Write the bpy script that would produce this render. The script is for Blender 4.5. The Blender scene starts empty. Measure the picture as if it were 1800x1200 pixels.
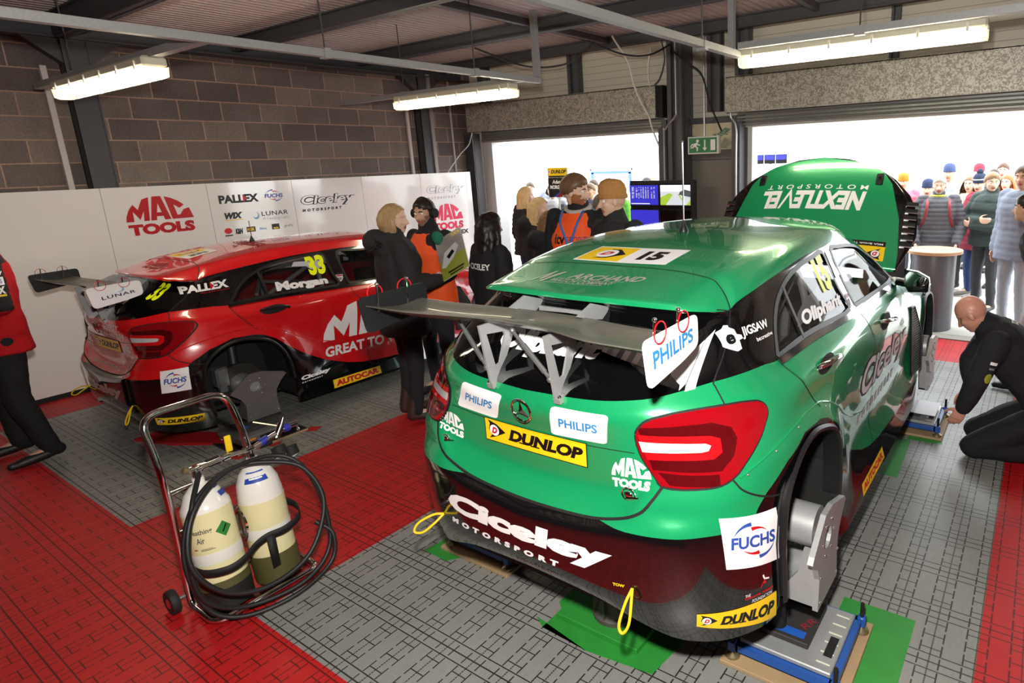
import bpy, bmesh, math, random
from mathutils import Vector, Matrix
from mathutils.bvhtree import BVHTree
from mathutils.geometry import tessellate_polygon

PI = math.pi
sc = bpy.context.scene
COL = sc.collection
random.seed(7)

# ------------------------------------------------------------------ camera, sky, exposure
cam_d = bpy.data.cameras.new('camera')
cam = bpy.data.objects.new('camera', cam_d)
COL.objects.link(cam)
RIGHT = Vector((0.789, 0.6095, -0.0775))


def rodrigues(w):
    w = Vector(w)
    return Matrix.Rotation(w.length, 3, w.normalized())


RC = rodrigues((1.7603, 0.4949, -0.4377))      # world -> camera (x right, y down, z forward)
cm = Matrix((RC[0], -RC[1], -RC[2])).transposed().to_4x4()
cm.translation = Vector((0, 0, 2.1))
cam.matrix_world = cm
cam_d.sensor_width = 36.0
cam_d.lens = 36.0 * 1089.46 / 1800
cam_d.shift_x = (900 - 1117.114) / 1800
cam_d.shift_y = (542.528 - 600) / 1800
cam_d.clip_end = 300
sc.camera = cam

world = bpy.data.worlds.new('overcast_sky')
sc.world = world
world.use_nodes = True
bg = world.node_tree.nodes['Background']
bg.inputs[0].default_value = (0.93, 0.97, 1.0, 1)
bg.inputs[1].default_value = 6.0

sc.view_settings.view_transform = 'Standard'
sc.view_settings.look = 'None'
sc.view_settings.exposure = 0.3
sc.view_settings.gamma = 1
sc.view_settings.use_curve_mapping = False
sc.cycles.max_bounces = 8
sc.cycles.diffuse_bounces = 4
sc.cycles.glossy_bounces = 4
sc.cycles.transmission_bounces = 6
sc.cycles.transparent_max_bounces = 10
sc.cycles.sample_clamp_indirect = 6
sc.cycles.caustics_reflective = False
sc.cycles.caustics_refractive = False


def light(name, typ, loc, energy, color=(1, 1, 1), size=0.3, target=None, spot=None, size_y=None):
    d = bpy.data.lights.new(name, typ)
    d.energy = energy
    d.color = color
    if typ == 'AREA':
        d.size = size
        if size_y:
            d.shape = 'RECTANGLE'
            d.size_y = size_y
    else:
        d.shadow_soft_size = size
    if spot:
        d.spot_size = spot
        d.spot_blend = 0.6
    o = bpy.data.objects.new(name, d)
    COL.objects.link(o)
    o.location = loc
    if target is not None:
        o.rotation_euler = (Vector(target) - Vector(loc)).to_track_quat('-Z', 'Y').to_euler()
    return o


# the photographer's flash, just above and left of the camera
light('camera_flash', 'SPOT', (-0.12, 0.10, 2.36), 480, (1.0, 0.95, 0.87), 0.05, (-2.9, 4.6, 1.2), 2.7)


# ------------------------------------------------------------------ materials
def lin(c):
    if isinstance(c, str):
        c = tuple(int(c[i:i + 2], 16) / 255 for i in (0, 2, 4))
    return tuple((v / 12.92 if v <= 0.04045 else ((v + 0.055) / 1.055) ** 2.4) for v in c[:3]) + (1.0,)


MATS = {}


def M(name, col='808080', rough=0.5, metal=0.0, coat=0.0, emit=None, estr=1.0, alpha=1.0, trans=0.0, spec=0.5, noise=None, bump=None, ior=1.5):
    if name in MATS:
        return MATS[name]
    m = bpy.data.materials.new(name)
    m.use_nodes = True
    nt = m.node_tree
    b = nt.nodes['Principled BSDF']
    c = lin(col)
    b.inputs['Base Color'].default_value = c
    b.inputs['Roughness'].default_value = rough
    b.inputs['Metallic'].default_value = metal
    b.inputs['Coat Weight'].default_value = coat
    b.inputs['Coat Roughness'].default_value = 0.03
    b.inputs['Specular IOR Level'].default_value = spec
    b.inputs['IOR'].default_value = ior
    b.inputs['Alpha'].default_value = alpha
    b.inputs['Transmission Weight'].default_value = trans
    if emit:
        b.inputs['Emission Color'].default_value = lin(emit)
        b.inputs['Emission Strength'].default_value = estr
    if noise:
        sc_, amt = noise[0], noise[1]
        tc = nt.nodes.new('ShaderNodeTexCoord')
        n = nt.nodes.new('ShaderNodeTexNoise')
        n.inputs['Scale'].default_value = sc_
        n.inputs['Detail'].default_value = 4
        mx = nt.nodes.new('ShaderNodeMix')
        mx.data_type = 'RGBA'
        mx.inputs[6].default_value = tuple(v * (1 - amt) for v in c[:3]) + (1,)
        mx.inputs[7].default_value = tuple(min(1, v * (1 + amt)) for v in c[:3]) + (1,)
        nt.links.new(tc.outputs['Object'], n.inputs['Vector'])
        nt.links.new(n.outputs[0], mx.inputs[0])
        nt.links.new(mx.outputs[2], b.inputs['Base Color'])
    if bump:
        tc = nt.nodes.new('ShaderNodeTexCoord')
        n = nt.nodes.new('ShaderNodeTexNoise')
        n.inputs['Scale'].default_value = bump[0]
        bp = nt.nodes.new('ShaderNodeBump')
        bp.inputs['Strength'].default_value = bump[1]
        bp.inputs['Distance'].default_value = 0.01
        nt.links.new(tc.outputs['Object'], n.inputs['Vector'])
        nt.links.new(n.outputs[0], bp.inputs['Height'])
        nt.links.new(bp.outputs[0], b.inputs['Normal'])
    MATS[name] = m
    return m


# ------------------------------------------------------------------ mesh helpers
class MB:
    """collects shapes for ONE mesh object"""

    def __init__(self):
        self.v, self.f, self.mi, self.sm = [], [], [], []
        self.mats = []
        self.cur = None

    def use(self, mat):
        if mat not in self.mats:
            self.mats.append(mat)
        self.cur = self.mats.index(mat)
        return self

    def add(self, vs, fs, smooth=False, tf=None):
        o = len(self.v)
        for p in vs:
            p = Vector(p)
            self.v.append(tf @ p if tf is not None else p)
        for f in fs:
            self.f.append([i + o for i in f])
            self.mi.append(self.cur or 0)
            self.sm.append(smooth)
        return self

    def box(self, c, s, rot=None, bev=0.0, tf=None):
        x, y, z = (k / 2 for k in s)
        if bev > 0:
            b = min(bev, x * 0.9, y * 0.9, z * 0.9)
            vs, idx = [], {}
            for sx in (-1, 1):
                for sy in (-1, 1):
                    for sz in (-1, 1):
                        for ax in range(3):
                            p = [sx * (x - b), sy * (y - b), sz * (z - b)]
                            p[ax] = (sx * x, sy * y, sz * z)[ax]
                            idx[(sx, sy, sz, ax)] = len(vs)
                            vs.append(p)
            bm = bmesh.new()
            bv = [bm.verts.new(p) for p in vs]
            r = bmesh.ops.convex_hull(bm, input=bv)
            bm.verts.index_update()
            vs = [v.co.copy() for v in bm.verts]
            fs = [[v.index for v in f.verts] for f in bm.faces]
            bm.free()
        else:
            vs = [(-x, -y, -z), (x, -y, -z), (x, y, -z), (-x, y, -z), (-x, -y, z), (x, -y, z), (x, y, z), (-x, y, z)]
            fs = [(0, 3, 2, 1), (4, 5, 6, 7), (0, 1, 5, 4), (1, 2, 6, 5), (2, 3, 7, 6), (3, 0, 4, 7)]
        m = Matrix.Translation(Vector(c))
        if rot is not None:
            m = m @ (rot.to_4x4() if isinstance(rot, Matrix) else Matrix.Rotation(rot, 4, 'Z'))
        if tf is not None:
            m = tf @ m
        return self.add(vs, fs, False, m)

    def box2(self, a, b, bev=0.0):
        return self.box([(p + q) / 2 for p, q in zip(a, b)], [abs(q - p) for p, q in zip(a, b)], bev=bev)

    def tube(self, pts, r, n=8, closed=False, caps=True, flat=1.0, up=None):
        pts = [Vector(p) for p in pts]
        rs = r if isinstance(r, (list, tuple)) else [r] * len(pts)
        N = len(pts)
        rings = []
        prev = None
        for i, p in enumerate(pts):
            a = pts[(i - 1) % N] if (closed or i > 0) else p
            b = pts[(i + 1) % N] if (closed or i < N - 1) else p
            t = (b - a)
            t = t.normalized() if t.length > 1e-9 else Vector((0, 0, 1))
            if prev is None:
                ref = Vector(up) if up else (Vector((0, 0, 1)) if abs(t.z) < 0.9 else Vector((1, 0, 0)))
                nx = ref.cross(t)
                nx = nx.normalized() if nx.length > 1e-6 else t.orthogonal().normalized()
            else:
                nx = prev - t * prev.dot(t)
                nx = nx.normalized() if nx.length > 1e-6 else t.orthogonal().normalized()
            prev = nx
            ny = t.cross(nx)
            rings.append([p + (nx * math.cos(2 * PI * k / n) + ny * math.sin(2 * PI * k / n) * flat) * rs[i] for k in range(n)])
        vs = [q for rg in rings for q in rg]
        fs = []
        for i in range(N if closed else N - 1):
            j = (i + 1) % N
            for k in range(n):
                fs.append((i * n + k, i * n + (k + 1) % n, j * n + (k + 1) % n, j * n + k))
        if caps and not closed:
            fs.append(tuple(reversed(range(n))))
            fs.append(tuple((N - 1) * n + k for k in range(n)))
        return self.add(vs, fs, n > 5)

    def cyl(self, a, b, r, n=16, r2=None):
        return self.tube([a, b], [r, r if r2 is None else r2], n)

    def lathe(self, prof, n=24, tf=None):
        vs, fs = [], []
        for (r, z) in prof:
            for k in range(n):
                vs.append((r * math.cos(2 * PI * k / n), r * math.sin(2 * PI * k / n), z))
        for i in range(len(prof) - 1):
            for k in range(n):
                fs.append((i * n + k, i * n + (k + 1) % n, (i + 1) * n + (k + 1) % n, (i + 1) * n + k))
        fs.append(tuple(reversed(range(n))))
        fs.append(tuple((len(prof) - 1) * n + k for k in range(n)))
        return self.add(vs, fs, True, tf)

    def ball(self, c, r, n=16, m=10, tf=None):
        r = Vector((r, r, r)) if not hasattr(r, '__len__') else Vector(r)
        vs, fs = [], []
        for i in range(m + 1):
            th = PI * i / m
            for k in range(n):
                ph = 2 * PI * k / n
                vs.append((c[0] + r.x * math.sin(th) * math.cos(ph), c[1] + r.y * math.sin(th) * math.sin(ph), c[2] + r.z * math.cos(th)))
        for i in range(m):
            for k in range(n):
                fs.append((i * n + k, (i + 1) * n + k, (i + 1) * n + (k + 1) % n, i * n + (k + 1) % n))
        return self.add(vs, fs, True, tf)

    def prism(self, poly, vec, holes=()):
        """3D polygon (list of points) extruded by vec; holes are further loops"""
        loops = [[Vector(p) for p in poly]] + [[Vector(p) for p in h] for h in holes]
        vec = Vector(vec)
        flat = [p for lp in loops for p in lp]
        tris = tessellate_polygon(loops)
        n = len(flat)
        vs = flat + [p + vec for p in flat]
        nrm = Vector((0, 0, 0))
        for t in tris:
            nrm += (flat[t[1]] - flat[t[0]]).cross(flat[t[2]] - flat[t[0]])
        flip = False
        fs = []
        for t in tris:
            a, b, c = t
            nn = (flat[b] - flat[a]).cross(flat[c] - flat[a])
            if nn.dot(vec) > 0:
                a, c = c, a
            fs.append((a, b, c))
            fs.append((c + n, b + n, a + n))
        o = 0
        for lp in loops:
            k = len(lp)
            for i in range(k):
                j = (i + 1) % k
                fs.append((o + i, o + j, o + j + n, o + i + n))
            o += k
        return self.add(vs, fs, False)

    def mesh(self, name):
        me = bpy.data.meshes.new(name)
        me.from_pydata([tuple(p) for p in self.v], [], self.f)
        for m in self.mats:
            me.materials.append(m)
        me.polygons.foreach_set('material_index', self.mi)
        me.polygons.foreach_set('use_smooth', self.sm)
        me.update()
        return me

    def build(self, name, mat=None, parent=None, fix=True, sharp=40):
        me = self.mesh(name)
        if mat is not None and not self.mats:
            me.materials.append(mat)
        if fix:
            bm = bmesh.new()
            bm.from_mesh(me)
            bmesh.ops.recalc_face_normals(bm, faces=bm.faces)
            bm.to_mesh(me)
            bm.free()
        if sharp and any(self.sm):
            me.set_sharp_from_angle(angle=math.radians(sharp))
        return link(name, me, parent)


def link(name, data, parent=None, loc=None, rotz=None):
    o = bpy.data.objects.new(name, data)
    COL.objects.link(o)
    if parent is not None:
        o.parent = parent
    if loc is not None:
        o.location = loc
    if rotz is not None:
        o.rotation_euler = (0, 0, rotz)
    return o


def tag(o, label, cat, group=None, kind=None):
    o['label'] = label
    o['category'] = cat
    if group:
        o['group'] = group
    if kind:
        o['kind'] = kind
    return o


def thing(name, label, cat, loc=(0, 0, 0), rotz=0.0, group=None):
    o = bpy.data.objects.new(name, None)
    COL.objects.link(o)
    o.empty_display_size = 0.1
    o.location = loc
    o.rotation_euler = (0, 0, rotz)
    return tag(o, label, cat, group)


def struct(o):
    o['kind'] = 'structure'
    return o


def copy_tree(o, parent=None, label=None):
    c = o.copy()
    COL.objects.link(c)
    if parent is not None:
        c.parent = parent
    if label:
        c['label'] = label
    for ch in [k for k in bpy.data.objects if k.parent == o]:
        copy_tree(ch, c)
    return c


def bez(pts, k=8):
    """Catmull-Rom through points"""
    P = [Vector(p) for p in pts]
    out = []
    for i in range(len(P) - 1):
        p0 = P[i - 1] if i > 0 else P[i] * 2 - P[i + 1]
        p1, p2 = P[i], P[i + 1]
        p3 = P[i + 2] if i + 2 < len(P) else P[i + 1] * 2 - P[i]
        for j in range(k):
            t = j / k
            out.append(0.5 * ((2 * p1) + (-p0 + p2) * t + (2 * p0 - 5 * p1 + 4 * p2 - p3) * t * t + (-p0 + 3 * p1 - 3 * p2 + p3) * t ** 3))
    out.append(P[-1])
    return out


def fillet(pts, r, k=5):
    """polyline with rounded corners"""
    P = [Vector(p) for p in pts]
    out = [P[0]]
    for i in range(1, len(P) - 1):
        a, b, c = P[i - 1], P[i], P[i + 1]
        u, w = (a - b), (c - b)
        rr = min(r, u.length * 0.45, w.length * 0.45)
        s, e = b + u.normalized() * rr, b + w.normalized() * rr
        for j in range(k + 1):
            t = j / k
            out.append((1 - t) ** 2 * s + 2 * t * (1 - t) * b + t * t * e)
    out.append(P[-1])
    return out


def rrect(x0, y0, x1, y1, r, k=4):
    out = []
    for cx_, cy_, a0 in ((x1 - r, y0 + r, -90), (x1 - r, y1 - r, 0), (x0 + r, y1 - r, 90), (x0 + r, y0 + r, 180)):
        for j in range(k + 1):
            a = math.radians(a0 + 90 * j / k)
            out.append((cx_ + r * math.cos(a), cy_ + r * math.sin(a)))
    return out


def ell(cx_, cy_, rx, ry, n=24, a0=0, a1=360):
    return [(cx_ + rx * math.cos(math.radians(a0 + (a1 - a0) * i / n)), cy_ + ry * math.sin(math.radians(a0 + (a1 - a0) * i / n))) for i in range(n + (0 if a1 - a0 == 360 else 1))]


# ------------------------------------------------------------------ flat artwork (unit boxes) and how it is laid on surfaces
_TXT = {}


def text_geo(s, bold=0.0, shear=0.0, space=1.0):
    """letters as 2D triangles/polygons, scaled to the unit box; also returns the aspect"""
    key = (s, bold, shear, space)
    if key in _TXT:
        return _TXT[key]
    cu = bpy.data.curves.new('letters', 'FONT')
    cu.body = s
    cu.size = 1
    cu.offset = bold
    cu.shear = shear
    cu.space_character = space
    cu.resolution_u = 3
    cu.fill_mode = 'FRONT' if hasattr(cu, 'fill_mode') else cu.fill_mode
    o = bpy.data.objects.new('letters', cu)
    COL.objects.link(o)
    dg = bpy.context.evaluated_depsgraph_get()
    me = bpy.data.meshes.new_from_object(o.evaluated_get(dg))
    vs = [(v.co.x, v.co.y) for v in me.vertices]
    fs = [tuple(p.vertices) for p in me.polygons]
    bpy.data.objects.remove(o)
    bpy.data.curves.remove(cu)
    bpy.data.meshes.remove(me)
    x0, x1 = min(v[0] for v in vs), max(v[0] for v in vs)
    y0, y1 = min(v[1] for v in vs), max(v[1] for v in vs)
    vs = [((x - x0) / (x1 - x0), (y - y0) / (y1 - y0)) for x, y in vs]
    _TXT[key] = (vs, fs, (x1 - x0) / (y1 - y0))
    return _TXT[key]


class Art:
    """layered flat artwork in a unit box: list of (verts, faces, material, layer)"""

    def __init__(self):
        self.p = []

    def poly(self, pts, mat, layer=0, holes=()):
        loops = [[Vector((x, y, 0)) for x, y in lp] for lp in [pts] + list(holes)]
        flat = [(p.x, p.y) for lp in loops for p in lp]
        self.p.append((flat, [tuple(t) for t in tessellate_polygon(loops)], mat, layer))
        return self

    def rect(self, x0, y0, x1, y1, mat, layer=0):
        self.p.append(([(x0, y0), (x1, y0), (x1, y1), (x0, y1)], [(0, 1, 2, 3)], mat, layer))
        return self

    def text(self, s, x0, y0, x1, y1, mat, layer=1, bold=0.02, shear=0.0, space=1.0, rot=0.0):
        vs, fs, _ = text_geo(s, bold, shear, space)
        w = [(x0 + u * (x1 - x0), y0 + v * (y1 - y0)) for u, v in vs]
        if rot:
            cx_, cy_ = (x0 + x1) / 2, (y0 + y1) / 2
            c, s_ = math.cos(rot), math.sin(rot)
            w = [(cx_ + (x - cx_) * c - (y - cy_) * s_, cy_ + (x - cx_) * s_ + (y - cy_) * c) for x, y in w]
        self.p.append((w, fs, mat, layer))
        return self

    def art(self, other, x0, y0, x1, y1, dl=0):
        for vs, fs, m, l in other.p:
            self.p.append(([(x0 + u * (x1 - x0), y0 + v * (y1 - y0)) for u, v in vs], fs, m, l + dl))
        return self

    def lay(self, name, fn, parent=None, step=0.0, gap=0.0006, base=0.001, kind=None):
        """fn(u,v) -> (point, normal).  step: refine so that no edge spans more than step of the box"""
        mb = MB()
        for vs, fs, mat, layer in self.p:
            if step:
                bm = bmesh.new()
                bv = [bm.verts.new((x, y, 0)) for x, y in vs]
                for f in fs:
                    try:
                        bm.faces.new([bv[i] for i in f])
                    except ValueError:
                        pass
                xs = [v[0] for v in vs]
                ys = [v[1] for v in vs]
                for ax, lo, hi in ((0, min(xs), max(xs)), (1, min(ys), max(ys))):
                    k = math.floor(lo / step) + 1
                    while k * step < hi:
                        co = Vector((0, 0, 0))
                        co[ax] = k * step
                        no = Vector((0, 0, 0))
                        no[ax] = 1
                        bmesh.ops.bisect_plane(bm, geom=bm.verts[:] + bm.edges[:] + bm.faces[:], plane_co=co, plane_no=no, dist=1e-5)
                        k += 1
                bm.verts.index_update()
                vs = [(v.co.x, v.co.y) for v in bm.verts]
                fs = [[v.index for v in f.verts] for f in bm.faces]
                bm.free()
            P = []
            ok = []
            for x, y in vs:
                r = fn(x, y)
                if r is None:
                    P.append(Vector((0, 0, 0)))
                    ok.append(False)
                    continue
                p, n = r
                P.append(p + n * (base + gap * layer))
                ok.append(True)
            mb.use(mat)
            good = []
            for f in fs:
                if all(ok[i] for i in f):
                    # orient towards the outside
                    a, b, c = P[f[0]], P[f[1]], P[f[2]]
                    good.append(f)
            mb.add(P, good, step > 0)
        return mb.build(name, None, parent, fix=False, sharp=None)


def flat_fn(bl, br, tr, tl):
    bl, br, tr, tl = map(Vector, (bl, br, tr, tl))
    n = (br - bl).cross(tl - bl).normalized()

    def fn(u, v):
        return (bl * (1 - u) * (1 - v) + br * u * (1 - v) + tr * u * v + tl * (1 - u) * v, n)
    return fn
# ================================================================== the two touring cars
# half-body lines: each level is a run of points from the rear centre round the corner, along the side, to the front centre
CAR_LEVELS = [
    # L0 lower edge
    [(0, -.72, .55), (.30, -.71, .53), (.50, -.68, .47), (.64, -.62, .42), (.76, -.53, .41), (.85, -.38, .41), (.88, -.2, .41), (.90, .2, .41), (.945, .35, .41), (.95, .65, .41), (.95, 1.0, .41), (.95, 1.6, .41), (.95, 2.0, .41), (.94, 2.3, .41), (.90, 2.7, .42), (.86, 3.1, .43), (.5, 3.5, .40), (0, 3.6, .40)],
    # L1
    [(0, -.755, .63), (.30, -.745, .62), (.50, -.715, .60), (.64, -.66, .57), (.76, -.57, .56), (.86, -.40, .55), (.90, -.2, .54), (.91, .2, .54), (.92, .38, .53), (.92, .65, .52), (.92, 1.0, .52), (.92, 1.6, .52), (.92, 2.0, .52), (.93, 2.3, .54), (.92, 2.7, .56), (.87, 3.12, .56), (.5, 3.52, .55), (0, 3.6, .55)],
    # L2 bumper ledge
    [(0, -.765, .80), (.30, -.752, .825), (.48, -.732, .855), (.62, -.69, .862), (.74, -.60, .864), (.85, -.44, .86), (.90, -.2, .84), (.92, .25, .80), (.90, .45, .74), (.875, .65, .70), (.87, 1.0, .70), (.87, 1.6, .70), (.875, 2.0, .72), (.92, 2.3, .78), (.93, 2.7, .80), (.87, 3.1, .78), (.5, 3.5, .72), (0, 3.57, .72)],
    # L3 tailgate lower edge
    [(0, -.722, .845), (.27, -.715, .855), (.42, -.705, .885), (.525, -.685, .94), (.72, -.60, .95), (.83, -.46, .95), (.90, -.2, .96), (.925, .2, .96), (.89, .42, .93), (.88, .65, .90), (.88, 1.0, .90), (.88, 1.6, .90), (.88, 2.0, .90), (.91, 2.3, .93), (.93, 2.7, .93), (.86, 3.1, .90), (.5, 3.48, .85), (0, 3.55, .85)],
    # L4
    [(0, -.645, .93), (.25, -.645, .945), (.45, -.65, .99), (.575, -.638, 1.03), (.73, -.565, 1.04), (.83, -.42, 1.05), (.885, -.2, 1.06), (.90, .12, 1.06), (.885, .40, 1.05), (.885, .65, 1.05), (.885, 1.0, 1.05), (.882, 1.6, 1.04), (.875, 2.0, 1.03), (.89, 2.3, 1.03), (.90, 2.7, 1.02), (.84, 3.08, .97), (.5, 3.45, .92), (0, 3.52, .92)],
    # L5
    [(0, -.66, 1.10), (.25, -.655, 1.105), (.46, -.645, 1.12), (.64, -.575, 1.14), (.74, -.49, 1.15), (.82, -.36, 1.15), (.85, -.2, 1.15), (.862, .06, 1.15), (.87, .35, 1.15), (.873, .65, 1.15), (.873, 1.0, 1.15), (.87, 1.6, 1.14), (.86, 2.0, 1.12), (.865, 2.3, 1.10), (.865, 2.7, 1.07), (.80, 3.05, 1.01), (.48, 3.4, .96), (0, 3.48, .96)],
    # L6
    [(0, -.692, 1.21), (.27, -.682, 1.22), (.48, -.635, 1.235), (.705, -.455, 1.26), (.755, -.38, 1.255), (.80, -.29, 1.245), (.825, -.16, 1.24), (.842, 0, 1.24), (.85, .35, 1.235), (.853, .65, 1.235), (.85, 1.0, 1.235), (.848, 1.6, 1.225), (.835, 2.0, 1.20), (.83, 2.3, 1.175), (.82, 2.7, 1.13), (.74, 3.0, 1.07), (.45, 3.34, 1.01), (0, 3.42, 1.0)],
    # L7 belt
    [(0, -.682, 1.28), (.27, -.662, 1.285), (.47, -.60, 1.30), (.655, -.415, 1.338), (.69, -.33, 1.337), (.713, -.25, 1.335), (.73, -.15, 1.33), (.745, -.04, 1.32), (.757, .35, 1.32), (.775, .65, 1.31), (.791, 1.0, 1.302), (.79, 1.6, 1.285), (.775, 2.0, 1.265), (.72, 2.2, 1.26), (.60, 2.33, 1.265), (.40, 2.41, 1.27), (.20, 2.45, 1.275), (0, 2.46, 1.28)],
    # L8 mid glass
    [(0, -.56, 1.42), (.26, -.54, 1.42), (.44, -.46, 1.425), (.625, -.31, 1.43), (.645, -.25, 1.43), (.66, -.18, 1.43), (.672, -.10, 1.43), (.682, -.01, 1.43), (.69, .30, 1.44), (.705, .65, 1.44), (.715, 1.0, 1.44), (.715, 1.55, 1.43), (.69, 1.85, 1.41), (.64, 2.0, 1.41), (.52, 2.1, 1.42), (.36, 2.16, 1.43), (.18, 2.19, 1.43), (0, 2.2, 1.44)],
    # L9 glass top
    [(0, -.37, 1.54), (.28, -.355, 1.537), (.46, -.30, 1.53), (.60, -.19, 1.515), (.615, -.13, 1.525), (.622, -.06, 1.53), (.628, .02, 1.545), (.63, .10, 1.55), (.64, .33, 1.57), (.645, .65, 1.585), (.645, 1.0, 1.59), (.64, 1.45, 1.57), (.62, 1.65, 1.54), (.57, 1.76, 1.55), (.46, 1.84, 1.56), (.32, 1.88, 1.57), (.16, 1.90, 1.575), (0, 1.91, 1.58)],
    # L10 spoiler lower edge / cant rail
    [(0, -.41, 1.57), (.29, -.395, 1.568), (.50, -.36, 1.562), (.595, -.19, 1.535), (.605, -.12, 1.555), (.612, -.05, 1.567), (.618, .03, 1.578), (.62, .12, 1.588), (.625, .35, 1.61), (.625, .65, 1.63), (.62, 1.0, 1.635), (.605, 1.4, 1.62), (.58, 1.55, 1.61), (.52, 1.63, 1.62), (.42, 1.68, 1.64), (.29, 1.71, 1.65), (.15, 1.73, 1.66), (0, 1.735, 1.665)],
    # L11 roof edge
    [(0, -.405, 1.588), (.28, -.39, 1.586), (.48, -.35, 1.58), (.475, -.10, 1.636), (.495, -.02, 1.65), (.51, .05, 1.658), (.52, .13, 1.667), (.53, .22, 1.677), (.535, .40, 1.69), (.54, .65, 1.70), (.54, 1.0, 1.70), (.53, 1.35, 1.685), (.51, 1.47, 1.68), (.46, 1.53, 1.685), (.37, 1.57, 1.695), (.25, 1.59, 1.70), (.13, 1.60, 1.705), (0, 1.605, 1.708)],
    None,
    # centre line
    [(0, -.385, 1.59), (0, -.30, 1.60), (0, -.18, 1.618), (0, -.05, 1.645), (0, .05, 1.663), (0, .12, 1.676), (0, .20, 1.689), (0, .30, 1.703), (0, .42, 1.718), (0, .65, 1.735), (0, .90, 1.738), (0, 1.2, 1.735), (0, 1.35, 1.73), (0, 1.43, 1.725), (0, 1.48, 1.72), (0, 1.52, 1.717), (0, 1.555, 1.714), (0, 1.58, 1.712)],
]
_a, _b = CAR_LEVELS[11], CAR_LEVELS[13]
CAR_LEVELS[12] = [(.55 * p[0] + .45 * q[0], .55 * p[1] + .45 * q[1], p[2] + .74 * (q[2] - p[2])) for p, q in zip(_a, _b)]
NS, NL = 18, 14
SS, SL = 6, 5        # samples per station / level gap


def pchip(vals, sub):
    """monotone cubic through equally spaced values"""
    n = len(vals)
    d = [vals[i + 1] - vals[i] for i in range(n - 1)]
    m = [0.0] * n
    for i in range(1, n - 1):
        if d[i - 1] * d[i] > 0:
            m[i] = 2 * d[i - 1] * d[i] / (d[i - 1] + d[i])
    m[0] = d[0] if n < 3 else (3 * d[0] - m[1]) / 2
    m[-1] = (3 * d[-1] - m[-2]) / 2
    out = []
    for i in range(n - 1):
        for j in range(sub):
            t = j / sub
            out.append((2 * t ** 3 - 3 * t * t + 1) * vals[i] + (t ** 3 - 2 * t * t + t) * m[i] + (-2 * t ** 3 + 3 * t * t) * vals[i + 1] + (t ** 3 - t * t) * m[i + 1])
    out.append(vals[-1])
    return out


def car_grid():
    rows = []
    for lv in CAR_LEVELS:
        cs = [pchip([p[k] for p in lv], SS) for k in range(3)]
        rows.append(list(zip(*cs)))
    nu = len(rows[0])
    cols = []
    for i in range(nu):
        cs = [pchip([rows[l][i][k] for l in range(NL)], SL) for k in range(3)]
        cols.append(list(zip(*cs)))
    return [[Vector((max(0, cols[i][j][0]), cols[i][j][1], cols[i][j][2])) for j in range(len(cols[0]))] for i in range(nu)]


GRID = car_grid()
NU, NV = len(GRID), len(GRID[0])


def car_bvh():
    vs, fs = [], []
    for s in (1, -1):
        o = len(vs)
        for c in GRID:
            for p in c:
                vs.append(Vector((p.x * s, p.y, p.z)))
        for i in range(NU - 1):
            for j in range(NV - 1):
                a, b, c, d = o + i * NV + j, o + (i + 1) * NV + j, o + (i + 1) * NV + j + 1, o + i * NV + j + 1
                fs.append((a, b, c, d) if s > 0 else (d, c, b, a))
    return BVHTree.FromPolygons(vs, fs)


CAR_BVH = car_bvh()
# ------------------------------------------------------------------ cutting car panels out of the body lines
REAR_ARCH = [(-.325, .30), (-.33, .50), (-.345, .62), (-.36, .74), (-.352, .86), (-.325, .925), (-.27, .978), (-.18, 1.025), (-.07, 1.045), (.04, 1.03), (.147, .985), (.228, .885), (.274, .76), (.288, .62), (.296, .30)]
FRONT_ARCH = [(2.30, .30), (2.31, .60), (2.325, .74), (2.36, .86), (2.42, .95), (2.50, 1.01), (2.60, 1.045), (2.70, 1.05), (2.80, 1.035), (2.90, .99), (2.98, .90), (3.02, .78), (3.04, .60), (3.05, .30)]
BLACK_LOW = [(-.9, .2), (-.9, .862), (-.5, .863), (-.455, .92), (-.408, .963), (-.286, 1.03), (-.117, 1.078), (.05, 1.07), (.12, 1.05), (.2, 1.0), (.286, .913), (.431, .798), (.61, .686), (.72, .64), (.813, .603), (.95, .57), (1.118, .549), (1.483, .529), (2.35, .53), (2.35, .2)]
WIN_REAR = [(-.028, 1.328), (.02, 1.372), (.075, 1.43), (.165, 1.497), (.28, 1.55), (.40, 1.583), (.55, 1.603), (.72, 1.611), (.86, 1.612), (.875, 1.52), (.885, 1.42), (.892, 1.322), (.6, 1.326), (.3, 1.335)]
WIN_FRONT = [(1.0, 1.318), (.993, 1.44), (1.0, 1.602), (1.15, 1.602), (1.35, 1.583), (1.55, 1.545), (1.75, 1.475), (1.87, 1.41), (1.95, 1.34), (1.965, 1.287), (1.6, 1.297), (1.3, 1.308)]
LIGHT = [(.467, -.642, 1.188), (.474, -.640, 1.206), (.492, -.631, 1.229), (.517, -.615, 1.242), (.574, -.572, 1.256), (.649, -.507, 1.265), (.708, -.446, 1.268), (.740, -.399, 1.266), (.777, -.335, 1.257), (.791, -.317, 1.246), (.800, -.309, 1.231), (.806, -.315, 1.212), (.810, -.345, 1.187), (.810, -.379, 1.157), (.803, -.427, 1.119), (.790, -.471, 1.086), (.780, -.502, 1.062), (.765, -.530, 1.045), (.743, -.557, 1.033), (.705, -.588, 1.027), (.635, -.625, 1.022), (.566, -.643, 1.022), (.543, -.637, 1.040), (.514, -.638, 1.074), (.490, -.641, 1.109), (.473, -.642, 1.150)]


def pj_side(p):
    return (p.y, p.z)


def pj_rear(p):
    return (p.x, p.z)


def pj_corner(p):
    return ((p.x + p.y) * 0.70711, p.z)


def pj_top(p):
    return (p.x, p.y)


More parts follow.
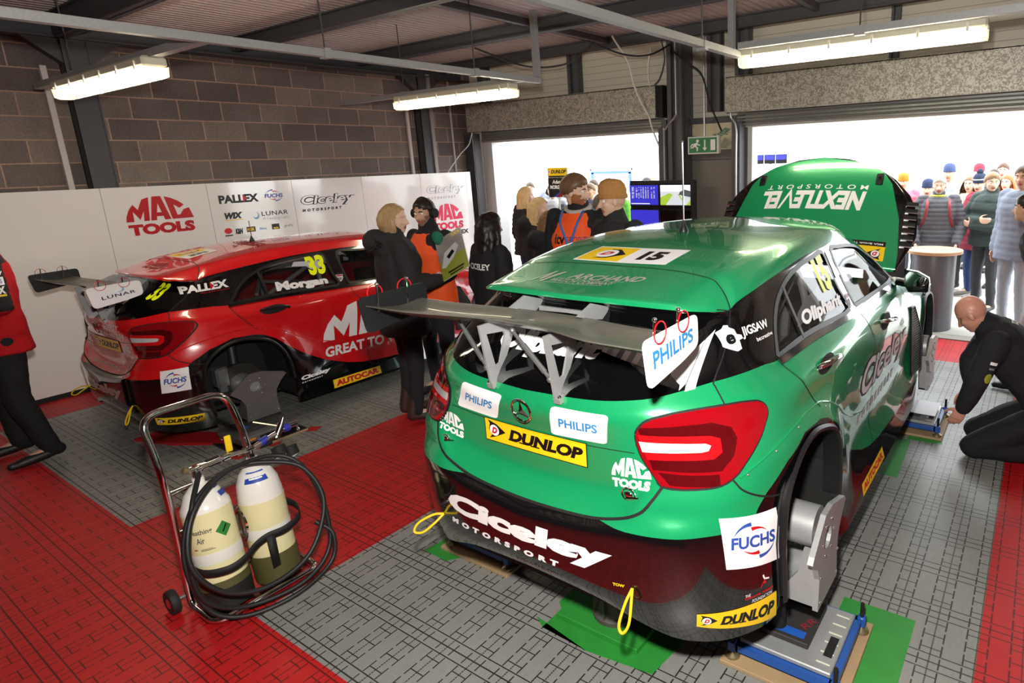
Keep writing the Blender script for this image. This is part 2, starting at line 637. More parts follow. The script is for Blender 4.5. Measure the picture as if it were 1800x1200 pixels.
PJ_AX = {pj_side: (Vector((0, 1, 0)), Vector((0, 0, 1))), pj_rear: (Vector((1, 0, 0)), Vector((0, 0, 1))), pj_corner: (Vector((.70711, .70711, 0)), Vector((0, 0, 1))), pj_top: (Vector((1, 0, 0)), Vector((0, 1, 0)))}


def in_poly(q, poly):
    x, y = q
    r = False
    j = len(poly) - 1
    for i in range(len(poly)):
        xi, yi = poly[i]
        xj, yj = poly[j]
        if (yi > y) != (yj > y) and x < (xj - xi) * (y - yi) / (yj - yi) + xi:
            r = not r
        j = i
    return r


def cut(bm, poly, pj, filt=None):
    """slice the faces along a closed outline seen in projection pj; returns the faces inside"""
    A, B = PJ_AX[pj]
    x0, x1 = min(p[0] for p in poly), max(p[0] for p in poly)
    y0, y1 = min(p[1] for p in poly), max(p[1] for p in poly)

    def near(f, a0, a1, b0, b1):
        qs = [pj(v.co) for v in f.verts]
        return max(q[0] for q in qs) >= a0 and min(q[0] for q in qs) <= a1 and max(q[1] for q in qs) >= b0 and min(q[1] for q in qs) <= b1 and (filt is None or filt(f.calc_center_median()))
    n = len(poly)
    for i in range(n):
        p, q = poly[i], poly[(i + 1) % n]
        d = A * (q[0] - p[0]) + B * (q[1] - p[1])
        if d.length < 1e-6:
            continue
        ex = .004
        fs = [f for f in bm.faces if near(f, min(p[0], q[0]) - ex, max(p[0], q[0]) + ex, min(p[1], q[1]) - ex, max(p[1], q[1]) + ex)]
        if not fs:
            continue
        no = A * -(q[1] - p[1]) + B * (q[0] - p[0])
        es = list({e for f in fs for e in f.edges})
        vs = list({v for f in fs for v in f.verts})
        bmesh.ops.bisect_plane(bm, geom=vs + es + fs, plane_co=A * p[0] + B * p[1], plane_no=no.normalized(), dist=1e-6)
    return [f for f in bm.faces if near(f, x0, x1, y0, y1) and in_poly(pj(f.calc_center_median()), poly)]


def panel(sel):
    """bmesh of the right-hand half of the body where sel(station, level)"""
    bm = bmesh.new()
    idx = {}

    def V(i, j):
        if (i, j) not in idx:
            idx[(i, j)] = bm.verts.new(GRID[i][j])
        return idx[(i, j)]
    lay = bm.faces.layers.int.new('lv')
    for i in range(NU - 1):
        for j in range(NV - 1):
            if sel(i // SS, j // SL):
                f = bm.faces.new((V(i, j), V(i + 1, j), V(i + 1, j + 1), V(i, j + 1)))
                f.smooth = True
                f[lay] = j // SL
    bmesh.ops.remove_doubles(bm, verts=bm.verts, dist=1e-5)
    bmesh.ops.dissolve_degenerate(bm, edges=bm.edges, dist=1e-6)
    return bm


def take(bm, faces):
    """move faces into a bmesh of their own"""
    nb = bmesh.new()
    m = {}
    for f in faces:
        for v in f.verts:
            if v not in m:
                m[v] = nb.verts.new(v.co)
        nf = nb.faces.new([m[v] for v in f.verts])
        nf.smooth = True
        nf.material_index = f.material_index
    bmesh.ops.delete(bm, geom=faces, context='FACES')
    return nb


def merge_bm(bms):
    nb = bmesh.new()
    for b in bms:
        m = {v: nb.verts.new(v.co) for v in b.verts}
        for f in b.faces:
            nf = nb.faces.new([m[v] for v in f.verts])
            nf.smooth = f.smooth
            nf.material_index = f.material_index
        b.free()
    bmesh.ops.remove_doubles(nb, verts=nb.verts, dist=1e-4)
    return nb


def put(bm, name, mats, parent, mirror='both', push=0.0, thick=0.0):
    """mirror: both -> one mesh with both halves; r / l -> one side only"""
    if push:
        bm.normal_update()
        ns = {v: v.normal.copy() for v in bm.verts}
        for v in bm.verts:
            v.co = v.co + ns[v] * push
    if mirror != 'r':
        vs = {v: bm.verts.new((-v.co.x, v.co.y, v.co.z)) for v in list(bm.verts)}
        fl = list(bm.faces)
        for f in fl:
            nf = bm.faces.new([vs[v] for v in reversed(f.verts)])
            nf.smooth = f.smooth
            nf.material_index = f.material_index
        if mirror == 'l':
            bmesh.ops.delete(bm, geom=fl, context='FACES')
            bmesh.ops.delete(bm, geom=[v for v in bm.verts if not v.link_faces], context='VERTS')
        bmesh.ops.remove_doubles(bm, verts=bm.verts, dist=1e-4)
    me = bpy.data.meshes.new(name)
    bm.to_mesh(me)
    for m in mats:
        me.materials.append(m)
    o = link(name, me, parent)
    me.set_sharp_from_angle(angle=math.radians(38))
    return o


def surf(p):
    h = CAR_BVH.find_nearest(Vector(p))
    return h[0], h[1]


def body_fn(quad, pj):
    """unit box -> quad (bl, br, tr, tl in projected coordinates of the right half or rear) -> body surface"""
    A, B = PJ_AX[pj]
    D = {pj_side: Vector((-1, 0, 0)), pj_rear: Vector((0, 1, 0)), pj_corner: Vector((-.70711, .70711, 0)), pj_top: Vector((0, 0, -1))}[pj]
    bl, br, tr, tl = [Vector(q) for q in quad]

    def fn(u, v):
        q = bl * (1 - u) * (1 - v) + br * u * (1 - v) + tr * u * v + tl * (1 - u) * v
        o = A * q.x + B * q.y - D * 3
        if pj is pj_corner:
            # corner coordinate a = (x+y)*.7071
            o = Vector((A.x * q.x, A.y * q.x, q.y)) - D * 3
        h = CAR_BVH.ray_cast(o, D)
        if h[0] is None:
            return None
        n = h[1]
        if n.dot(D) > 0:
            n = -n
        return h[0], n
    return fn


def ribbon(mb, pts, w, lift=.0012, sub=6, closed=False):
    P = bez(list(pts) + ([pts[0]] if closed else []), sub)
    row = []
    for i, p in enumerate(P):
        s, n = surf(p)
        a, b = P[max(0, i - 1)], P[min(len(P) - 1, i + 1)]
        t = (b - a).normalized()
        c = n.cross(t).normalized()
        row.append((s + n * lift - c * w / 2, s + n * lift + c * w / 2))
    vs = [q for r in row for q in r]
    mb.add(vs, [(2 * i, 2 * i + 1, 2 * i + 3, 2 * i + 2) for i in range(len(row) - 1)], True)


def mir(pts):
    return [(-p[0], p[1], p[2]) for p in pts]


GLOSS_BLACK = M('gloss_black_paint', '0b0b0d', .12, coat=1.0)
MATT_BLACK = M('matt_black', '0c0c0d', .75)
SATIN_BLACK = M('satin_black_plastic', '18191b', .38)
GLASS = M('dark_glass', '101312', .03, alpha=.55, spec=.9)
REAR_GLASS = M('rear_glass', '060708', .06, spec=.45)
WHITE_V = M('white_vinyl', 'f2f2f4', .35)
BLACK_V = M('black_vinyl', '0d0d0e', .4)
RED_V = M('red_vinyl', 'c4121f', .35)
YEL_V = M('yellow_vinyl', 'f3cb1c', .35)
NEON = M('neon_yellow_vinyl', 'e4f011', .35, emit='e4f011', estr=.12)
BLUE_V = M('blue_vinyl', '2c4fa3', .35)
PHIL_V = M('light_blue_vinyl', '2f86c6', .35)
SILVER_V = M('silver_vinyl', 'b9b6ae', .3, metal=.3)
CHROME = M('chrome', 'e6e6e8', .08, metal=1)
ALU = M('machined_aluminium', 'a6a8aa', .42, metal=.45, noise=(14, .12))
ALU_D = M('brushed_aluminium', '8c8e90', .42, metal=.75, noise=(20, .12))
CARBON = M('carbon_fibre', '57564f', .42, coat=.25, noise=(60, .18))
LENS = M('red_lens', '8c0712', .06, coat=1.0)
LENS_B = M('bright_red_lens', 'd01018', .1, coat=1.0)
LENS_C = M('clear_lens', 'c9c9cb', .15, coat=1.0)
LENS_D = M('dark_red_lens', '4d060b', .07, coat=1.0)
YELLOW_ROPE = M('yellow_strap', 'e6c21c', .6)


# ------------------------------------------------------------------ sponsor artwork
def art_philips(bg_=True):
    a = Art()
    if bg_:
        a.poly(rrect(0, 0, 1, 1, .09), WHITE_V)
    a.text('PHILIPS', .16, .34, .84, .66, PHIL_V, 1, .025)
    return a


def art_dunlop(border=False, shear=.25):
    a = Art()
    if border:
        a.rect(0, 0, 1, 1, BLACK_V)
        a.rect(.008, .03, .992, .97, YEL_V, 1)
    else:
        a.rect(0, 0, 1, 1, YEL_V, 1)
    a.poly([(.06, .78), (.04, .93), (.135, .80), (.225, .52), (.12, .25), (.045, .12), (.075, .28), (.045, .5)], BLACK_V, 2)
    a.poly(ell(.105, .51, .05, .24), WHITE_V, 3)
    a.text('D', .077, .37, .137, .65, RED_V, 4, .06, .3)
    a.text('DUNLOP', .255, .24, .965, .76, BLACK_V, 2, .055, shear)
    for x0 in (.262, .372, .487, .617):
        a.rect(x0 - .012, .24, x0 + .075, .30, BLACK_V, 2)
    return a


def art_mac(mat):
    a = Art()
    # MAC under one arch, TOOLS beneath
    a.poly([(0, .36), (.015, .50), (.06, .66), (.13, .80), (.19, .66), (.27, .92), (.37, .97), (.33, .36), (.25, .36), (.27, .62), (.20, .40), (.115, .62), (.11, .36)], mat)
    a.poly([(.35, .36), (.42, .98), (.55, .985), (.65, .36), (.555, .36), (.54, .46), (.445, .46), (.435, .36)], mat, 0, holes=[[(.455, .56), (.525, .56), (.49, .80)]])
    a.poly([(.67, .36), (.60, .97), (.70, .92), (.80, .83), (.88, .72), (.80, .64), (.72, .74), (.755, .46), (.80, .47), (.86, .60), (.95, .64), (1.0, .36)], mat)
    a.text('TOOLS', .01, 0, .99, .29, mat, 0, .065)
    return a


def art_fuchs():
    a = Art()
    a.rect(0, 0, 1, 1, WHITE_V)
    a.text('FUCHS', .11, .39, .90, .63, BLUE_V, 1, .035, .15)
    for a0, a1, m, r in ((95, 165, BLUE_V, .33), (30, 100, RED_V, .24), (275, 345, BLUE_V, .33), (210, 280, RED_V, .24)):
        w = .075
        n = 10
        out = []
        inn = []
        for i in range(n + 1):
            t = i / n
            an = math.radians(a0 + (a1 - a0) * t)
            th = w * (1 - t if m is BLUE_V else t)
            out.append((.52 + (r + .03) * math.cos(an), .52 + (r + .03) * 1.02 * math.sin(an)))
            inn.append((.52 + (r + .03 - th) * math.cos(an), .52 + (r + .03 - th) * 1.02 * math.sin(an)))
        a.poly(out + inn[::-1], m, 1)
    return a


def art_ciceley(mat, sub=None, outline=None):
    a = Art()
    if outline:
        a.text('Ciceley', 0, .28, 1, 1, outline, 0, .085, .2)
        a.text('Ciceley', .015, .30, .985, .98, mat, 1, .02, .2)
    else:
        a.text('Ciceley', 0, .28, 1, 1, mat, 0, .06, .08)
    a.text('MOTORSPORT', .01, .03, .72, .20, sub or mat, 0, .07, .15, 1.9)
    return a


def art_num(s, mat, shear=0.0):
    return Art().text(s, 0, 0, 1, 1, mat, 0, .05, shear)


def art_word(s, mat, bold=.05, shear=0.0, space=1.0):
    return Art().text(s, 0, 0, 1, 1, mat, 0, bold, shear, space)


def art_shield():
    a = Art()
    sh = [(0, 1), (1, 1), (1, .45), (.8, .15), (.5, 0), (.2, .15), (0, .45)]
    a.poly(sh, WHITE_V)
    a.rect(.06, .72, .94, .95, RED_V, 1)
    a.rect(.06, .80, .94, .86, BLUE_V, 2)
    a.poly([(.12, .6), (.88, .6), (.85, .4), (.7, .2), (.5, .12), (.3, .2), (.15, .4)], M('slate_vinyl', '5a6b74', .4), 1)
    return a


def decal(parent, art, quad, pj, step=.08, base=.0016, name='sponsor_decal'):
    o = art.lay(name, body_fn(quad, pj), parent, step, .0005, base)
    return o
# ================================================================== the garage
LX = -8.13          # left wall face
FY = 7.60           # front (pit-lane) wall, inner face
BACK, RIGHTX = -3.2, 4.6
CEIL = 3.64


def nodes(m):
    nt = m.node_tree
    return nt, nt.nodes['Principled BSDF']


def math_node(nt, op, a, b=None, c=None):
    n = nt.nodes.new('ShaderNodeMath')
    n.operation = op
    for i, v in enumerate((a, b, c)):
        if v is None:
            continue
        if isinstance(v, (int, float)):
            n.inputs[i].default_value = v
        else:
            nt.links.new(v, n.inputs[i])
    return n.outputs[0]


def tile_material(name, col, dark, lite, rough):
    """interlocking plastic floor tile: 0.333 m tiles with slots and seams"""
    m = M(name, col, rough, spec=.5)
    nt, b = nodes(m)
    tc = nt.nodes.new('ShaderNodeTexCoord')
    sp = nt.nodes.new('ShaderNodeSeparateXYZ')
    nt.links.new(tc.outputs['Object'], sp.inputs[0])
    X, Y = sp.outputs[0], sp.outputs[1]

    def stripes(v, off, per, w):
        f = math_node(nt, 'ADD', v, off)
        f = math_node(nt, 'DIVIDE', f, per)
        f = math_node(nt, 'FRACT', f)
        f = math_node(nt, 'SUBTRACT', f, .5)
        f = math_node(nt, 'ABSOLUTE', f)
        return math_node(nt, 'GREATER_THAN', f, .5 - w / per / 2)
    sx = stripes(X, .092, .0833, .0065)                    # slots along Y
    gap = stripes(Y, -.146 + .0416, .0833, .016)                # bridged at the studs
    slot_y = math_node(nt, 'MULTIPLY', sx, math_node(nt, 'SUBTRACT', 1.0, gap))
    seam_x = stripes(X, .0485, .1667, .006)
    seam_dash = stripes(Y, 0, .012, .007)
    seam = math_node(nt, 'MULTIPLY', seam_x, math_node(nt, 'ADD', .45, math_node(nt, 'MULTIPLY', seam_dash, .55)))
    cy1 = stripes(Y, -.146, .3333, .007)
    cy2 = stripes(Y, -.146 + .045, .3333, .006)
    cy3 = stripes(Y, -.146 - .045, .3333, .006)
    cs = stripes(Y, -.146, .0833, .0055)
    half = stripes(X, .0485, .1667, .085)
    short = math_node(nt, 'MULTIPLY', cs, half)
    tot = math_node(nt, 'MAXIMUM', slot_y, seam)
    for q in (cy1, cy2, cy3, short):
        tot = math_node(nt, 'MAXIMUM', tot, q)
    # moulded herring-bone relief and scuffs
    no = nt.nodes.new('ShaderNodeTexNoise')
    no.inputs['Scale'].default_value = 2.2
    no.inputs['Detail'].default_value = 6
    nt.links.new(tc.outputs['Object'], no.inputs['Vector'])
    no2 = nt.nodes.new('ShaderNodeTexNoise')
    no2.inputs['Scale'].default_value = 40
    mp = nt.nodes.new('ShaderNodeMapping')
    mp.inputs['Scale'].default_value = (3.2, .35, 1)
    nt.links.new(tc.outputs['Object'], mp.inputs[0])
    nt.links.new(mp.outputs[0], no2.inputs['Vector'])
    mx = nt.nodes.new('ShaderNodeMix')
    mx.data_type = 'RGBA'
    mx.inputs[6].default_value = lin(col)
    mx.inputs[7].default_value = lin(lite)
    f = math_node(nt, 'ADD', math_node(nt, 'MULTIPLY', no.outputs[0], .55), math_node(nt, 'MULTIPLY', no2.outputs[0], .5))
    f = math_node(nt, 'SUBTRACT', f, .25)
    nt.links.new(f, mx.inputs[0])
    mx2 = nt.nodes.new('ShaderNodeMix')
    mx2.data_type = 'RGBA'
    nt.links.new(tot, mx2.inputs[0])
    nt.links.new(mx.outputs[2], mx2.inputs[6])
    mx2.inputs[7].default_value = lin(dark)
    nt.links.new(mx2.outputs[2], b.inputs['Base Color'])
    bp = nt.nodes.new('ShaderNodeBump')
    bp.inputs['Strength'].default_value = .5
    bp.inputs['Distance'].default_value = .004
    h = math_node(nt, 'SUBTRACT', math_node(nt, 'MULTIPLY', no2.outputs[0], .35), tot)
    nt.links.new(h, bp.inputs['Height'])
    nt.links.new(bp.outputs[0], b.inputs['Normal'])
    return m


GREY_TILE = tile_material('grey_floor_tile', '7b7c79', '2b2b2a', '9c9d9a', .38)
RED_TILE = tile_material('red_floor_tile', 'a81216', '55080b', 'c8181c', .5)
CONCRETE = M('pit_lane_concrete', 'b9b7b0', .8, noise=(1.5, .12))
GX0, GX1, GX2, GX3 = -7.36, -4.53, -3.035, -.045
m = MB()
ys0, ys1 = 1.125, 6.72
for x0, x1, y0, y1, mt in ((LX - .3, RIGHTX, BACK, ys0, RED_TILE), (LX - .3, GX0, ys0, 7.62, RED_TILE), (GX0, GX1, ys0, ys1, GREY_TILE), (GX1, GX2, ys0, 7.62, RED_TILE), (GX2, GX3, ys0, ys1, GREY_TILE), (GX3, RIGHTX, ys0, 7.62, RED_TILE), (GX0, GX1, ys1, 7.62, RED_TILE), (GX2, GX3, ys1, 7.62, RED_TILE)):
    m.use(mt).add([(x0, y0, 0), (x1, y0, 0), (x1, y1, 0), (x0, y1, 0)], [(0, 1, 2, 3)])
m.use(M('slab_edge', '6f6d69', .9))
m.add([(LX - .3, BACK, -.2), (RIGHTX, BACK, -.2), (RIGHTX, 7.62, -.2), (LX - .3, 7.62, -.2)], [(0, 3, 2, 1)])
struct(m.build('floor', None, fix=False))
m = MB().use(CONCRETE)
m.box2((-40, 7.60, -.22), (40, 60, -.02))
struct(m.build('floor_pit_lane'))
m = MB().use(M('kerb_concrete', '8e8a82', .85)).box2((LX - .3, 7.55, -.05), (RIGHTX + 6, 7.75, .012))
struct(m.build('trim_1'))

# ---- concrete-block wall
BLOCK = M('concrete_block', '5a504e', .9)
nt, b = nodes(BLOCK)
tc = nt.nodes.new('ShaderNodeTexCoord')
mp = nt.nodes.new('ShaderNodeMapping')
mp.inputs['Rotation'].default_value = (math.radians(-90), 0, math.radians(-90))
sp = nt.nodes.new('ShaderNodeSeparateXYZ')
cb = nt.nodes.new('ShaderNodeCombineXYZ')
nt.links.new(tc.outputs['Object'], sp.inputs[0])
nt.links.new(math_node(nt, 'ADD', sp.outputs[1], sp.outputs[0]), cb.inputs[0])
nt.links.new(math_node(nt, 'ADD', sp.outputs[2], .142), cb.inputs[1])
br = nt.nodes.new('ShaderNodeTexBrick')
br.inputs['Scale'].default_value = 1
br.inputs['Brick Width'].default_value = .44
br.inputs['Row Height'].default_value = .218
br.inputs['Mortar Size'].default_value = .007
br.inputs['Mortar Smooth'].default_value = .2
br.inputs['Bias'].default_value = -.1
br.inputs['Color1'].default_value = lin('5c5352')
br.inputs['Color2'].default_value = lin('82776f')
br.inputs['Mortar'].default_value = lin('a58878')
nt.links.new(cb.outputs[0], br.inputs['Vector'])
no = nt.nodes.new('ShaderNodeTexNoise')
no.inputs['Scale'].default_value = 55
no.inputs['Detail'].default_value = 5
no3 = nt.nodes.new('ShaderNodeTexNoise')
no3.inputs['Scale'].default_value = 3
nt.links.new(tc.outputs['Object'], no.inputs['Vector'])
nt.links.new(tc.outputs['Object'], no3.inputs['Vector'])
mx = nt.nodes.new('ShaderNodeMix')
mx.data_type = 'RGBA'
mx.blend_type = 'MULTIPLY'
mx.inputs[0].default_value = 1
cr = nt.nodes.new('ShaderNodeMapRange')
cr.inputs[1].default_value = .3
cr.inputs[2].default_value = .7
cr.inputs[3].default_value = .72
cr.inputs[4].default_value = 1.28
nt.links.new(math_node(nt, 'ADD', math_node(nt, 'MULTIPLY', no.outputs[0], .6), math_node(nt, 'MULTIPLY', no3.outputs[0], .4)), cr.inputs[0])
nt.links.new(br.outputs[0], mx.inputs[6])
nt.links.new(cr.outputs[0], mx.inputs[7])
nt.links.new(mx.outputs[2], b.inputs['Base Color'])
bp = nt.nodes.new('ShaderNodeBump')
bp.inputs['Strength'].default_value = .6
bp.inputs['Distance'].default_value = .006
nt.links.new(math_node(nt, 'SUBTRACT', math_node(nt, 'MULTIPLY', no.outputs[0], .4), br.outputs[1]), bp.inputs['Height'])
nt.links.new(bp.outputs[0], b.inputs['Normal'])
struct(MB().use(BLOCK).box2((LX - .25, BACK, 0), (LX, 7.60, 3.9)).build('wall_left'))
struct(MB().use(BLOCK).box2((LX - .25, BACK - .2, 0), (RIGHTX + .2, BACK, 3.9)).build('wall_back'))
struct(MB().use(M('painted_white_wall', 'd9d8d4', .6)).box2((RIGHTX, BACK, 0), (RIGHTX + .2, 7.95, 3.9)).build('wall_right'))

# ---- front wall: ribbed liner panels above the openings, pier between them
LINER = M('ribbed_liner_panel', 'cfcabd', .55)
nt, b = nodes(LINER)
tc = nt.nodes.new('ShaderNodeTexCoord')
sp = nt.nodes.new('ShaderNodeSeparateXYZ')
nt.links.new(tc.outputs['Object'], sp.inputs[0])
fr = math_node(nt, 'FRACT', math_node(nt, 'DIVIDE', sp.outputs[2], .092))
ln_ = math_node(nt, 'LESS_THAN', fr, .06)
mx = nt.nodes.new('ShaderNodeMix')
mx.data_type = 'RGBA'
mx.inputs[6].default_value = lin('cfcabd')
mx.inputs[7].default_value = lin('8a857c')
nt.links.new(ln_, mx.inputs[0])
nt.links.new(mx.outputs[2], b.inputs['Base Color'])
STEEL = M('grey_steel', '55555a', .55, metal=.2, noise=(6, .1))
STEEL_D = M('dark_steel', '47474b', .6, metal=.2, noise=(6, .12))
GALV = M('galvanised_steel', '8d8e8c', .45, metal=.55)
nt, b = nodes(GALV)
tc = nt.nodes.new('ShaderNodeTexCoord')
vo = nt.nodes.new('ShaderNodeTexNoise')
vo.inputs['Scale'].default_value = 34
vo.inputs['Detail'].default_value = 2.5
vo.inputs['Distortion'].default_value = 1.6
cr = nt.nodes.new('ShaderNodeMapRange')
cr.inputs[1].default_value = .44
cr.inputs[2].default_value = .56
nt.links.new(tc.outputs['Object'], vo.inputs['Vector'])
nt.links.new(vo.outputs[0], cr.inputs[0])
mx = nt.nodes.new('ShaderNodeMix')
mx.data_type = 'RGBA'
mx.inputs[6].default_value = lin('8a877c')
mx.inputs[7].default_value = lin('c2bfb6')
nt.links.new(cr.outputs[0], mx.inputs[0])
nt.links.new(mx.outputs[2], b.inputs['Base Color'])
b.inputs['Metallic'].default_value = .25
TRUNK = M('galvanised_trunking', '9b9c9c', .5, metal=.3, noise=(80, .18))
OX0, OX1, OX2, OX3 = -7.74, -4.43, -3.20, 1.35
m = MB().use(LINER)
m.box2((LX - .25, FY, 2.45), (RIGHTX, FY + .15, 3.9))
struct(m.build('wall_front'))
m = MB().use(LINER)
m.box2((OX3, FY, 0), (RIGHTX, FY + .15, 2.44))
struct(m.build('wall_front_right'))
m = MB().use(M('pier_panel', '5f5c5b', .6))
m.box2((OX1 + .12, FY, 0), (OX2 - .02, FY + .12, 2.45))
struct(m.build('wall_pier'))
# insulation board above the door, with its printed marks
INS = M('foil_insulation_board', 'd6cbad', .5, noise=(3, .08))
TEAL = M('teal_print', '1d6a62', .6)
m = MB().use(INS).box2((-4.17, 7.57, 2.19), (-3.37, 7.598, 2.52))
ins = tag(m.build('insulation_board'), 'buff foil-faced insulation board over the grey pier door', 'insulation board')
a = Art()
a.text('Kingspan', .02, .30, .36, .52, TEAL, 0, .03, .1, 1.0, math.radians(58))
a.text('Kingspan', .60, .52, .95, .76, TEAL, 0, .03, .1, 1.0, math.radians(58))
for i in range(7):
    a.poly([(.02 + .02 * i, .5 + .04 * i), (.03 + .02 * i, .5 + .04 * i), (.14 + .02 * i, .95), (.13 + .02 * i, .95)], TEAL)
    a.poly([(.70 + .02 * i, .05), (.71 + .02 * i, .05), (.82 + .02 * i, .45 - .03 * i), (.81 + .02 * i, .45 - .03 * i)], TEAL)
a.lay('printed_mark', flat_fn((-4.17, 7.569, 2.19), (-3.37, 7.569, 2.19), (-3.37, 7.569, 2.52), (-4.17, 7.569, 2.52)), ins)
m = MB().use(STEEL)
m.box2((-4.25, 7.54, 2.525), (-3.25, 7.60, 2.60))
struct(m.build('trim_2'))
DOORG = M('grey_door_paint', '77716c', .5, noise=(4, .04))
m = MB().use(DOORG).box2((-4.22, 7.56, .02), (-3.42, 7.598, 2.06))
d1 = struct(m.build('door_1'))
m = MB().use(M('door_frame_paint', '6b6664', .5))
m.box2((-4.30, 7.55, 2.07), (-3.36, 7.60, 2.19))
m.box2((-4.30, 7.55, 0), (-4.23, 7.60, 2.07))
m.box2((-3.42, 7.55, 0), (-3.36, 7.60, 2.07))
m.build('door_frame', None, d1)
m = MB().use(CHROME)
m.cyl((-4.225, 7.54, 1.74), (-4.225, 7.54, 1.86), .012, 8)
m.build('door_hinge', None, d1)

# posts of the steel frame on the front wall
for nm, x0, x1, y0 in (('trim_3', -4.20, -3.99, 7.28), ('trim_4', -5.96, -5.78, 7.46), ('trim_5', -3.72, -3.54, 7.46), ('trim_6', -3.33, -3.16, 7.44), ('trim_7', -1.56, -1.47, 7.52), ('trim_8', -7.8, -7.64, 7.46), ('trim_20', .9, 1.05, 7.46)):
    m = MB().use(STEEL)
    zb = 0 if nm == 'trim_3' else 2.66
    m.box2((x0, y0, zb), (x0 + (x1 - x0) * .28, 7.598, CEIL + .1))
    m.box2((x0, y0 + .06, zb), (x1, y0 + .08, CEIL + .1))
    m.box2((x1 - (x1 - x0) * .28, y0, zb), (x1, 7.598, CEIL + .1))
    struct(m.build(nm))

# ---- roller-shutter housings and guides
def shutter(name, label, x0, x1, group):
    t = thing(name, label, 'roller shutter', ((x0 + x1) / 2, 7.4, 2.6), 0, group)
    w = (x1 - x0) / 2
    m = MB().use(GALV)
    m.box2((-w, -.155, .03), (w, -.14, .425))
    m.box2((-w, -.155, .415), (w, .2, .43))
    m.box2((-w, -.165, .02), (w, -.06, .035))
    m.build('housing', None, t)
    m = MB().use(MATT_BLACK)
    m.box2((w - .005, -.135, .03), (w + .10, .2, .42))
    m.build('end_plate', None, t)
    m = MB().use(M('shutter_slat', '7d7f7c', .4, metal=.4))
    for i in range(3):
        m.box((0, .12, .01 - i * .04), (2 * w - .06, .02, .034), bev=.006)
    m.box((0, .12, -.115), (2 * w - .06, .05, .04), bev=.01)
    m.build('curtain', None, t)
    return t


sh1 = shutter('roller_shutter', 'galvanised roller shutter housing beside the block wall, over the left pit opening', -7.90, -4.36, None)
sh2 = shutter('roller_shutter', 'galvanised roller shutter housing under the long tube light, over the right pit opening', -3.36, 1.5, None)
m = MB().use(STEEL)
m.box2((OX1, 7.42, 0), (OX1 + .06, 7.60, 2.50))
m.box2((OX1 + .06, 7.40, 0), (OX1 + .14, 7.44, 2.6))
struct(m.build('trim_9'))
m = MB().use(STEEL_D)
m.box2((-8.12, 7.36, 0), (-7.90, 7.50, 2.60))
struct(m.build('trim_10'))
m = MB().use(GALV).box2((-8.06, 7.50, 0), (-8.0, 7.60, 2.46))
struct(m.build('trim_11'))
m = MB().use(M('white_jamb', 'd4d6d8', .5)).box2((-8.3, 7.601, 0), (-7.74, 7.86, 2.45))
struct(m.build('trim_12'))
m = MB().use(STEEL)
m.box2((OX2 - .16, 7.42, 0), (OX2 - .05, 7.60, 2.52))
struct(m.build('trim_13'))
m = MB().use(M('white_jamb')).box2((OX2 - .06, 7.601, 0), (OX2 + .04, 7.78, 2.45))
struct(m.build('trim_14'))

# ---- ceiling: corrugated sheet on purlins and rafters
SHEET = M('corrugated_roof_sheet', 'b3a5a2', .5, metal=.1, noise=(2, .1))
m = MB().use(SHEET)
x = LX - .2
vs = []
n = 0
prof = [(0, 0), (.035, 0), (.05, .045), (.085, .045), (.10, 0)]
xs = []
while x < RIGHTX:
    for dx, dz in prof[:-1]:
        xs.append((x + dx, CEIL + dz))
    x += .10
for y in (BACK, 7.95):
    for xx, z in xs:
        m.v.append(Vector((xx, y, z)))
k = len(xs)
for i in range(k - 1):
    m.f.append([i, i + 1, k + i + 1, k + i])
    m.mi.append(0)
    m.sm.append(False)
m.use(MATT_BLACK).box2((LX - .2, BACK, CEIL + .09), (RIGHTX + .1, 7.95, CEIL + .2))
struct(m.build('ceiling', None, fix=False))
for i, (y, h) in enumerate(((-1.2, .16), (.6, .16), (2.35, .24), (4.0, .16), (5.6, .16), (7.0, .14))):
    m = MB().use(STEEL_D)
    m.box2((LX, y - .04, CEIL - .005), (RIGHTX, y + .04, CEIL - .02))
    m.box2((LX, y - .006, CEIL - h), (RIGHTX, y + .006, CEIL))
    m.box2((LX, y - .05, CEIL - h), (RIGHTX, y + .05, CEIL - h + .014))
    struct(m.build('trim_%d' % (30 + i)))
for i, x in enumerate((-4.9, -2.2)):
    m = MB().use(STEEL)
    for j in range(5):
        pass
    m.box2((x - .03, 3.4, CEIL - .09), (x + .03, 7.3, CEIL - .02))
    struct(m.build('trim_%d' % (40 + i)))
# eaves beam along the block wall, stanchions
m = MB().use(STEEL_D)
m.box2((LX, BACK, 3.40), (LX + .20, 7.4, 3.415))
m.box2((LX + .005, BACK, 3.40), (LX + .02, 7.4, 3.64))
struct(m.build('trim_50'))
for i, (y, w) in enumerate(((2.45, .21), (6.52, .18))):
    m = MB().use(STEEL_D)
    m.box2((LX, y - w / 2, 0), (LX + .16, y - w / 2 + .014, 3.45))
    m.box2((LX + .14, y - w / 2, 0), (LX + .155, y + w / 2, 3.45))
    m.box2((LX, y + w / 2 - .014, 0), (LX + .16, y + w / 2, 3.45))
    m.box2((LX, y - w / 2, 0), (LX + .02, y + w / 2, 3.45))
    for s in (-1, 1):
        m.prism([(LX + .02, y + s * w / 2, 3.40), (LX + .02, y + s * (w / 2 + .28), 3.40), (LX + .02, y + s * w / 2, 3.18)], (.12, 0, 0))
    struct(m.build('trim_%d' % (52 + i)))

# ---- light battens on hanging trunking
TUBE = M('fluorescent_tube', 'ffffff', .4, emit='fff3d6', estr=46)
DIFF = M('clear_light_diffuser', 'f6f4e8', .25, alpha=.35)
BATT = M('batten_plastic', 'cbc7b2', .45)


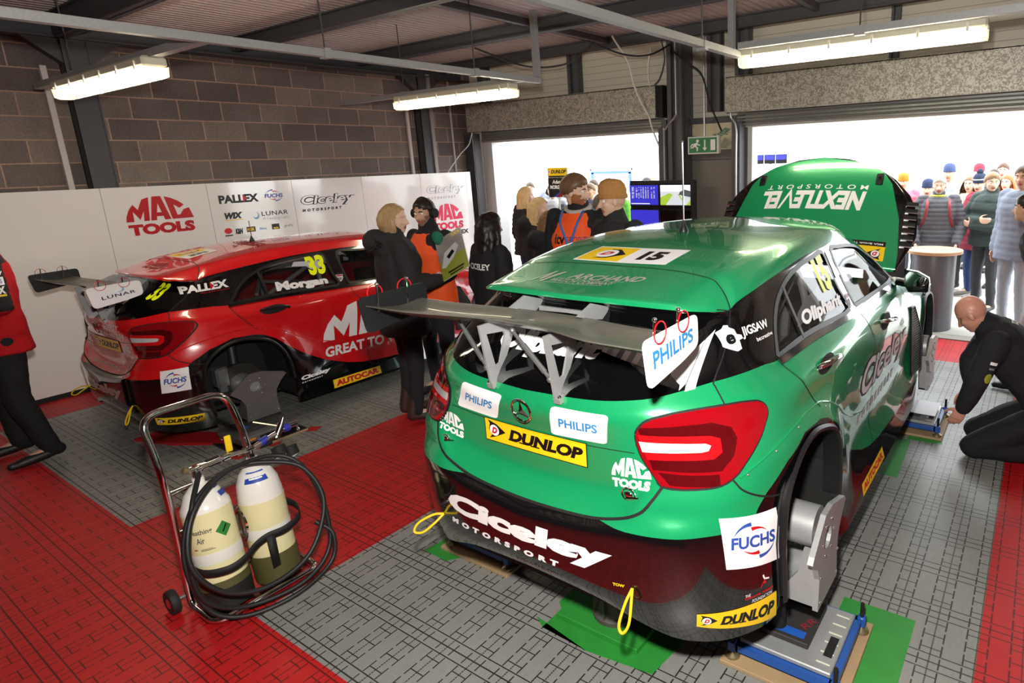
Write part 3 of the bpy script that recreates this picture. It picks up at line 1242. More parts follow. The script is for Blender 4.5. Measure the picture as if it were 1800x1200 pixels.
def batten(label, cx_, y, z, length=1.8):
    t = thing('batten_light', label, 'ceiling light', (cx_, y, z), 0, None)
    w = length / 2
    m = MB().use(BATT)
    m.box((0, 0, .05), (length, .15, .07), bev=.015)
    m.build('body', None, t)
    m = MB().use(DIFF)
    sec = [(-.078, .02), (-.07, -.045), (-.04, -.06), (.04, -.06), (.07, -.045), (.078, .02)]
    m.add([(s * w, a, b_) for s in (-1, 1) for a, b_ in sec], [(i, i + 1, 7 + i, 6 + i) for i in range(5)] + [(0, 1, 2, 3, 4, 5), (11, 10, 9, 8, 7, 6)])
    m.build('diffuser', None, t, fix=False)
    for s in (-1, 1):
        m = MB().use(TUBE)
        m.cyl((-w + .06, s * .035, -.02), (w - .06, s * .035, -.02), .014, 10)
        m.build('tube', None, t)
    for i in range(6):
        for s in (-1, 1):
            MB().use(M('clip_plastic', 'dedbcd', .4)).box((-w + .12 + i * (length - .24) / 5, s * .079, .03), (.018, .012, .06), bev=.003).build('clip', None, t)
    return t


batten('tube light batten nearest the left post of the block wall', -6.00, 1.98, 2.80)
batten('tube light batten hanging in front of the left shutter housing', -5.42, 4.80, 2.80)
batten('longest looking tube light batten, in front of the right shutter housing', -1.33, 5.12, 2.87)


def trunking(label, pts, w=.06, h=.05, group=None, open_=True):
    m = MB().use(TRUNK)
    for a, b_ in zip(pts[:-1], pts[1:]):
        a, b_ = Vector(a), Vector(b_)
        d = b_ - a
        if abs(d.z) > .1:
            m.box2((a.x - w / 2, a.y - h / 2, min(a.z, b_.z)), (a.x + w / 2, a.y + h / 2, max(a.z, b_.z)))
        elif abs(d.x) > abs(d.y):
            m.box2((min(a.x, b_.x), a.y - w / 2, a.z - h / 2), (max(a.x, b_.x), a.y + w / 2, a.z + h / 2))
        else:
            m.box2((a.x - w / 2, min(a.y, b_.y) - w / 2, a.z - h / 2), (a.x + w / 2, max(a.y, b_.y) + w / 2, a.z + h / 2))
    return tag(m.build('cable_trunking'), label, 'cable trunking', group)


trunking('long galvanised trunking from the top left edge to the hanging corner', [(-4.36, -1.2, 2.90), (-4.36, 4.98, 2.90)])
trunking('vertical galvanised trunking rising from the hanging corner over the left light', [(-4.36, 4.98, 2.93), (-4.36, 4.98, 3.55)])
trunking('dark trunking carrying the leftmost tube light', [(-7.5, 1.98, 2.90), (-4.39, 1.98, 2.90)])
trunking('trunking carrying the tube light by the left shutter housing', [(-7.4, 4.80, 2.90), (-4.39, 4.80, 2.90)])
trunking('galvanised trunking crossing the top middle towards the right light', [(-2.23, -.6, 2.91), (-2.23, 5.05, 2.91)])
trunking('galvanised trunking carrying the tube light on the right', [(-2.2, 5.0, 2.965), (1.5, 5.0, 2.965)])
trunking('white vertical trunking dropping beside the exit sign column', [(-2.32, 5.12, 2.94), (-2.32, 5.12, 3.62)], .05, .05)
for i, (x, y, z, lab) in enumerate(((-4.36, .35, 2.93, 'thin hanging rod at the top left clamp'), (-4.36, 2.75, 2.93, 'thin hanging rod over the red car roof'), (-4.36, 4.15, 2.93, 'thin hanging rod near the hanging corner'), (-6.6, 1.98, 2.93, 'thin hanging rod over the leftmost light'), (-6.2, 4.8, 2.93, 'thin hanging rod over the second light'), (-2.23, 4.4, 2.93, 'thin hanging rod over the middle trunking'), (-1.25, 5.0, 2.99, 'thin hanging rod over the right light'))):
    m = MB().use(STEEL_D)
    m.cyl((x, y, z), (x, y, CEIL), .006, 6)
    m.use(TRUNK).box((x, y, z - .03), (.075, .05, .066))
    tag(m.build('hanging_rod'), lab, 'hanging rod')

# wall conduits and channels on the block wall
for y, x0, z0, z1, w, mt, lab in ((2.21, LX + .03, 1.99, 3.16, .05, M('slotted_channel', 'c9c6c2', .5), 'pale slotted channel left of the dark column on the block wall'),
                                 (6.28, LX + .03, 1.99, 3.15, .045, M('slotted_channel'), 'white slotted channel beside the far dark column'),
                                 (6.61, LX + .17, 1.99, 3.45, .06, M('grey_channel', '8b8686', .5), 'grey boxed channel on the far dark column'),
                                 (7.12, LX + .02, 1.99, 3.4, .018, M('slotted_channel'), 'thin white conduit near the corner of the block wall')):
    m = MB().use(mt)
    m.box2((x0 - .025, y - w / 2, z0), (x0 + .012, y + w / 2, z1), bev=.004)
    tag(m.build('wall_channel'), lab, 'conduit')
# conduits on the pier
GALP = M('galvanised_pipe', 'a9a9a8', .35, metal=.6)


def cable(label, pts, r, mat, sub=8, name='cable', cat='cable', n=8):
    return tag(MB().use(mat).tube(bez(pts, sub), r, n).build(name), label, cat)


cable('bent galvanised conduit down the left of the pier', [(-4.05, 7.24, 3.6), (-4.05, 7.24, 2.75), (-4.07, 7.25, 2.62), (-4.24, 7.30, 2.48), (-4.31, 7.38, 2.36), (-4.31, 7.38, 1.0), (-4.31, 7.38, .0)], .014, GALP, 6, 'conduit', 'conduit')
cable('straight galvanised conduit down to the exit sign', [(-3.73, 7.40, 3.6), (-3.73, 7.40, 2.9), (-3.73, 7.40, 2.35)], .014, GALP, 4, 'conduit', 'conduit')
cable('bent conduit right of the grey pier door', [(-3.36, 7.38, 2.62), (-3.35, 7.39, 2.56), (-3.29, 7.40, 2.44), (-3.29, 7.40, 2.0), (-3.29, 7.40, .0)], .014, GALP, 6, 'conduit', 'conduit')
BLK_CABLE = M('black_cable', '121212', .6)
cable('black cable dangling a plug over the exit sign', [(-3.95, 7.0, 3.36), (-3.80, 7.1, 3.22), (-3.66, 7.2, 3.08), (-3.60, 7.30, 2.75), (-3.52, 7.38, 2.5), (-3.50, 7.42, 2.42)], .011, BLK_CABLE)
WH_CABLE = M('white_cable', 'dcdcda', .5)
cable('white twin cable hanging in front of the left shutter', [(-4.55, 6.6, 3.55), (-4.60, 7.0, 3.30), (-4.62, 7.15, 3.05), (-4.56, 7.2, 2.85), (-4.45, 7.22, 2.65), (-4.43, 7.3, 2.45), (-4.42, 7.7, 1.9), (-4.36, 7.75, 1.6)], .012, WH_CABLE)
cable('white cable looping on top of the left shutter housing', [(-4.25, 7.0, 3.45), (-4.36, 7.1, 3.25), (-4.42, 7.2, 3.1), (-4.43, 7.25, 3.02)], .009, WH_CABLE)
cable('grey cable curving onto the end of the left shutter housing', [(-4.10, 7.0, 3.5), (-4.12, 7.1, 3.3), (-4.25, 7.2, 3.1), (-4.36, 7.25, 3.03)], .009, STEEL_D)
cable('black cable sagging between the roof brackets', [(-5.85, 5.6, 3.45), (-5.6, 6.2, 3.28), (-5.1, 6.4, 3.28), (-4.75, 6.5, 3.5)], .011, BLK_CABLE)
cable('black cable sagging towards the pier column', [(-4.7, 6.3, 3.48), (-4.4, 6.6, 3.33), (-4.15, 6.8, 3.32), (-3.95, 7.0, 3.45)], .011, BLK_CABLE)
cable('white cable looping down to the wall boards in the corner', [(-7.8, 7.25, 2.60), (-7.85, 7.2, 2.42), (-7.95, 7.1, 2.28), (-8.0, 6.95, 2.1), (-8.02, 6.85, 1.98)], .008, WH_CABLE)


def chain(label, x, y, z0, z1):
    m = MB().use(ALU_D)
    z = z0
    i = 0
    while z < z1:
        ax = i % 2
        m.tube([(x + (.006 * math.cos(a) if ax else 0), y + (0 if ax else .006 * math.cos(a)), z + .013 + .014 * math.sin(a)) for a in [2 * PI * k / 8 for k in range(8)]], .0028, 4, closed=True)
        z += .020
        i += 1
    return tag(m.build('pull_chain'), label, 'chain')


chain('shutter pull chain hanging in front of the white boards', -7.80, 7.25, .9, 2.62)
chain('shutter pull chain hanging in front of the dark jamb', -7.70, 7.33, .9, 2.58)

# ---- illuminated running-man sign
t = thing('exit_sign', 'green running-man exit sign with a down arrow, hung over the grey door', 'exit sign', (-3.73, 7.36, 2.14))
m = MB().use(M('white_sign_plastic', 'e2e2de', .4))
m.box((0, .03, .11), (.44, .07, .22), bev=.006)
m.build('case', None, t)
G = M('sign_green', '1c7a44', .4)
a = Art()
a.rect(.05, .08, .95, .92, G, 0)
a.poly(ell(.33, .74, .045, .09), WHITE_V, 1)
a.poly([(.25, .62), (.31, .66), (.36, .56), (.42, .53), (.42, .47), (.34, .50), (.31, .54), (.29, .46), (.35, .36), (.34, .18), (.29, .18), (.30, .34), (.23, .44), (.20, .36), (.10, .34), (.10, .40), (.17, .43), (.20, .54), (.15, .50), (.12, .42), (.09, .45), (.14, .58)], WHITE_V, 1)
a.poly([(.545, .80), (.585, .80), (.585, .36), (.635, .36), (.565, .18), (.495, .36), (.545, .36)], WHITE_V, 1)
a.rect(.75, .20, .90, .80, WHITE_V, 1)
a.lay('pictogram', flat_fn((-.22, -.006, 0), (.22, -.006, 0), (.22, -.006, .22), (-.22, -.006, .22)), t)

# ---- glossy white boards along the block wall, with sponsor prints
BOARD = M('glossy_white_board', 'e9e8e6', .10, coat=.6)
seams = [-2.43, -.51, .45, 1.41, 2.37, 3.33, 4.29, 5.26, 6.24, 7.24]
BX = -7.93
boards = []
names = ['wall board nearest the camera on the block wall', 'second wall board from the near end of the row', 'blank wall board left of the crew member in the red jacket', 'blank wall board behind the crew member in the red jacket', 'glossy white wall board with the biggest red print', 'glossy white wall board with rows of small sponsor prints', 'glossy white wall board with one outlined black sponsor name', 'blank white wall board between the outlined name and the corner board', 'glossy white wall board in the corner with red and grey prints']
for i in range(len(seams) - 1):
    m = MB().use(BOARD).box2((BX - .012, seams[i] + .0015, .05), (BX + .012, seams[i + 1] - .0015, 2.0), bev=.002)
    boards.append(tag(m.build('wall_board'), names[i], 'wall board'))
m = MB().use(MATT_BLACK).box2((LX, BACK, 0), (BX + .008, 7.24, .05))
struct(m.build('baseboard_left'))


def on_board(i, art, y0, z0, y1, z1):
    x = BX + .0135
    art.lay('printed_logo', flat_fn((x, y0, z0), (x, y1, z0), (x, y1, z1), (x, y0, z1)), boards[i])


ORED = M('board_red_print', 'b3111d', .3)
GREYP = M('board_grey_print', 'a9abb0', .3)
on_board(4, art_mac(ORED), 2.53, 1.50, 3.15, 1.90)
a = Art().text('PALLEX', 0, 0, 1, 1, BLACK_V, 0, .05)
a.poly([(.60, 0), (.60, 1), (.69, .5)], RED_V, 1)
on_board(5, a, 3.43, 1.765, 3.87, 1.86)
fu = art_fuchs()
fu.p = fu.p[1:]
on_board(5, fu, 3.91, 1.72, 4.19, 1.92)
a = Art().text('WIX', 0, .25, 1, 1, BLACK_V, 0, .07, .25)
a.rect(0, .08, 1, .17, YEL_V)
on_board(5, a, 3.46, 1.56, 3.66, 1.66)
a = Art()
a.poly(ell(.09, .55, .085, .35), M('pale_blue_vinyl', '86b6de', .4))
a.poly(ell(.065, .65, .07, .28), BOARD, 1)
a.text('LUNAR', .24, .45, .98, .85, BLACK_V, 0, .01, 0, 1.1)
a.text('A Leading Light', .25, .02, 1, .3, GREYP, 0, .0)
on_board(5, a, 3.77, 1.53, 4.20, 1.66)
a = Art()
a.poly(ell(.05, .6, .05, .28), RED_V)
a.rect(.0, .1, .10, .22, BLACK_V)
a.text('K&N', .14, .2, .24, .75, BLACK_V, 0, .08, .2)
a.rect(.29, .3, .41, .8, BLACK_V)
a.text('NGK', .30, .4, .40, .7, YEL_V, 1, .05)
a.text('linx', .47, .4, .57, .65, M('pale_blue_vinyl'), 0, .02)
a.rect(.64, .3, .75, .85, BLACK_V)
a.rect(.66, .36, .73, .5, YEL_V, 1)
a.text('grafx', .82, .35, .95, .7, M('slate_vinyl'), 0, .0)
on_board(5, a, 3.43, 1.38, 4.27, 1.50)
on_board(6, art_ciceley(BOARD, BLACK_V, BLACK_V), 4.37, 1.585, 5.13, 1.80)
on_board(8, art_ciceley(BOARD, GREYP, GREYP), 6.33, 1.60, 7.10, 1.82)
on_board(8, art_mac(M('pink_red_print', 'd4244f', .3)), 6.39, 1.12, 7.0, 1.53)
on_board(8, art_word('MAC TOOLS', ORED, .05), 6.4, 1.02, 6.62, 1.07)
on_board(8, art_word('PALLEX', BLACK_V, .05), 6.67, 1.02, 7.09, 1.09)
def flare_strip(mb, poly, out, depth, mirror):
    """rounded lip around a wheel arch opening"""
    pts = []
    for y, z in poly:
        h = CAR_BVH.ray_cast(Vector((3, y, z)), Vector((-1, 0, 0)))
        x = h[0].x if h[0] else .92
        pts.append(Vector((max(x, .895), y, z)))
    pts = bez(pts, 4)
    s = -1 if mirror else 1
    rows = []
    cy = sum(p.y for p in pts) / len(pts)
    for p in pts:
        r = Vector((0, p.y - cy, p.z - .60)).normalized()
        rows.append([p + r * .022 + Vector((.002, 0, 0)), p + r * .012 + Vector((out, 0, 0)), p + Vector((out, 0, 0)), p - r * .004 + Vector((out - .012, 0, 0)), p + r * .002 + Vector((-depth, 0, 0))])
    k = len(rows[0])
    vs = [Vector((q.x * s, q.y, q.z)) for r in rows for q in r]
    fs = []
    for i in range(len(rows) - 1):
        for j in range(k - 1):
            fs.append((i * k + j, i * k + j + 1, (i + 1) * k + j + 1, (i + 1) * k + j))
    mb.add(vs, fs, True)


def make_car(name, label, loc, rz, paint, liv):
    t = thing(name, label, 'race car', loc, rz)
    side = lambda c: c.x > .45
    mats = [paint, GLOSS_BLACK, MATT_BLACK]
    light_poly = [pj_corner(Vector(p)) for p in LIGHT]
    lt = lambda c: c.x > .40 and c.y < -.2

    def paint_black(bm, lv_black=(), poly=True):
        lay = bm.faces.layers.int.get('lv')
        for f in bm.faces:
            f.material_index = 1 if f[lay] in lv_black else 0
        if poly:
            for f in cut(bm, BLACK_LOW, pj_side, lambda c: c.x > .6 or c.y < -.3):
                if f.calc_center_median().z < 1.15:
                    f.material_index = 1

    def arches(bm):
        for poly in (REAR_ARCH, FRONT_ARCH):
            fs = cut(bm, poly, pj_side, lambda c: c.x > .5)
            bmesh.ops.delete(bm, geom=fs, context='FACES')
    lights = []

    # rear bumper
    b = panel(lambda s, l: s <= 5 and l <= 2)
    paint_black(b, (0, 1), True)
    lights.append(take(b, cut(b, light_poly, pj_corner, lt)))
    arches(b)
    put(b, 'rear_bumper', mats, t)
    # tailgate
    b = panel(lambda s, l: s <= 2 and l >= 3)
    paint_black(b, (9,), False)
    lay = b.faces.layers.int.get('lv')
    lights.append(take(b, cut(b, light_poly, pj_corner, lt)))
    glass = take(b, [f for f in b.faces if f[lay] in (7, 8)])
    tail = put(b, 'tailgate', mats, t)
    for f in glass.faces:
        f.material_index = 0
    put(glass, 'rear_window', [REAR_GLASS], tail)
    # shell: quarters, roof, front wings
    opened = liv.get('bonnet_open')
    b = panel(lambda s, l: (s > 2 and l >= 10) or (3 <= s <= 6 and 3 <= l <= 9) or (s == 6 and l <= 2) or (s >= 13 and l <= 9 and not (l == 6 and s >= 14)))
    paint_black(b, (7, 8, 9), True)
    lights.append(take(b, cut(b, light_poly, pj_corner, lt)))
    lay = b.faces.layers.int.get('lv')
    for f in b.faces:
        c = f.calc_center_median()
        if c.y > 1.7 and c.x < .8 and f[lay] in (7, 8):
            f.material_index = 3
    for poly in (WIN_REAR, WIN_FRONT):
        fs = cut(b, poly, pj_side, lambda c: c.x > .55)
        bmesh.ops.delete(b, geom=fs, context='FACES')
    arches(b)
    put(b, 'body_shell', mats + [REAR_GLASS], t)
    # bonnet
    if not opened:
        b = panel(lambda s, l: l == 6 and s >= 14)
        put(b, 'bonnet', [paint], t)
    # doors with their windows and handles
    for s0, s1, win, hnd in ((7, 9, WIN_REAR, ((.838, .150, 1.237), (.856, .375, 1.222))), (10, 12, WIN_FRONT, ((.866, 1.22, 1.185), (.872, 1.46, 1.150)))):
        for sd in 'rl':
            b = panel(lambda s, l: s0 <= s <= s1 and 1 <= l <= 9)
            paint_black(b, (7, 8, 9), True)
            g = take(b, cut(b, win, pj_side, lambda c: c.x > .55))
            other = WIN_FRONT if win is WIN_REAR else WIN_REAR
            fs = cut(b, other, pj_side, lambda c: c.x > .55)
            bmesh.ops.delete(b, geom=fs, context='FACES')
            arches(b)
            d = put(b, 'door', mats, t, sd)
            for f in g.faces:
                f.material_index = 0
            put(g, 'door_window', [GLASS], d, sd, push=-.008)
            m = MB()
            p0, p1 = Vector(hnd[0]), Vector(hnd[1])
            n = surf(p0)[1]
            mid = (p0 + p1) / 2
            off = n * .035
            path = [p0, p0 + off * .9 + (p1 - p0) * .08, mid + off * 1.15, p1 + off * .9 - (p1 - p0) * .08, p1]
            sx = 1 if sd == 'r' else -1
            path = [Vector((p.x * sx, p.y, p.z)) for p in bez(path, 5)]
            m.use(SATIN_BLACK if not liv.get('chrome_handles') else CHROME).tube(path, [.012 + .006 * math.sin(PI * i / (len(path) - 1)) for i in range(len(path))], 10, flat=.7)
            if sd == 'r':
                m.use(MATT_BLACK).ball(tuple(mid + n * .002 - Vector((0, 0, .008))), (.012, .115, .048), 18, 10)
            m.build('door_handle', None, d)
            # rubber frame round the window
            m = MB().use(SATIN_BLACK)
            pts = []
            for y, z in win:
                h = CAR_BVH.ray_cast(Vector((3, y, z)), Vector((-1, 0, 0)))
                pts.append(h[0])
            pts = [pts[-1]] + pts + [pts[0]] if False else pts
            if sd == 'l':
                q = MB()
                ribbon(q, pts, .022, .002, 3, True)
                m.add([(-p.x, p.y, p.z) for p in q.v], [list(reversed(f)) for f in q.f], True)
            else:
                ribbon(m, pts, .022, .002, 3, True)
            m.build('window_trim', None, d, fix=False)
    # quarter-light bars, belt trims
    bar = [(.647, .268, 1.548), (.672, .275, 1.48), (.709, .281, 1.398), (.748, .27, 1.329)]
    for q in (bar, mir(bar)):
        m = MB().use(SATIN_BLACK)
        ribbon(m, q, .022, .003, 4)
        m.build('quarter_light_bar', None, t, fix=False)
    bl = [(.748, -.045, 1.308), (.760, .35, 1.306), (.778, .65, 1.298), (.795, 1.0, 1.290), (.795, 1.6, 1.273), (.787, 1.9, 1.258)]
    for q in (bl, mir(bl)):
        m = MB().use(liv.get('trim', GLOSS_BLACK))
        ribbon(m, q, .030, .0065, 6)
        m.build('belt_trim', None, t, fix=False)
    # side skirts
    for sd in 'rl':
        b = panel(lambda s, l: 7 <= s <= 12 and l == 0)
        for f in b.faces:
            f.material_index = 0
        arches(b)
        put(b, 'side_skirt', [GLOSS_BLACK], t, sd)
    # tail lights
    for sd in 'rl':
        b = merge_bm([x.copy() for x in lights])
        for f in b.faces:
            f.material_index = 0
        clear = [(-.115, 1.166), (.098, 1.16), (.115, 1.153), (.105, 1.138), (.082, 1.134), (-.105, 1.13)]
        ub = [(-.118, 1.19), (.115, 1.182), (.150, 1.172), (.150, 1.13), (.12, 1.112), (-.09, 1.105)]
        ring = [(-.118, 1.215), (.13, 1.222), (.195, 1.20), (.21, 1.165), (.19, 1.115), (.14, 1.075), (-.075, 1.07)]
        low = [(-.06, 1.063), (.13, 1.066), (.13, 1.03), (-.03, 1.028)]
        for poly, mi in ((ring, 3), (ub, 1), (clear, 2), (low, 3)):
            for f in cut(b, poly, pj_corner):
                f.material_index = mi
        lo = put(b, 'tail_light', [LENS, LENS_B, LENS_C, LENS_D], t, sd, push=.007)
        m = MB().use(MATT_BLACK)
        ribbon(m, LIGHT if sd == 'r' else mir(LIGHT), .016, .0015, 2, True)
        m.build('light_seal', None, lo, fix=False)
    for x in lights:
        x.free()
    # panel gaps, and the tailgate crease
    hatch = [(0, -.722, .845), (.27, -.715, .855), (.42, -.705, .885), (.50, -.69, .922), (.54, -.672, .97), (.57, -.642, 1.022)]
    upper_ = [(.708, -.447, 1.268), (.663, -.428, 1.322), (.651, -.416, 1.341), (.639, -.305, 1.416), (.611, -.202, 1.494), (.597, -.17, 1.535), (.561, -.135, 1.590), (.504, -.105, 1.630), (.476, -.10, 1.636), (.302, -.06, 1.645), (0, -.045, 1.648)]
    rdoor = [(.745, -.045, 1.318), (.83, -.03, 1.25), (.858, .03, 1.17), (.868, .085, 1.10)]
    bdoor = [(.79, .995, 1.302), (.846, .99, 1.24), (.868, 1.03, 1.17), (.88, 1.06, 1.08), (.882, 1.06, .9), (.87, 1.04, .70), (.92, 1.02, .54)]
    fdoor = [(.775, 2.02, 1.262), (.83, 2.03, 1.2), (.862, 2.05, 1.10), (.875, 2.06, .9), (.875, 2.06, .72)]
    bump = [(.78, -.53, 1.046), (.80, -.50, 1.0), (.84, -.44, .96), (.875, -.37, .935), (.89, -.33, .93)]
    spl = [(.50, -.35, 1.560), (.55, -.26, 1.545), (.597, -.18, 1.532)]
    crease = [(0, -.66, 1.10), (.25, -.655, 1.105), (.46, -.648, 1.118)]  # a fold, not a gap: its shade is laid on as a thin black strip
    upper = upper_[::-1]
    for ln, w in ((hatch, .011), (upper, .006), (rdoor, .007), (bdoor, .006), (fdoor, .006), (bump, .007), (spl, .005), (crease, .003)):
        for q in ([ln, mir(ln)] if ln[0][0] > 0 else [list(reversed(mir(ln)))[:-1] + ln]):
            m = MB().use(MATT_BLACK)
            ribbon(m, q, w)
            m.build('panel_gap_or_crease', None, t, fix=False)
    # wheel-arch extension edge with its rivets
    ridge = [(.787, -.502, 1.045), (.846, -.34, 1.096), (.865, -.15, 1.124), (.870, .034, 1.128), (.880, .16, 1.10), (.888, .30, 1.03), (.888, .42, .955), (.878, .6, .87), (.875, .85, .80)]
    for s, rr in ((1, ridge), (-1, mir(ridge))):
        m = MB().use(paint)
        q = bez(rr, 5)
        m.tube([surf(p)[0] + surf(p)[1] * .001 for p in q], .0045, 6)
        ae = m.build('arch_extension', None, t)
        for p in ((.80, -.47, 1.045), (.845, -.33, 1.082), (.866, -.15, 1.105), (.878, .14, 1.085), (.888, .30, 1.01)):
            c, n = surf((p[0] * s, p[1], p[2]))
            MB().use(ALU_D).ball(c, .005, 8, 5).build('rivet', None, ae)
    # arch lips, wheel housings
    for poly in (REAR_ARCH, FRONT_ARCH):
        for s in (False, True):
            m = MB().use(SATIN_BLACK)
            flare_strip(m, poly[1:-1], .014, .07, s)
            m.build('wheel_arch', None, t)
            m = MB().use(M('wheel_housing', '101010', .85))
            sx = -1 if s else 1
            cy = sum(p[0] for p in poly) / len(poly)
            q = [(cy + (y - cy) * 1.05, max(.46, .62 + (z - .62) * 1.05)) for y, z in poly]
            n = len(q)
            vs = [(sx * .88, y, z) for y, z in q] + [(sx * .42, y, z) for y, z in q]
            m.add(vs, [(i, i + 1, n + i + 1, n + i) for i in range(n - 1)] + [tuple(range(n, 2 * n))], False)
            m.build('wheel_housing', None, t, fix=False)
    # hubs, discs and suspension seen inside the arches
    for ya in (-.05, 2.68):
        for s in (1, -1):
            m = MB().use(M('cast_iron', '4a4846', .45, metal=.8))
            m.cyl((s * .70, ya, .652), (s * .735, ya, .652), .17, 28)
            m.use(ALU).cyl((s * .72, ya, .652), (s * .93, ya, .652), .085, 20)
            m.build('brake_disc', None, t)
            m = MB().use(ALU_D)
            m.box((s * .70, ya - .13, .74), (.11, .10, .17), bev=.015)
            m.box((s * .73, ya - .14, .66), (.06, .06, .09), bev=.01)
            m.build('brake_caliper', None, t)
            m = MB().use(M('suspension_steel', '3b3d40', .5, metal=.7))
            m.tube([(s * .45, ya, .56), (s * .72, ya, .58)], .02, 8)
            m.tube([(s * .45, ya + .15, .60), (s * .70, ya + .02, .60)], .015, 8)
            m.tube([(s * .58, ya + .03, .60), (s * .52, ya + .06, 1.0)], .035, 12)
            m.build('suspension_arm', None, t)
    # floor pan and cabin tub so that the shell is closed below and dark inside
    m = MB().use(MATT_BLACK)
    m.box2((-.55, -.62, .43), (.55, 3.3, .46))
    m.box2((-.80, .34, .43), (.80, 2.28, .46))
    m.build('floor_pan', None, t)
    # interior: roll cage, seat, steering wheel
    m = MB().use(M('roll_cage_paint', 'a8aaac', .4))
    for s in (1, -1):
        m.tube(fillet([(s * .60, .85, .5), (s * .57, .85, 1.35), (s * .50, .85, 1.56), (0, .85, 1.60)], .12), .02, 8)
        m.tube([(s * .52, .83, 1.53), (s * .56, -.05, 1.10)], .019, 8)
        m.tube([(s * .50, .30, 1.32), (-s * .40, .84, 1.54)], .016, 8)
        m.tube([(s * .60, .84, 1.25), (s * .60, 1.9, 1.05)], .018, 8)
    m.build('roll_cage', None, t)
    m = MB().use(M('seat_shell', '26282b', .5))
    m.box((.36, .86, .78), (.46, .10, .75), Matrix.Rotation(-.22, 3, 'X'), .04)
    m.box((.36, 1.1, .58), (.46, .5, .10), bev=.03)
    m.use(M('seat_padding', '85898c', .55)).box((.36, .70, 1.26), (.34, .13, .22), Matrix.Rotation(-.22, 3, 'X'), .05)
    m.build('seat', None, t)
    m = MB().use(MATT_BLACK)
    m.box2((-.66, 1.95, .5), (.66, 2.2, 1.2))
    m.tube([(.36 + .17 * math.cos(a), 1.62 + .05 * math.sin(a), 1.12 + .16 * math.sin(a)) for a in [2 * PI * i / 20 for i in range(20)]], .014, 8, closed=True)
    m.build('dashboard', None, t)
    # mirrors
    for s in (1, -1):
        m = MB().use(GLOSS_BLACK)
        out = [(.852, 1.362), (.93, 1.352), (1.0, 1.315), (1.005, 1.285), (1.0, 1.225), (.885, 1.215), (.858, 1.262)]
        m.prism([(s * x, 1.93, z) for x, z in out], (0, .03, 0))
        oc = Vector((.93, 0, 1.285))
        q = [(oc.x + (x - oc.x) * .62, oc.z + (z - oc.z) * .62) for x, z in out]
        n = len(out)
        vs = [(s * x, 1.955, z) for x, z in out] + [(s * x, 2.06, z) for x, z in q]
        m.add(vs, [(i, (i + 1) % n, n + (i + 1) % n, n + i) for i in range(n)] + [tuple(range(n, 2 * n))], False)
        m.tube([(s * .80, 1.99, 1.262), (s * .87, 1.97, 1.26)], .022, 8)
        m.use(paint).prism([(s * x, 1.945, z) for x, z in ((.872, 1.242), (1.002, 1.262), (1.0, 1.222), (.885, 1.212))], (0, .08, 0))
        mo = m.build('door_mirror', None, t)
        m = MB().use(M('mirror_glass', 'c8ccd0', .02, metal=1))
        q = [(oc.x + (x - oc.x) * .86, max(1.25, oc.z + (z - oc.z) * .86)) for x, z in out[:4]] + [(.995, 1.268), (.875, 1.25), (.868, 1.27)]
        m.prism([(s * x, 1.926, z) for x, z in q], (0, .004, 0))
        m.build('mirror_glass', None, mo)
    # brake-cooling outlet behind the front wheel
    for s in (1, -1):
        m = MB().use(SATIN_BLACK)
        q = [(2.10, .60), (2.12, 1.07), (2.22, 1.06), (2.31, .88), (2.30, .60)]
        loop = [CAR_BVH.ray_cast(Vector((3, y, z)), Vector((-1, 0, 0)))[0] for y, z in q]
        vs = [Vector((s * (p.x + .006), p.y, p.z)) for p in loop]
        m.add(vs, [tuple(range(len(vs)))])
        for i in range(len(vs)):
            m.tube([vs[i], vs[(i + 1) % len(vs)]], .008, 6)
        m.use(STEEL_D)
        for i in range(1, 27):
            z = .60 + i * .017
            a, b2 = 2.115, 2.30 - max(0, z - .88) * .45
            h1 = CAR_BVH.ray_cast(Vector((3, a, z)), Vector((-1, 0, 0)))[0]
            h2 = CAR_BVH.ray_cast(Vector((3, b2, z)), Vector((-1, 0, 0)))[0]
            m.tube([(s * (h1.x + .009), h1.y, h1.z), (s * (h2.x + .009), h2.y, h2.z)], .0022, 4)
        m.build('vent_mesh', None, t)
    # exhaust-less rear: tow straps
    for p, q in (((.483, -.725, .643), [(.472, -.755, .60), (.462, -.785, .53), (.478, -.79, .505), (.497, -.775, .54), (.492, -.745, .62)]), ((-.508, -.717, .625), [(-.525, -.76, .595), (-.555, -.80, .565), (-.585, -.82, .57), (-.575, -.80, .605), (-.535, -.75, .63)])):
        m = MB().use(YELLOW_ROPE)
        m.tube(bez([p] + q + [p], 6), .0055, 6)
        m.build('tow_strap', None, t)
    # three-pointed emblem on the tailgate
    m = MB().use(CHROME)
    ec = Vector((-.005, -.692, 1.205))
    nn = surf(ec)[1]
    ec = surf(ec)[0] + nn * .012
    U = Vector((1, 0, 0))
    W = nn.cross(U).normalized() * -1
    if W.z < 0:
        W = -W
    m.tube([ec + (U * math.cos(a) + W * math.sin(a)) * .046 for a in [2 * PI * i / 32 for i in range(32)]], .0045, 8, closed=True)
    for k in range(3):
        a = PI / 2 + k * 2 * PI / 3
        d1 = U * math.cos(a) + W * math.sin(a)
        d2 = U * math.cos(a + PI / 3) + W * math.sin(a + PI / 3)
        d3 = U * math.cos(a - PI / 3) + W * math.sin(a - PI / 3)
        m.add([ec + d1 * .044, ec + d2 * .010, ec + nn * .012, ec + d3 * .010, ec - nn * .004], [(0, 1, 2), (0, 2, 3), (0, 4, 1), (0, 3, 4)])
    m.build('emblem', None, tail)
    # aerial
    m = MB().use(SATIN_BLACK)
    m.lathe([(.026, 0), (.024, .012), (.012, .035), (.006, .05), (.004, .06)], 16, Matrix.Translation((0, .57, 1.728)))
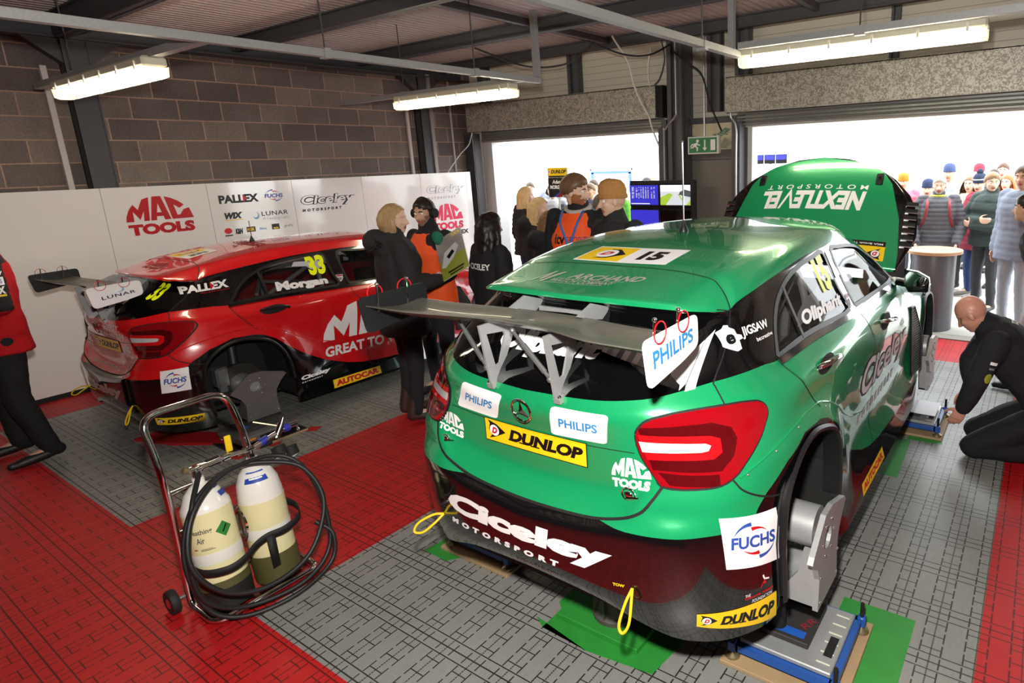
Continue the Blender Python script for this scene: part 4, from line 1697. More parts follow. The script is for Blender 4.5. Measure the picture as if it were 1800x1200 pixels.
    m.use(CHROME).cyl((0, .57, 1.78), (0, .57, liv.get('aerial', 2.18)), .0035, 6)
    m.ball((0, .57, liv.get('aerial', 2.18)), .007, 8, 6)
    m.build('aerial', None, t)
    # number-plate panel
    # rear wing
    wing = thing_part('rear_wing', t)
    m = MB().use(CARBON)
    rows = []
    N = 24
    for i in range(N + 1):
        u = i / N * 2 - 1
        x = u * .655
        k = abs(u)
        tw = 0.5 - 0.5 * math.cos(PI * min(1, max(0, (k - .15) / .6)))     # centre sits lower and further forward
        yl = -.505 - .085 * tw
        yt = -.735 - .12 * tw
        zt = 1.553 + .020 * tw
        zl = 1.535 + .016 * tw
        prof = []
        for j in range(13):
            v = j / 12
            y = yl + (yt - yl) * v
            cam_ = -.030 * math.sin(PI * v) * (1 - .3 * v)
            z = zl + (zt - zl) * v + cam_
            th = .022 * math.sqrt(max(0, v)) * (1 - v) * 1.9 + .003
            prof.append((y, z + th * .45, z - th))
        top = [Vector((x, p[0], p[1])) for p in prof]
        bot = [Vector((x, p[0], p[2])) for p in reversed(prof)]
        rows.append(top + bot)
    k = len(rows[0])
    m.add([q for r in rows for q in r], [(i * k + j, i * k + (j + 1) % k, (i + 1) * k + (j + 1) % k, (i + 1) * k + j) for i in range(N) for j in range(k)] + [tuple(range(k)), tuple(N * k + j for j in reversed(range(k)))], True)
    m.build('wing_blade', None, wing)
    for s in (1, -1):
        m = MB().use(liv.get('endplate', SATIN_BLACK) if s > 0 else SATIN_BLACK)
        q = [(-.887, 1.607), (-.56, 1.617), (-.555, 1.51), (-.66, 1.485), (-.86, 1.455)]
        loop = []
        for i, p in enumerate(q):
            a, c = Vector((*q[i - 1], 0)), Vector((*q[(i + 1) % len(q)], 0))
            b2 = Vector((*p, 0))
            r = .028
            u1, u2 = (a - b2).normalized() * r, (c - b2).normalized() * r
            for j in range(5):
                tt = j / 4
                w = (1 - tt) ** 2 * (b2 + u1) + 2 * tt * (1 - tt) * b2 + tt * tt * (b2 + u2)
                loop.append((s * .664, w.x, w.y))
        m.prism(loop, (s * -.006, 0, 0))
        ep = m.build('endplate', None, wing)
        if s > 0 and 'endplate_art' in liv:
            liv['endplate_art'].lay('sponsor_decal', flat_fn((.6645, -.86, 1.485), (.6645, -.57, 1.52), (.6645, -.575, 1.602), (.6645, -.875, 1.592)), ep)
        for y in (-.81, -.67):
            m = MB().use(CHROME)
            m.cyl((s * .645, y, 1.535), (s * .650, y + .01, 1.65), .004, 6)
            m.ball((s * .650, y + .01, 1.65), .008, 8, 6)
            pin = m.build('endplate_pin', None, ep)
            m = MB().use(RED_V)
            m.tube([(s * .668, y + .01 + .034 * math.cos(a), 1.615 + .033 * math.sin(a)) for a in [2 * PI * i / 18 for i in range(18)]], .0022, 5, closed=True)
            m.build('pin_ring', None, pin)
    # swan-like uprights and their stays
    for s in (1, -1):
        m = MB().use(ALU)
        x = s * .155 - (.02 if s > 0 else -.02) * 0
        outer = [(-.665, 1.262), (-.70, 1.285), (-.735, 1.52), (-.60, 1.522), (-.555, 1.47), (-.57, 1.43)]
        hole = [(-.668, 1.345), (-.70, 1.48), (-.612, 1.47), (-.605, 1.455), (-.645, 1.352)]
        m.prism([(x, y, z) for y, z in outer], (s * .009, 0, 0), [[(x, y, z) for y, z in hole]])
        m.box((x + s * .012, -.672, 1.276), (.03, .05, .022), Matrix.Rotation(.3, 3, 'X'))
        m.use(CHROME)
        for yy in (-.69, -.655):
            m.ball((x + s * .02, yy, 1.285 + (yy + .69) * -.3), .008, 8, 6)
        m.build('wing_upright', None, wing)
        m = MB().use(ALU)
        m.prism([(s * .165, y, z) for y, z in ((-.36, 1.545), (-.47, 1.582), (-.56, 1.55), (-.47, 1.52), (-.38, 1.50))], (s * .008, 0, 0))
        m.build('wing_bracket', None, wing)
        m = MB().use(ALU_D)
        a, b2 = Vector((s * .40, -.63, 1.512)), Vector((s * .175, -.695, 1.345))
        if s > 0:
            a, b2 = Vector((-.05, -.67, 1.50)), Vector((.148, -.70, 1.352))
        m.cyl(a, b2, .007, 8)
        m.cyl(a + (b2 - a) * .3, a + (b2 - a) * .86, .010, 8)
        m.ball(a, .012, 10, 6)
        m.ball(b2, .014, 10, 6)
        m.build('wing_stay', None, wing)
    m = MB().use(ALU).box((0, -.40, 1.505), (.30, .012, .045))
    m.build('cross_plate', None, wing)
    return t, tail, wing


def thing_part(name, parent):
    o = bpy.data.objects.new(name, None)
    COL.objects.link(o)
    o.empty_display_size = .1
    o.parent = parent
    return o
GREEN_PAINT = M('green_metallic_paint', '18985f', .24, metal=.22, coat=1.0)
RED_PAINT = M('red_paint', 'd0141a', .22, coat=1.0)

# ---- the green car
ep = Art().poly([(0, 0), (1, 0), (1, 1), (0, 1)], WHITE_V) if False else Art()
ep.text('PHILIPS', .10, .22, .92, .75, PHIL_V, 1, .025)
green_car, g_tail, g_wing = make_car('race_car', 'green and black hatchback race car on stands with its bonnet raised', (-1.555, 2.27, 0), 0, GREEN_PAINT, dict(bonnet_open=True, chrome_handles=True, endplate=M('white_plate', 'f0f0f2', .3), endplate_art=ep, trim=CHROME))
P = green_car
decal(g_tail, art_philips(), [(-.425, 1.124), (-.182, 1.117), (-.112, 1.240), (-.348, 1.250)], pj_rear)
decal(g_tail, art_philips(), [(.100, 1.117), (.350, 1.129), (.372, 1.246), (.132, 1.243)], pj_rear)
decal(g_tail, art_dunlop(True, .25), [(-.268, 1.008), (.256, 1.012), (.263, 1.115), (-.258, 1.112)], pj_rear, .06, .004)
decal(g_tail, art_mac(WHITE_V), [(.360, .968), (.525, .994), (.522, 1.104), (.362, 1.092)], pj_rear)
decal(g_tail, art_mac(WHITE_V), [(-.555, 1.0), (-.405, .975), (-.390, 1.085), (-.558, 1.078)], pj_rear)
# little chrome flying-insect badges
for bx, bz, bw in ((.46, .962, .055), (-.485, .958, .04)):
    m = MB().use(CHROME)
    c, n = surf((bx, -.66, bz))
    u = Vector((1, 0, 0))
    w = Vector((0, 0, 1))
    m.tube([c + n * .004 + (u * math.cos(a) * .5 - u * .35 + w * math.sin(a) * .45) * bw for a in [2 * PI * i / 20 for i in range(20)]], .003, 6, closed=True)
    m.tube([c + n * .005 + (u * (.9 - .15 * i) + w * (.02 - .03 * i)) * bw for i in range(10)], [.002 + .0009 * i for i in range(10)], 6)
    m.ball(c + n * .006 - u * bw * .35, (.35 * bw, .006, .22 * bw), 10, 6)
    m.build('badge', None, g_tail)
decal(P, art_ciceley(WHITE_V), [(-.445, .615), (.415, .628), (.412, .785), (-.437, .775)], pj_rear, .05)
decal(P, art_word('VEXATHLON', M('grey_red_vinyl', '7a4a4c', .5), .02), [(-.068, .572), (.150, .577), (.156, .592), (-.060, .590)], pj_rear, .2)
decal(P, art_word('TOW', YEL_V), [(.406, .634), (.452, .637), (.454, .650), (.407, .647)], pj_rear, .5)
decal(P, art_fuchs(), [(.141, .726), (.394, .671), (.350, .892), (.117, .921)], pj_corner, .08)
decal(P, Art().rect(0, 0, 1, 1, YEL_V).art(art_dunlop(False, .3), 0, 0, 1, 1, 1), [(.041, .500), (.374, .418), (.360, .544), (.039, .557)], pj_corner, .08)
gh = Art()
gh.text('THE', .0, .30, .18, .42, WHITE_V, 0, .0)
gh.text('George Heath', 0, .16, 1, .34, RED_V, 0, .02)
gh.text('FOUNDATION', .25, 0, .95, .13, WHITE_V, 0, 0)
gh.poly([(.50, .50), (.72, .86), (.76, .84), (.54, .48)], RED_V)
gh.poly([(.55, .72), (.60, .64), (.66, .72), (.74, .62), (.70, .56), (.63, .60)], RED_V)
gh.poly([(.58, .95), (.63, .97), (.69, .78), (.64, .76)], WHITE_V, 1)
gh.poly([(.68, .74), (.70, .80), (.84, .74), (.84, .68)], WHITE_V, 1)
decal(P, gh, [(.216, .555), (.345, .548), (.339, .655), (.219, .655)], pj_corner, .12)
# roof and spoiler
rd = Art()
rd.rect(0, 0, 1, 1, WHITE_V)
rd.rect(.02, .06, .48, .94, YEL_V, 1)
rd.poly([(.20, .80), (.30, .80), (.44, .50), (.30, .22), (.16, .18), (.24, .30)], BLACK_V, 2)
rd.poly(ell(.235, .50, .105, .25), WHITE_V, 3)
rd.text('D', .165, .38, .295, .62, RED_V, 4, .06, .4)
rd.text('15', .62, .22, .86, .78, BLACK_V, 2, .06, .0)
decal(P, rd, [(-.272, -.020), (.222, -.005), (.235, .208), (-.250, .192)], pj_top, .08)
mw = Art()
mw.poly([(0, .08), (.28, .98), (.34, .98), (.30, .45), (.52, .98), (.62, .98), (.40, .08), (.30, .08), (.46, .74), (.27, .24), (.21, .24), (.24, .72), (.08, .08)], SILVER_V)
mwall = Art()
mwall.art(mw, 0, .0, .34, 1)
mwall.text('ARCHAND', .30, .50, 1, .97, SILVER_V, 0, .03, .3)
mwall.text('WATCH COMPANY', .20, .12, .80, .40, SILVER_V, 0, .02, .3)
mwall.rect(.22, .425, .86, .455, SILVER_V)
mwall.rect(.16, .04, .72, .07, SILVER_V)
decal(g_tail, mwall, [(-.300, -.312), (.228, -.275), (.228, -.150), (-.292, -.168)], pj_top, .08)
# rear window driver name and striped flash
decal(g_tail, art_word('Oliphant', WHITE_V, .06, .25), [(-.222, 1.372), (.262, 1.382), (.262, 1.462), (-.240, 1.455)], pj_rear, .07, .003)
stw = Art()
grey = [M('stripe_%d' % i, c, .4) for i, c in enumerate(('f0f0f0', 'a9a9ad', 'd8d8da', '6d6e73', 'e8e8ea', '8b8c90'))]
for i in range(12):
    x0, x1 = i / 12, (i + 1) / 12
    stw.poly([(x0, 1), (x1, 1), (x1, .52 - .5 * x1), (x0, .52 - .5 * x0)], grey[i % 6])
decal(g_tail, stw, [(.255, 1.38), (.50, 1.36), (.52, 1.47), (.258, 1.465)], pj_rear, .1, .002)
stw = Art()
edge_b = [(0, .40), (.12, .30), (.55, .12), (.58, .02), (.70, .14), (.74, .0), (1, .04)]
for i in range(len(edge_b) - 1):
    (x0, y0), (x1, y1) = edge_b[i], edge_b[i + 1]
    stw.poly([(x0, .55 + .45 * x0), (x1, .55 + .45 * x1), (x1, y1), (x0, y0)], grey[(0, 2, 4, 0, 3, 0)[i]])
decal(g_tail, stw, [(.505, 1.32), (.612, 1.318), (.585, 1.48), (.535, 1.46)], pj_rear, .1, .002)
# side artwork
jg = Art()
jg.poly([(.02, .34), (.02, .78), (.10, .88), (.14, .98), (.19, .97), (.19, .90), (.26, .80), (.28, .62), (.36, .55), (.37, .42), (.30, .40), (.30, .10), (.22, .06), (.10, .22)], WHITE_V)
jg.text('e', .09, .34, .24, .68, BLACK_V, 1, .08)
jg.text('JIGSAW', .38, .36, .98, .80, WHITE_V, 0, .03)
jg.text('be:creative', .62, .10, 1.0, .26, WHITE_V, 0, .015)
decal(P, jg, [(-.325, 1.395), (.02, 1.395), (.03, 1.480), (-.275, 1.492)], pj_side, .08)
doors = [o for o in bpy.data.objects if o.parent == P and o.name.startswith('door') and not o.name.startswith('door_')]
decal(P, art_num('15', NEON), [(.695, 1.440), (.842, 1.437), (.842, 1.608), (.662, 1.612)], pj_side, .12, -.003)
decal(P, art_word('Oliphant', WHITE_V, .05, .05), [(.325, 1.348), (.838, 1.340), (.878, 1.415), (.352, 1.422)], pj_side, .1, -.003)
decal(P, Art().poly([(0, .1), (.95, .0), (1, .95), (.3, .85), (.05, .55)], M('pale_patch', 'b9bcc4', .6)), [(.30, 1.36), (.84, 1.40), (.86, 1.50), (.36, 1.46)], pj_side, .1, -.02, 'pale_window_patch')  # pale patch set into the rear door window
decal(P, art_shield(), [(.902, 1.318), (.944, 1.320), (.982, 1.388), (.926, 1.390)], pj_side, .3)
decal(P, Art().rect(0, 0, 1, 1, SILVER_V), [(.905, 1.475), (.985, 1.478), (.935, 1.606), (.900, 1.606)], pj_side, .3, .003, 'pillar_trim')
decal(P, art_ciceley(WHITE_V, None, BLACK_V), [(.752, .735), (1.985, .735), (1.985, 1.02), (.772, 1.075)], pj_side, .04)
decal(P, Art().rect(0, 0, 1, 1, YEL_V).text('AUTOCAR', .05, .2, .95, .8, RED_V, 1, .06), [(.662, .425), (1.146, .425), (1.146, .487), (.680, .478)], pj_side, .1)

# ---- the raised bonnet of the green car
bo = thing_part('bonnet', green_car)
bo.location = (0, 2.45, 1.27)
bo.rotation_euler = (math.atan2(.82, .50), 0, 0)
half = [(0, .961), (.2, .942), (.40, .878), (.58, .76), (.71, .62), (.78, .47), (.795, .28), (.745, .146), (.69, .0)]


def bon_z(x, y):
    return -.085 * (x / .8) ** 2 - .05 * max(0, y - .6) ** 2 / .13


def bonnet_art(pts_half, mat, lift, thick=None):
    m = MB().use(mat)
    return m


bb = bmesh.new()
NB = 40
gridb = {}
ys = [i / 30 for i in range(31)]


def bonnet_w(y):
    """half width of the bonnet at height y"""
    for i in range(len(half) - 1):
        (xa, ya), (xb, yb) = half[i], half[i + 1]
        if yb <= y <= ya:
            return xa + (xb - xa) * (ya - y) / (ya - yb)
    return 0


def green_w(y):
    pl = [(0, .962), (.35, .90), (.49, .82), (.57, .71), (.66, .42), (.69, .14), (.69, 0)]
    for i in range(len(pl) - 1):
        (xa, ya), (xb, yb) = pl[i], pl[i + 1]
        if yb <= y <= ya:
            return xa + (xb - xa) * (ya - y) / (ya - yb)
    return 0


mb = MB()
rows = []
NY = 44
for i in range(NY + 1):
    y = .961 * (1 - (1 - i / NY) ** 1.6)
    w = max(bonnet_w(min(y, .9609)), .002)
    g = min(green_w(y), w * .985)
    xs = [-w, -(w + g) / 2, -g] + [-g + 2 * g * k / 14 for k in range(1, 14)] + [g, (w + g) / 2, w]
    rows.append([(x, y, bon_z(x, y)) for x in xs])
k = len(rows[0])
vs = [q for r in rows for q in r]
for i in range(NY):
    for j in range(k - 1):
        mb.use(GLOSS_BLACK if j < 2 or j > k - 4 else GREEN_PAINT)
        f = [i * k + j, i * k + j + 1, (i + 1) * k + j + 1, (i + 1) * k + j]
        mb.f.append(f)
        mb.mi.append(mb.cur)
        mb.sm.append(True)
mb.v = [Vector(q) for q in vs]
o = mb.build('bonnet_skin', None, bo, fix=False)
sm = o.modifiers.new('thickness', 'SOLIDIFY')
sm.thickness = .018
sm.offset = -1


def bon_fn(x0, y0, x1, y1, x2, y2, x3, y3):
    def fn(u, v):
        x = x0 * (1 - u) * (1 - v) + x1 * u * (1 - v) + x2 * u * v + x3 * (1 - u) * v
        y = y0 * (1 - u) * (1 - v) + y1 * u * (1 - v) + y2 * u * v + y3 * (1 - u) * v
        n = Vector((.27 * x, .35 * max(0, y - .6), 1)).normalized()
        return Vector((x, y, bon_z(x, y))), n
    return fn


# lettering reads from the front of the car, so it stands on its head when the bonnet is up
nl = Art()
nl.text('NEXTLE', 0, 0, .66, 1, WHITE_V, 0, .05)
nl.text('V', .645, -.10, .80, 1, WHITE_V, 0, .0)
nl.text('EL', .81, 0, 1, 1, WHITE_V, 0, .05)
nl.lay('sponsor_decal', bon_fn(.40, .632, -.43, .635, -.455, .475, .372, .468), bo, .06)
Art().text('MOTORSPORT', 0, 0, 1, 1, WHITE_V, 0, .01, 0, 1.7).lay('sponsor_decal', bon_fn(.405, .688, -.405, .690, -.412, .650, .402, .648), bo, .1)
db = Art()
db.rect(0, 0, 1, 1, YEL_V)
db.rect(0, 0, 1, .26, BLACK_V, 1)
db.text('MSA British Touring Car Championship', .03, .07, .97, .19, WHITE_V, 2, .015)
db.art(art_dunlop(False, .25), .0, .28, 1, 1, 1)
db.lay('sponsor_decal', bon_fn(.62, .335, -.02, .40, .06, .56, .66, .49) if False else bon_fn(.60, .225, .0, .225, .0, .07, .60, .07), bo, .08)
# catch plates and louvres
for s in (1, -1):
    m = MB().use(SATIN_BLACK)
    m.box((s * .475, .745, bon_z(.475, .745) + .004), (.055, .10, .012), bev=.005)
    m.cyl((s * .475, .76, bon_z(.475, .76)), (s * .475, .76, bon_z(.475, .76) + .035), .012, 10)
    m.build('bonnet_catch', None, bo)
    m = MB().use(CHROME)
    for i in range(7):
        y = .20 + i * .055
        m.box((s * .735, y, bon_z(.735, y) + .006), (.085, .008, .012), Matrix.Rotation(s * .18, 3, 'Y'))
    m.use(MATT_BLACK)
    for i in range(7):
        y = .225 + i * .055
        m.box((s * .735, y, bon_z(.735, y) + .001), (.085, .026, .004), Matrix.Rotation(s * .18, 3, 'Y'))
    m.build('bonnet_louvre', None, bo)
m = MB().use(MATT_BLACK).box2((-.62, 2.45, .9), (.62, 3.25, .96))
m.use(ALU_D).box((0, 2.95, 1.02), (.5, .35, .14), bev=.03)
m.build('engine', None, green_car)

# ---- the red car
ep = Art()
ep.text('LUNAR', .20, .18, .90, .42, M('navy_vinyl', '1b2344', .4), 1, .02, 0, 1.15)
ep.poly(ell(.60, .70, .09, .20), M('pale_blue_vinyl', '86b6de', .4), 1)
ep.poly(ell(.565, .74, .085, .19), WHITE_V, 2)
red_car, r_tail, r_wing = make_car('race_car', 'red and black hatchback race car with open rear wheel arch beside the white wall boards', (-6.21715, 2.3437, -.258), -.0066, RED_PAINT, dict(endplate=M('white_plate'), endplate_art=ep, aerial=1.92))
P = red_car
decal(P, art_fuchs(), [(.093, .748), (.283, .752), (.288, .930), (.108, .921)], pj_corner, .08)
decal(P, Art().rect(0, 0, 1, 1, YEL_V).art(art_dunlop(False, .3), 0, 0, 1, 1, 1), [(-.006, .488), (.322, .479), (.325, .541), (-.006, .549)], pj_corner, .08)
decal(P, art_ciceley(SILVER_V), [(-.36, .605), (.372, .622), (.372, .775), (-.36, .765)], pj_rear, .05)
decal(r_tail, art_word('DERBY', WHITE_V, .02), [(.165, 1.209), (.352, 1.215), (.358, 1.25), (.178, 1.25)], pj_rear, .2)
decal(r_tail, art_word('07766 686 336', WHITE_V, .03), [(-.06, 1.135), (.384, 1.15), (.403, 1.187), (-.03, 1.178)], pj_rear, .1)
decal(r_tail, art_dunlop(True, .25), [(-.262, 1.0), (.258, 1.014), (.262, 1.118), (-.258, 1.108)], pj_rear, .06, .004)
decal(r_tail, art_mac(WHITE_V), [(.31, .985), (.435, 1.012), (.452, 1.10), (.33, 1.10)], pj_rear)
decal(r_tail, art_mac(WHITE_V), [(-.52, 1.0), (-.38, .99), (-.36, 1.08), (-.53, 1.07)], pj_rear)
decal(r_tail, art_word('www.mactools.co.uk', SILVER_V, .02), [(-.32, .878), (.262, .879), (.245, .897), (-.31, .898)], pj_rear, .1)
decal(r_tail, art_num('33', NEON, .25), [(.405, 1.425), (.515, 1.412), (.470, 1.522), (.375, 1.535)], pj_rear, .12, .002)
decal(r_tail, art_word('Morgan', M('cream_vinyl', 'e4dcc0', .4), .05, .2), [(-.24, 1.375), (.27, 1.375), (.27, 1.45), (-.24, 1.45)], pj_rear, .1, .002)
pl = Art()
pl.text('PALLEX', 0, .24, 1, 1, WHITE_V, 0, .05)
pl.text('Making the difference', .38, 0, 1, .14, RED_V, 0, .01)
pl.poly([(.60, .24), (.60, 1), (.69, .62)], RED_V, 1)
decal(P, pl, [(-.312, 1.432), (.018, 1.435), (.026, 1.517), (-.288, 1.500)], pj_side, .08)
decal(P, art_num('33', NEON), [(.690, 1.437), (.838, 1.434), (.862, 1.604), (.684, 1.608)], pj_side, .12, -.003)
decal(P, art_word('Morgan', WHITE_V, .06), [(.358, 1.335), (.812, 1.330), (.822, 1.41), (.372, 1.432)], pj_side, .1, -.003)
decal(P, Art().poly([(0, .5), (.1, 1), (.6, .85), (1, .8), (.95, .1), (.6, .0), (.5, .35)], M('pale_patch')), [(.55, 1.50), (.82, 1.48), (.82, 1.575), (.56, 1.575)], pj_side, .2, -.006, 'pale_window_patch')  # irregular pale patch in the window of the red car
decal(P, art_shield(), [(.900, 1.345), (.952, 1.34), (.975, 1.402), (.908, 1.405)], pj_side, .3)
decal(P, art_mac(WHITE_V), [(.612, .85 - .40 * 0), (1.9, .80), (1.9, 1.20), (.66, 1.20)], pj_side, .05) if False else None
mac_d = Art()
full = art_mac(WHITE_V)
for vs_, fs_, m_, l_ in full.p[:3]:
    mac_d.p.append(([(x, (y - .36) / .62) for x, y in vs_], fs_, m_, l_))
decal(P, mac_d, [(.611, .850), (1.62, .80), (1.62, 1.14), (.62, 1.17)], pj_side, .04)
decal(P, art_word('GREAT TO WORK WITH', WHITE_V, .035), [(.613, .700), (2.02, .636), (2.02, .742), (.622, .795)], pj_side, .04)
decal(P, art_ciceley(WHITE_V), [(.345, .545), (.615, .553), (.638, .612), (.350, .612)], pj_side, .1)
decal(P, Art().rect(0, 0, 1, 1, YEL_V).text('AUTOCAR', .05, .15, .95, .85, RED_V, 1, .06), [(.612, .419), (1.10, .417), (1.103, .488), (.620, .493)], pj_side, .1)
decal(P, rd, [(-.35, -.012), (.068, -.002), (.078, .238), (-.27, .244)], pj_top, .08)
decal(r_tail, art_mac(M('dark_red_vinyl', '8d0f14', .4)), [(-.2, -.27), (.12, -.26), (.12, -.12), (-.2, -.12)], pj_top, .08)
decal(P, art_word('PALLEX', M('dark_red_vinyl'), .05), [(-.1, .45), (.35, .45), (.35, .56), (-.1, .56)], pj_top, .1)
# ================================================================== set-up stands, scales, boards under the cars
WOOD = M('plywood', 'a58a68', .7, noise=(7, .18))
BLUE_F = M('blue_frame_paint', '1f4f9c', .4)
GREEN_TAPE = M('green_floor_tape', '2c8a35', .45, noise=(9, .2))
BLUE_TAPE = M('blue_tape', '1d55ad', .5)
SCALE_TOP = M('scale_pad_rubber', '2b2a29', .65, noise=(12, .15))
RED_TAPE = M('red_floor_tape', 'a5171c', .5)


def wheel_stand(label, x, y, z0, s, dim, drop):
    """aluminium set-up wheel: face plate towards +x when s = 1"""
    t = thing('wheel_stand', label, 'wheel stand', (x, y, z0), 0)
    mt = dim
    dz = .275
    out = [(-.245, .262), (-.225, .285), (-.09, .39), (.005, .39), (.185, .335), (.205, .315), (.15, .262), (.105, .20), (.098, .12), (.11, 0), (-.155, 0), (-.148, .14), (-.175, .20)]
    m = MB().use(mt)
    holes = [[(-.05 + .045 * math.cos(a), .275 + .045 * math.sin(a)) for a in [2 * PI * i / 20 for i in range(20)]]]
    m.prism([(s * .115, p, z) for p, z in out], (-s * .022, 0, 0), [[(s * .115, p, z) for p, z in h] for h in holes])
    m.build('face_plate', None, t)
    m = MB().use(mt)
    for yy in (-.15, .085):
        m.prism([(s * .093, yy, 0), (s * .093, yy, .26), (s * .05, yy, .26), (s * .03, yy, .15), (-s * .01, yy, .09), (-s * .08, yy, .07), (-s * .14, yy, .07), (-s * .14, yy, 0)], (0, .015, 0))
    m.box2((-.13 if s > 0 else -.10, -.15, 0), (.10 if s > 0 else .13, .10, .012))
    m.build('gusset', None, t)
    for yy, zz in [(-.05 + .072 * math.cos(2 * PI * i / 6), .275 + .072 * math.sin(2 * PI * i / 6)) for i in range(6)] + [(.09, .03), (.09, .14), (-.135, .03), (-.135, .14)]:
        MB().use(CHROME).ball((s * .117, yy, zz), .006, 8, 5).build('bolt', None, t)
    m = MB().use(MATT_BLACK)
    m.lathe([(.035, -drop), (.035, -drop + .02 * min(1, drop * 20)), (.028, -drop * .5), (.022, 0)], 14, Matrix.Translation((-s * .08, -.05, 0)))
    m.build('foot', None, t)
    return t


wheel_stand('grey aluminium wheel stand in the rear arch of the red car', -6.217 + .845, 2.344, .125, 1, ALU_D, .005)
wheel_stand('bright aluminium wheel stand in the near right arch of the green car', -1.555 + .855, 2.27, .345, 1, ALU, .212)
wheel_stand('aluminium wheel stand at the front right arch of the green car', -1.555 + .855, 4.98, .345, 1, ALU, .212)
wheel_stand('aluminium wheel stand hidden behind the left rear corner of the green car', -1.555 - .855, 2.27, .345, -1, ALU, .212)


def scale_set(label, cx_, cy_, mark, tape=True):
    """levelling frame with a scale pad on it, standing on a board"""
    t = thing('corner_scale', label, 'corner weight scale', (cx_, cy_, .022), 0, None)
    w, d = .205, .205
    m = MB().use(BLUE_F)
    for a, b_ in (((-w, -d), (w, -d)), ((w, -d), (w, d)), ((w, d), (-w, d)), ((-w, d), (-w, -d))):
        m.box2((min(a[0], b_[0]) - .014, min(a[1], b_[1]) - .014, .032), (max(a[0], b_[0]) + .014, max(a[1], b_[1]) + .014, .062))
    m.build('frame', None, t)
    for sx in (-1, 1):
        for sy in (-1, 1):
            m = MB().use(BLUE_F).box((sx * (w + .012), sy * (d + .005), .05), (.035, .035, .05), bev=.005)
            m.use(M('brass_foot', '8f8463', .35, metal=.7)).lathe([(.034, 0), (.032, .008), (.015, .018), (.008, .024)], 14, Matrix.Translation((sx * (w + .012), sy * (d + .005), 0)))
            m.use(MATT_BLACK).cyl((sx * (w + .012), sy * (d + .005), .02), (sx * (w + .012), sy * (d + .005), .14), .009, 8)
            m.build('levelling_foot', None, t)
    m = MB().use(ALU).box((0, 0, .073), (.385, .385, .022), bev=.004)
    for i in range(6):
        m.use(M('pale_slot', 'd9d6c4', .4)).box((.150, -.15 + i * .06, .0845), (.055, .007, .002))
    m.use(MATT_BLACK).box((.155, -.05, .0848), (.035, .12, .002), bev=.0)
    pt = m.build('platform', None, t)
    m = MB().use(SCALE_TOP).box((-.03, .02, .098), (.215, .275, .026), bev=.003)
    pd = m.build('pad', None, t)
    m = MB().use(BLUE_TAPE).box((-.03, -.075, .1115), (.165, .042, .001))
    m.build('tape_strip', None, pd)
    if mark:
        Art().text(mark, 0, 0, 1, 1, M('red_marker', '8d1420', .5), 0, .0).lay('marking', flat_fn((.045, -.04, .1112), (.075, .03, .1112), (.045, .045, .1112), (.015, -.025, .1112)), pd)
    return t


def board(label, x0, y0, x1, y1, mark=None, mat=None):
    m = MB().use(mat or WOOD).box2((x0, y0, .002), (x1, y1, .02), bev=.002)
    o = tag(m.build('floor_board'), label, 'plywood board')
    if mark:
        Art().text(mark, 0, 0, 1, 1, M('red_marker', '8d1420', .5), 0, .0).lay('marking', flat_fn(*mark_q), o)
    return o


mark_q = ((-.515, 2.16, .021), (-.495, 2.24, .021), (-.545, 2.25, .021), (-.565, 2.17, .021))
board('plywood board under the near right scale of the green car', -.965, 2.02, -.455, 2.56, 'RR')
board('plywood board under the left rear corner of the green car', -2.66, 1.955, -2.15, 2.5)
board('plywood board by the kneeling mechanic', -.965, 4.735, -.455, 5.28)
scale_set('corner scale with a blue frame at the near right corner of the green car', -.71, 2.28, 'RR')
scale_set('corner scale with a blue frame behind the left end of the green bumper', -2.405, 2.215, None)
scale_set('corner scale with papers on it, in front of the kneeling mechanic', -.71, 4.99, None)
m = MB().use(M('paper', 'e6e8ee', .6)).box((-.62, 5.0, .142), (.19, .29, .004))
m.box((-.80, 5.0, .139), (.16, .27, .004))
tag(m.build('paper_sheet'), 'white papers lying on the scale by the kneeling mechanic', 'paper')


def tape(label, pts, mat=GREEN_TAPE, z=.0015):
    m = MB().use(mat).prism([(x, y, .0004) for x, y in pts], (0, 0, z))
    return tag(m.build('floor_tape'), label, 'floor tape')


tape('green tape along the right edge of the near right board', [(-.455, 2.0), (-.30, 2.0), (-.30, 2.70), (-.62, 2.70), (-.62, 2.56), (-.455, 2.56)])
tape('green tape around the left rear board of the green car', [(-2.73, 1.90), (-2.55, 1.895), (-2.50, 1.955), (-2.66, 1.955), (-2.66, 2.12), (-2.70, 2.12)])
tape('green tape patch under the sill of the green car', [(-.95, 4.03), (-.63, 4.03), (-.65, 4.64), (-.96, 4.62)])
tape('short green tape strip at the board by the kneeling mechanic', [(-.68, 4.66), (-.44, 4.69), (-.45, 4.735), (-.68, 4.735)])
tape('green tape sheet under the jack stand of the green car', [(-1.83, 1.83), (-1.76, 1.79), (-1.76, 1.93), (-1.80, 1.96), (-1.80, 2.25), (-1.25, 2.25), (-1.25, 2.05), (-1.15, 2.05), (-1.18, 1.82), (-1.5, 1.78)])
m = MB().use(GREEN_TAPE).box2((-1.74, 1.87, .002), (-1.29, 2.22, .03), bev=.003)
tag(m.build('floor_board'), 'green-taped board carrying the round jack stand', 'plywood board')
m = MB().use(M('rough_cast_alloy', '5d5a55', .6, metal=.5, noise=(10, .2)))
m.lathe([(.115, 0), (.115, .02), (.10, .03), (.075, .16), (.07, .36), (.085, .37), (.085, .385)], 24, Matrix.Translation((-1.50, 2.03, .03)))
for i in range(8):
    a = 2 * PI * i / 8
    m.box((-1.50 + .085 * math.cos(a), 2.03 + .085 * math.sin(a), .12), (.05, .012, .18), Matrix.Rotation(a, 3, 'Z'))
tag(m.build('jack_stand'), 'round cast jack stand under the middle of the green rear bumper', 'jack stand')

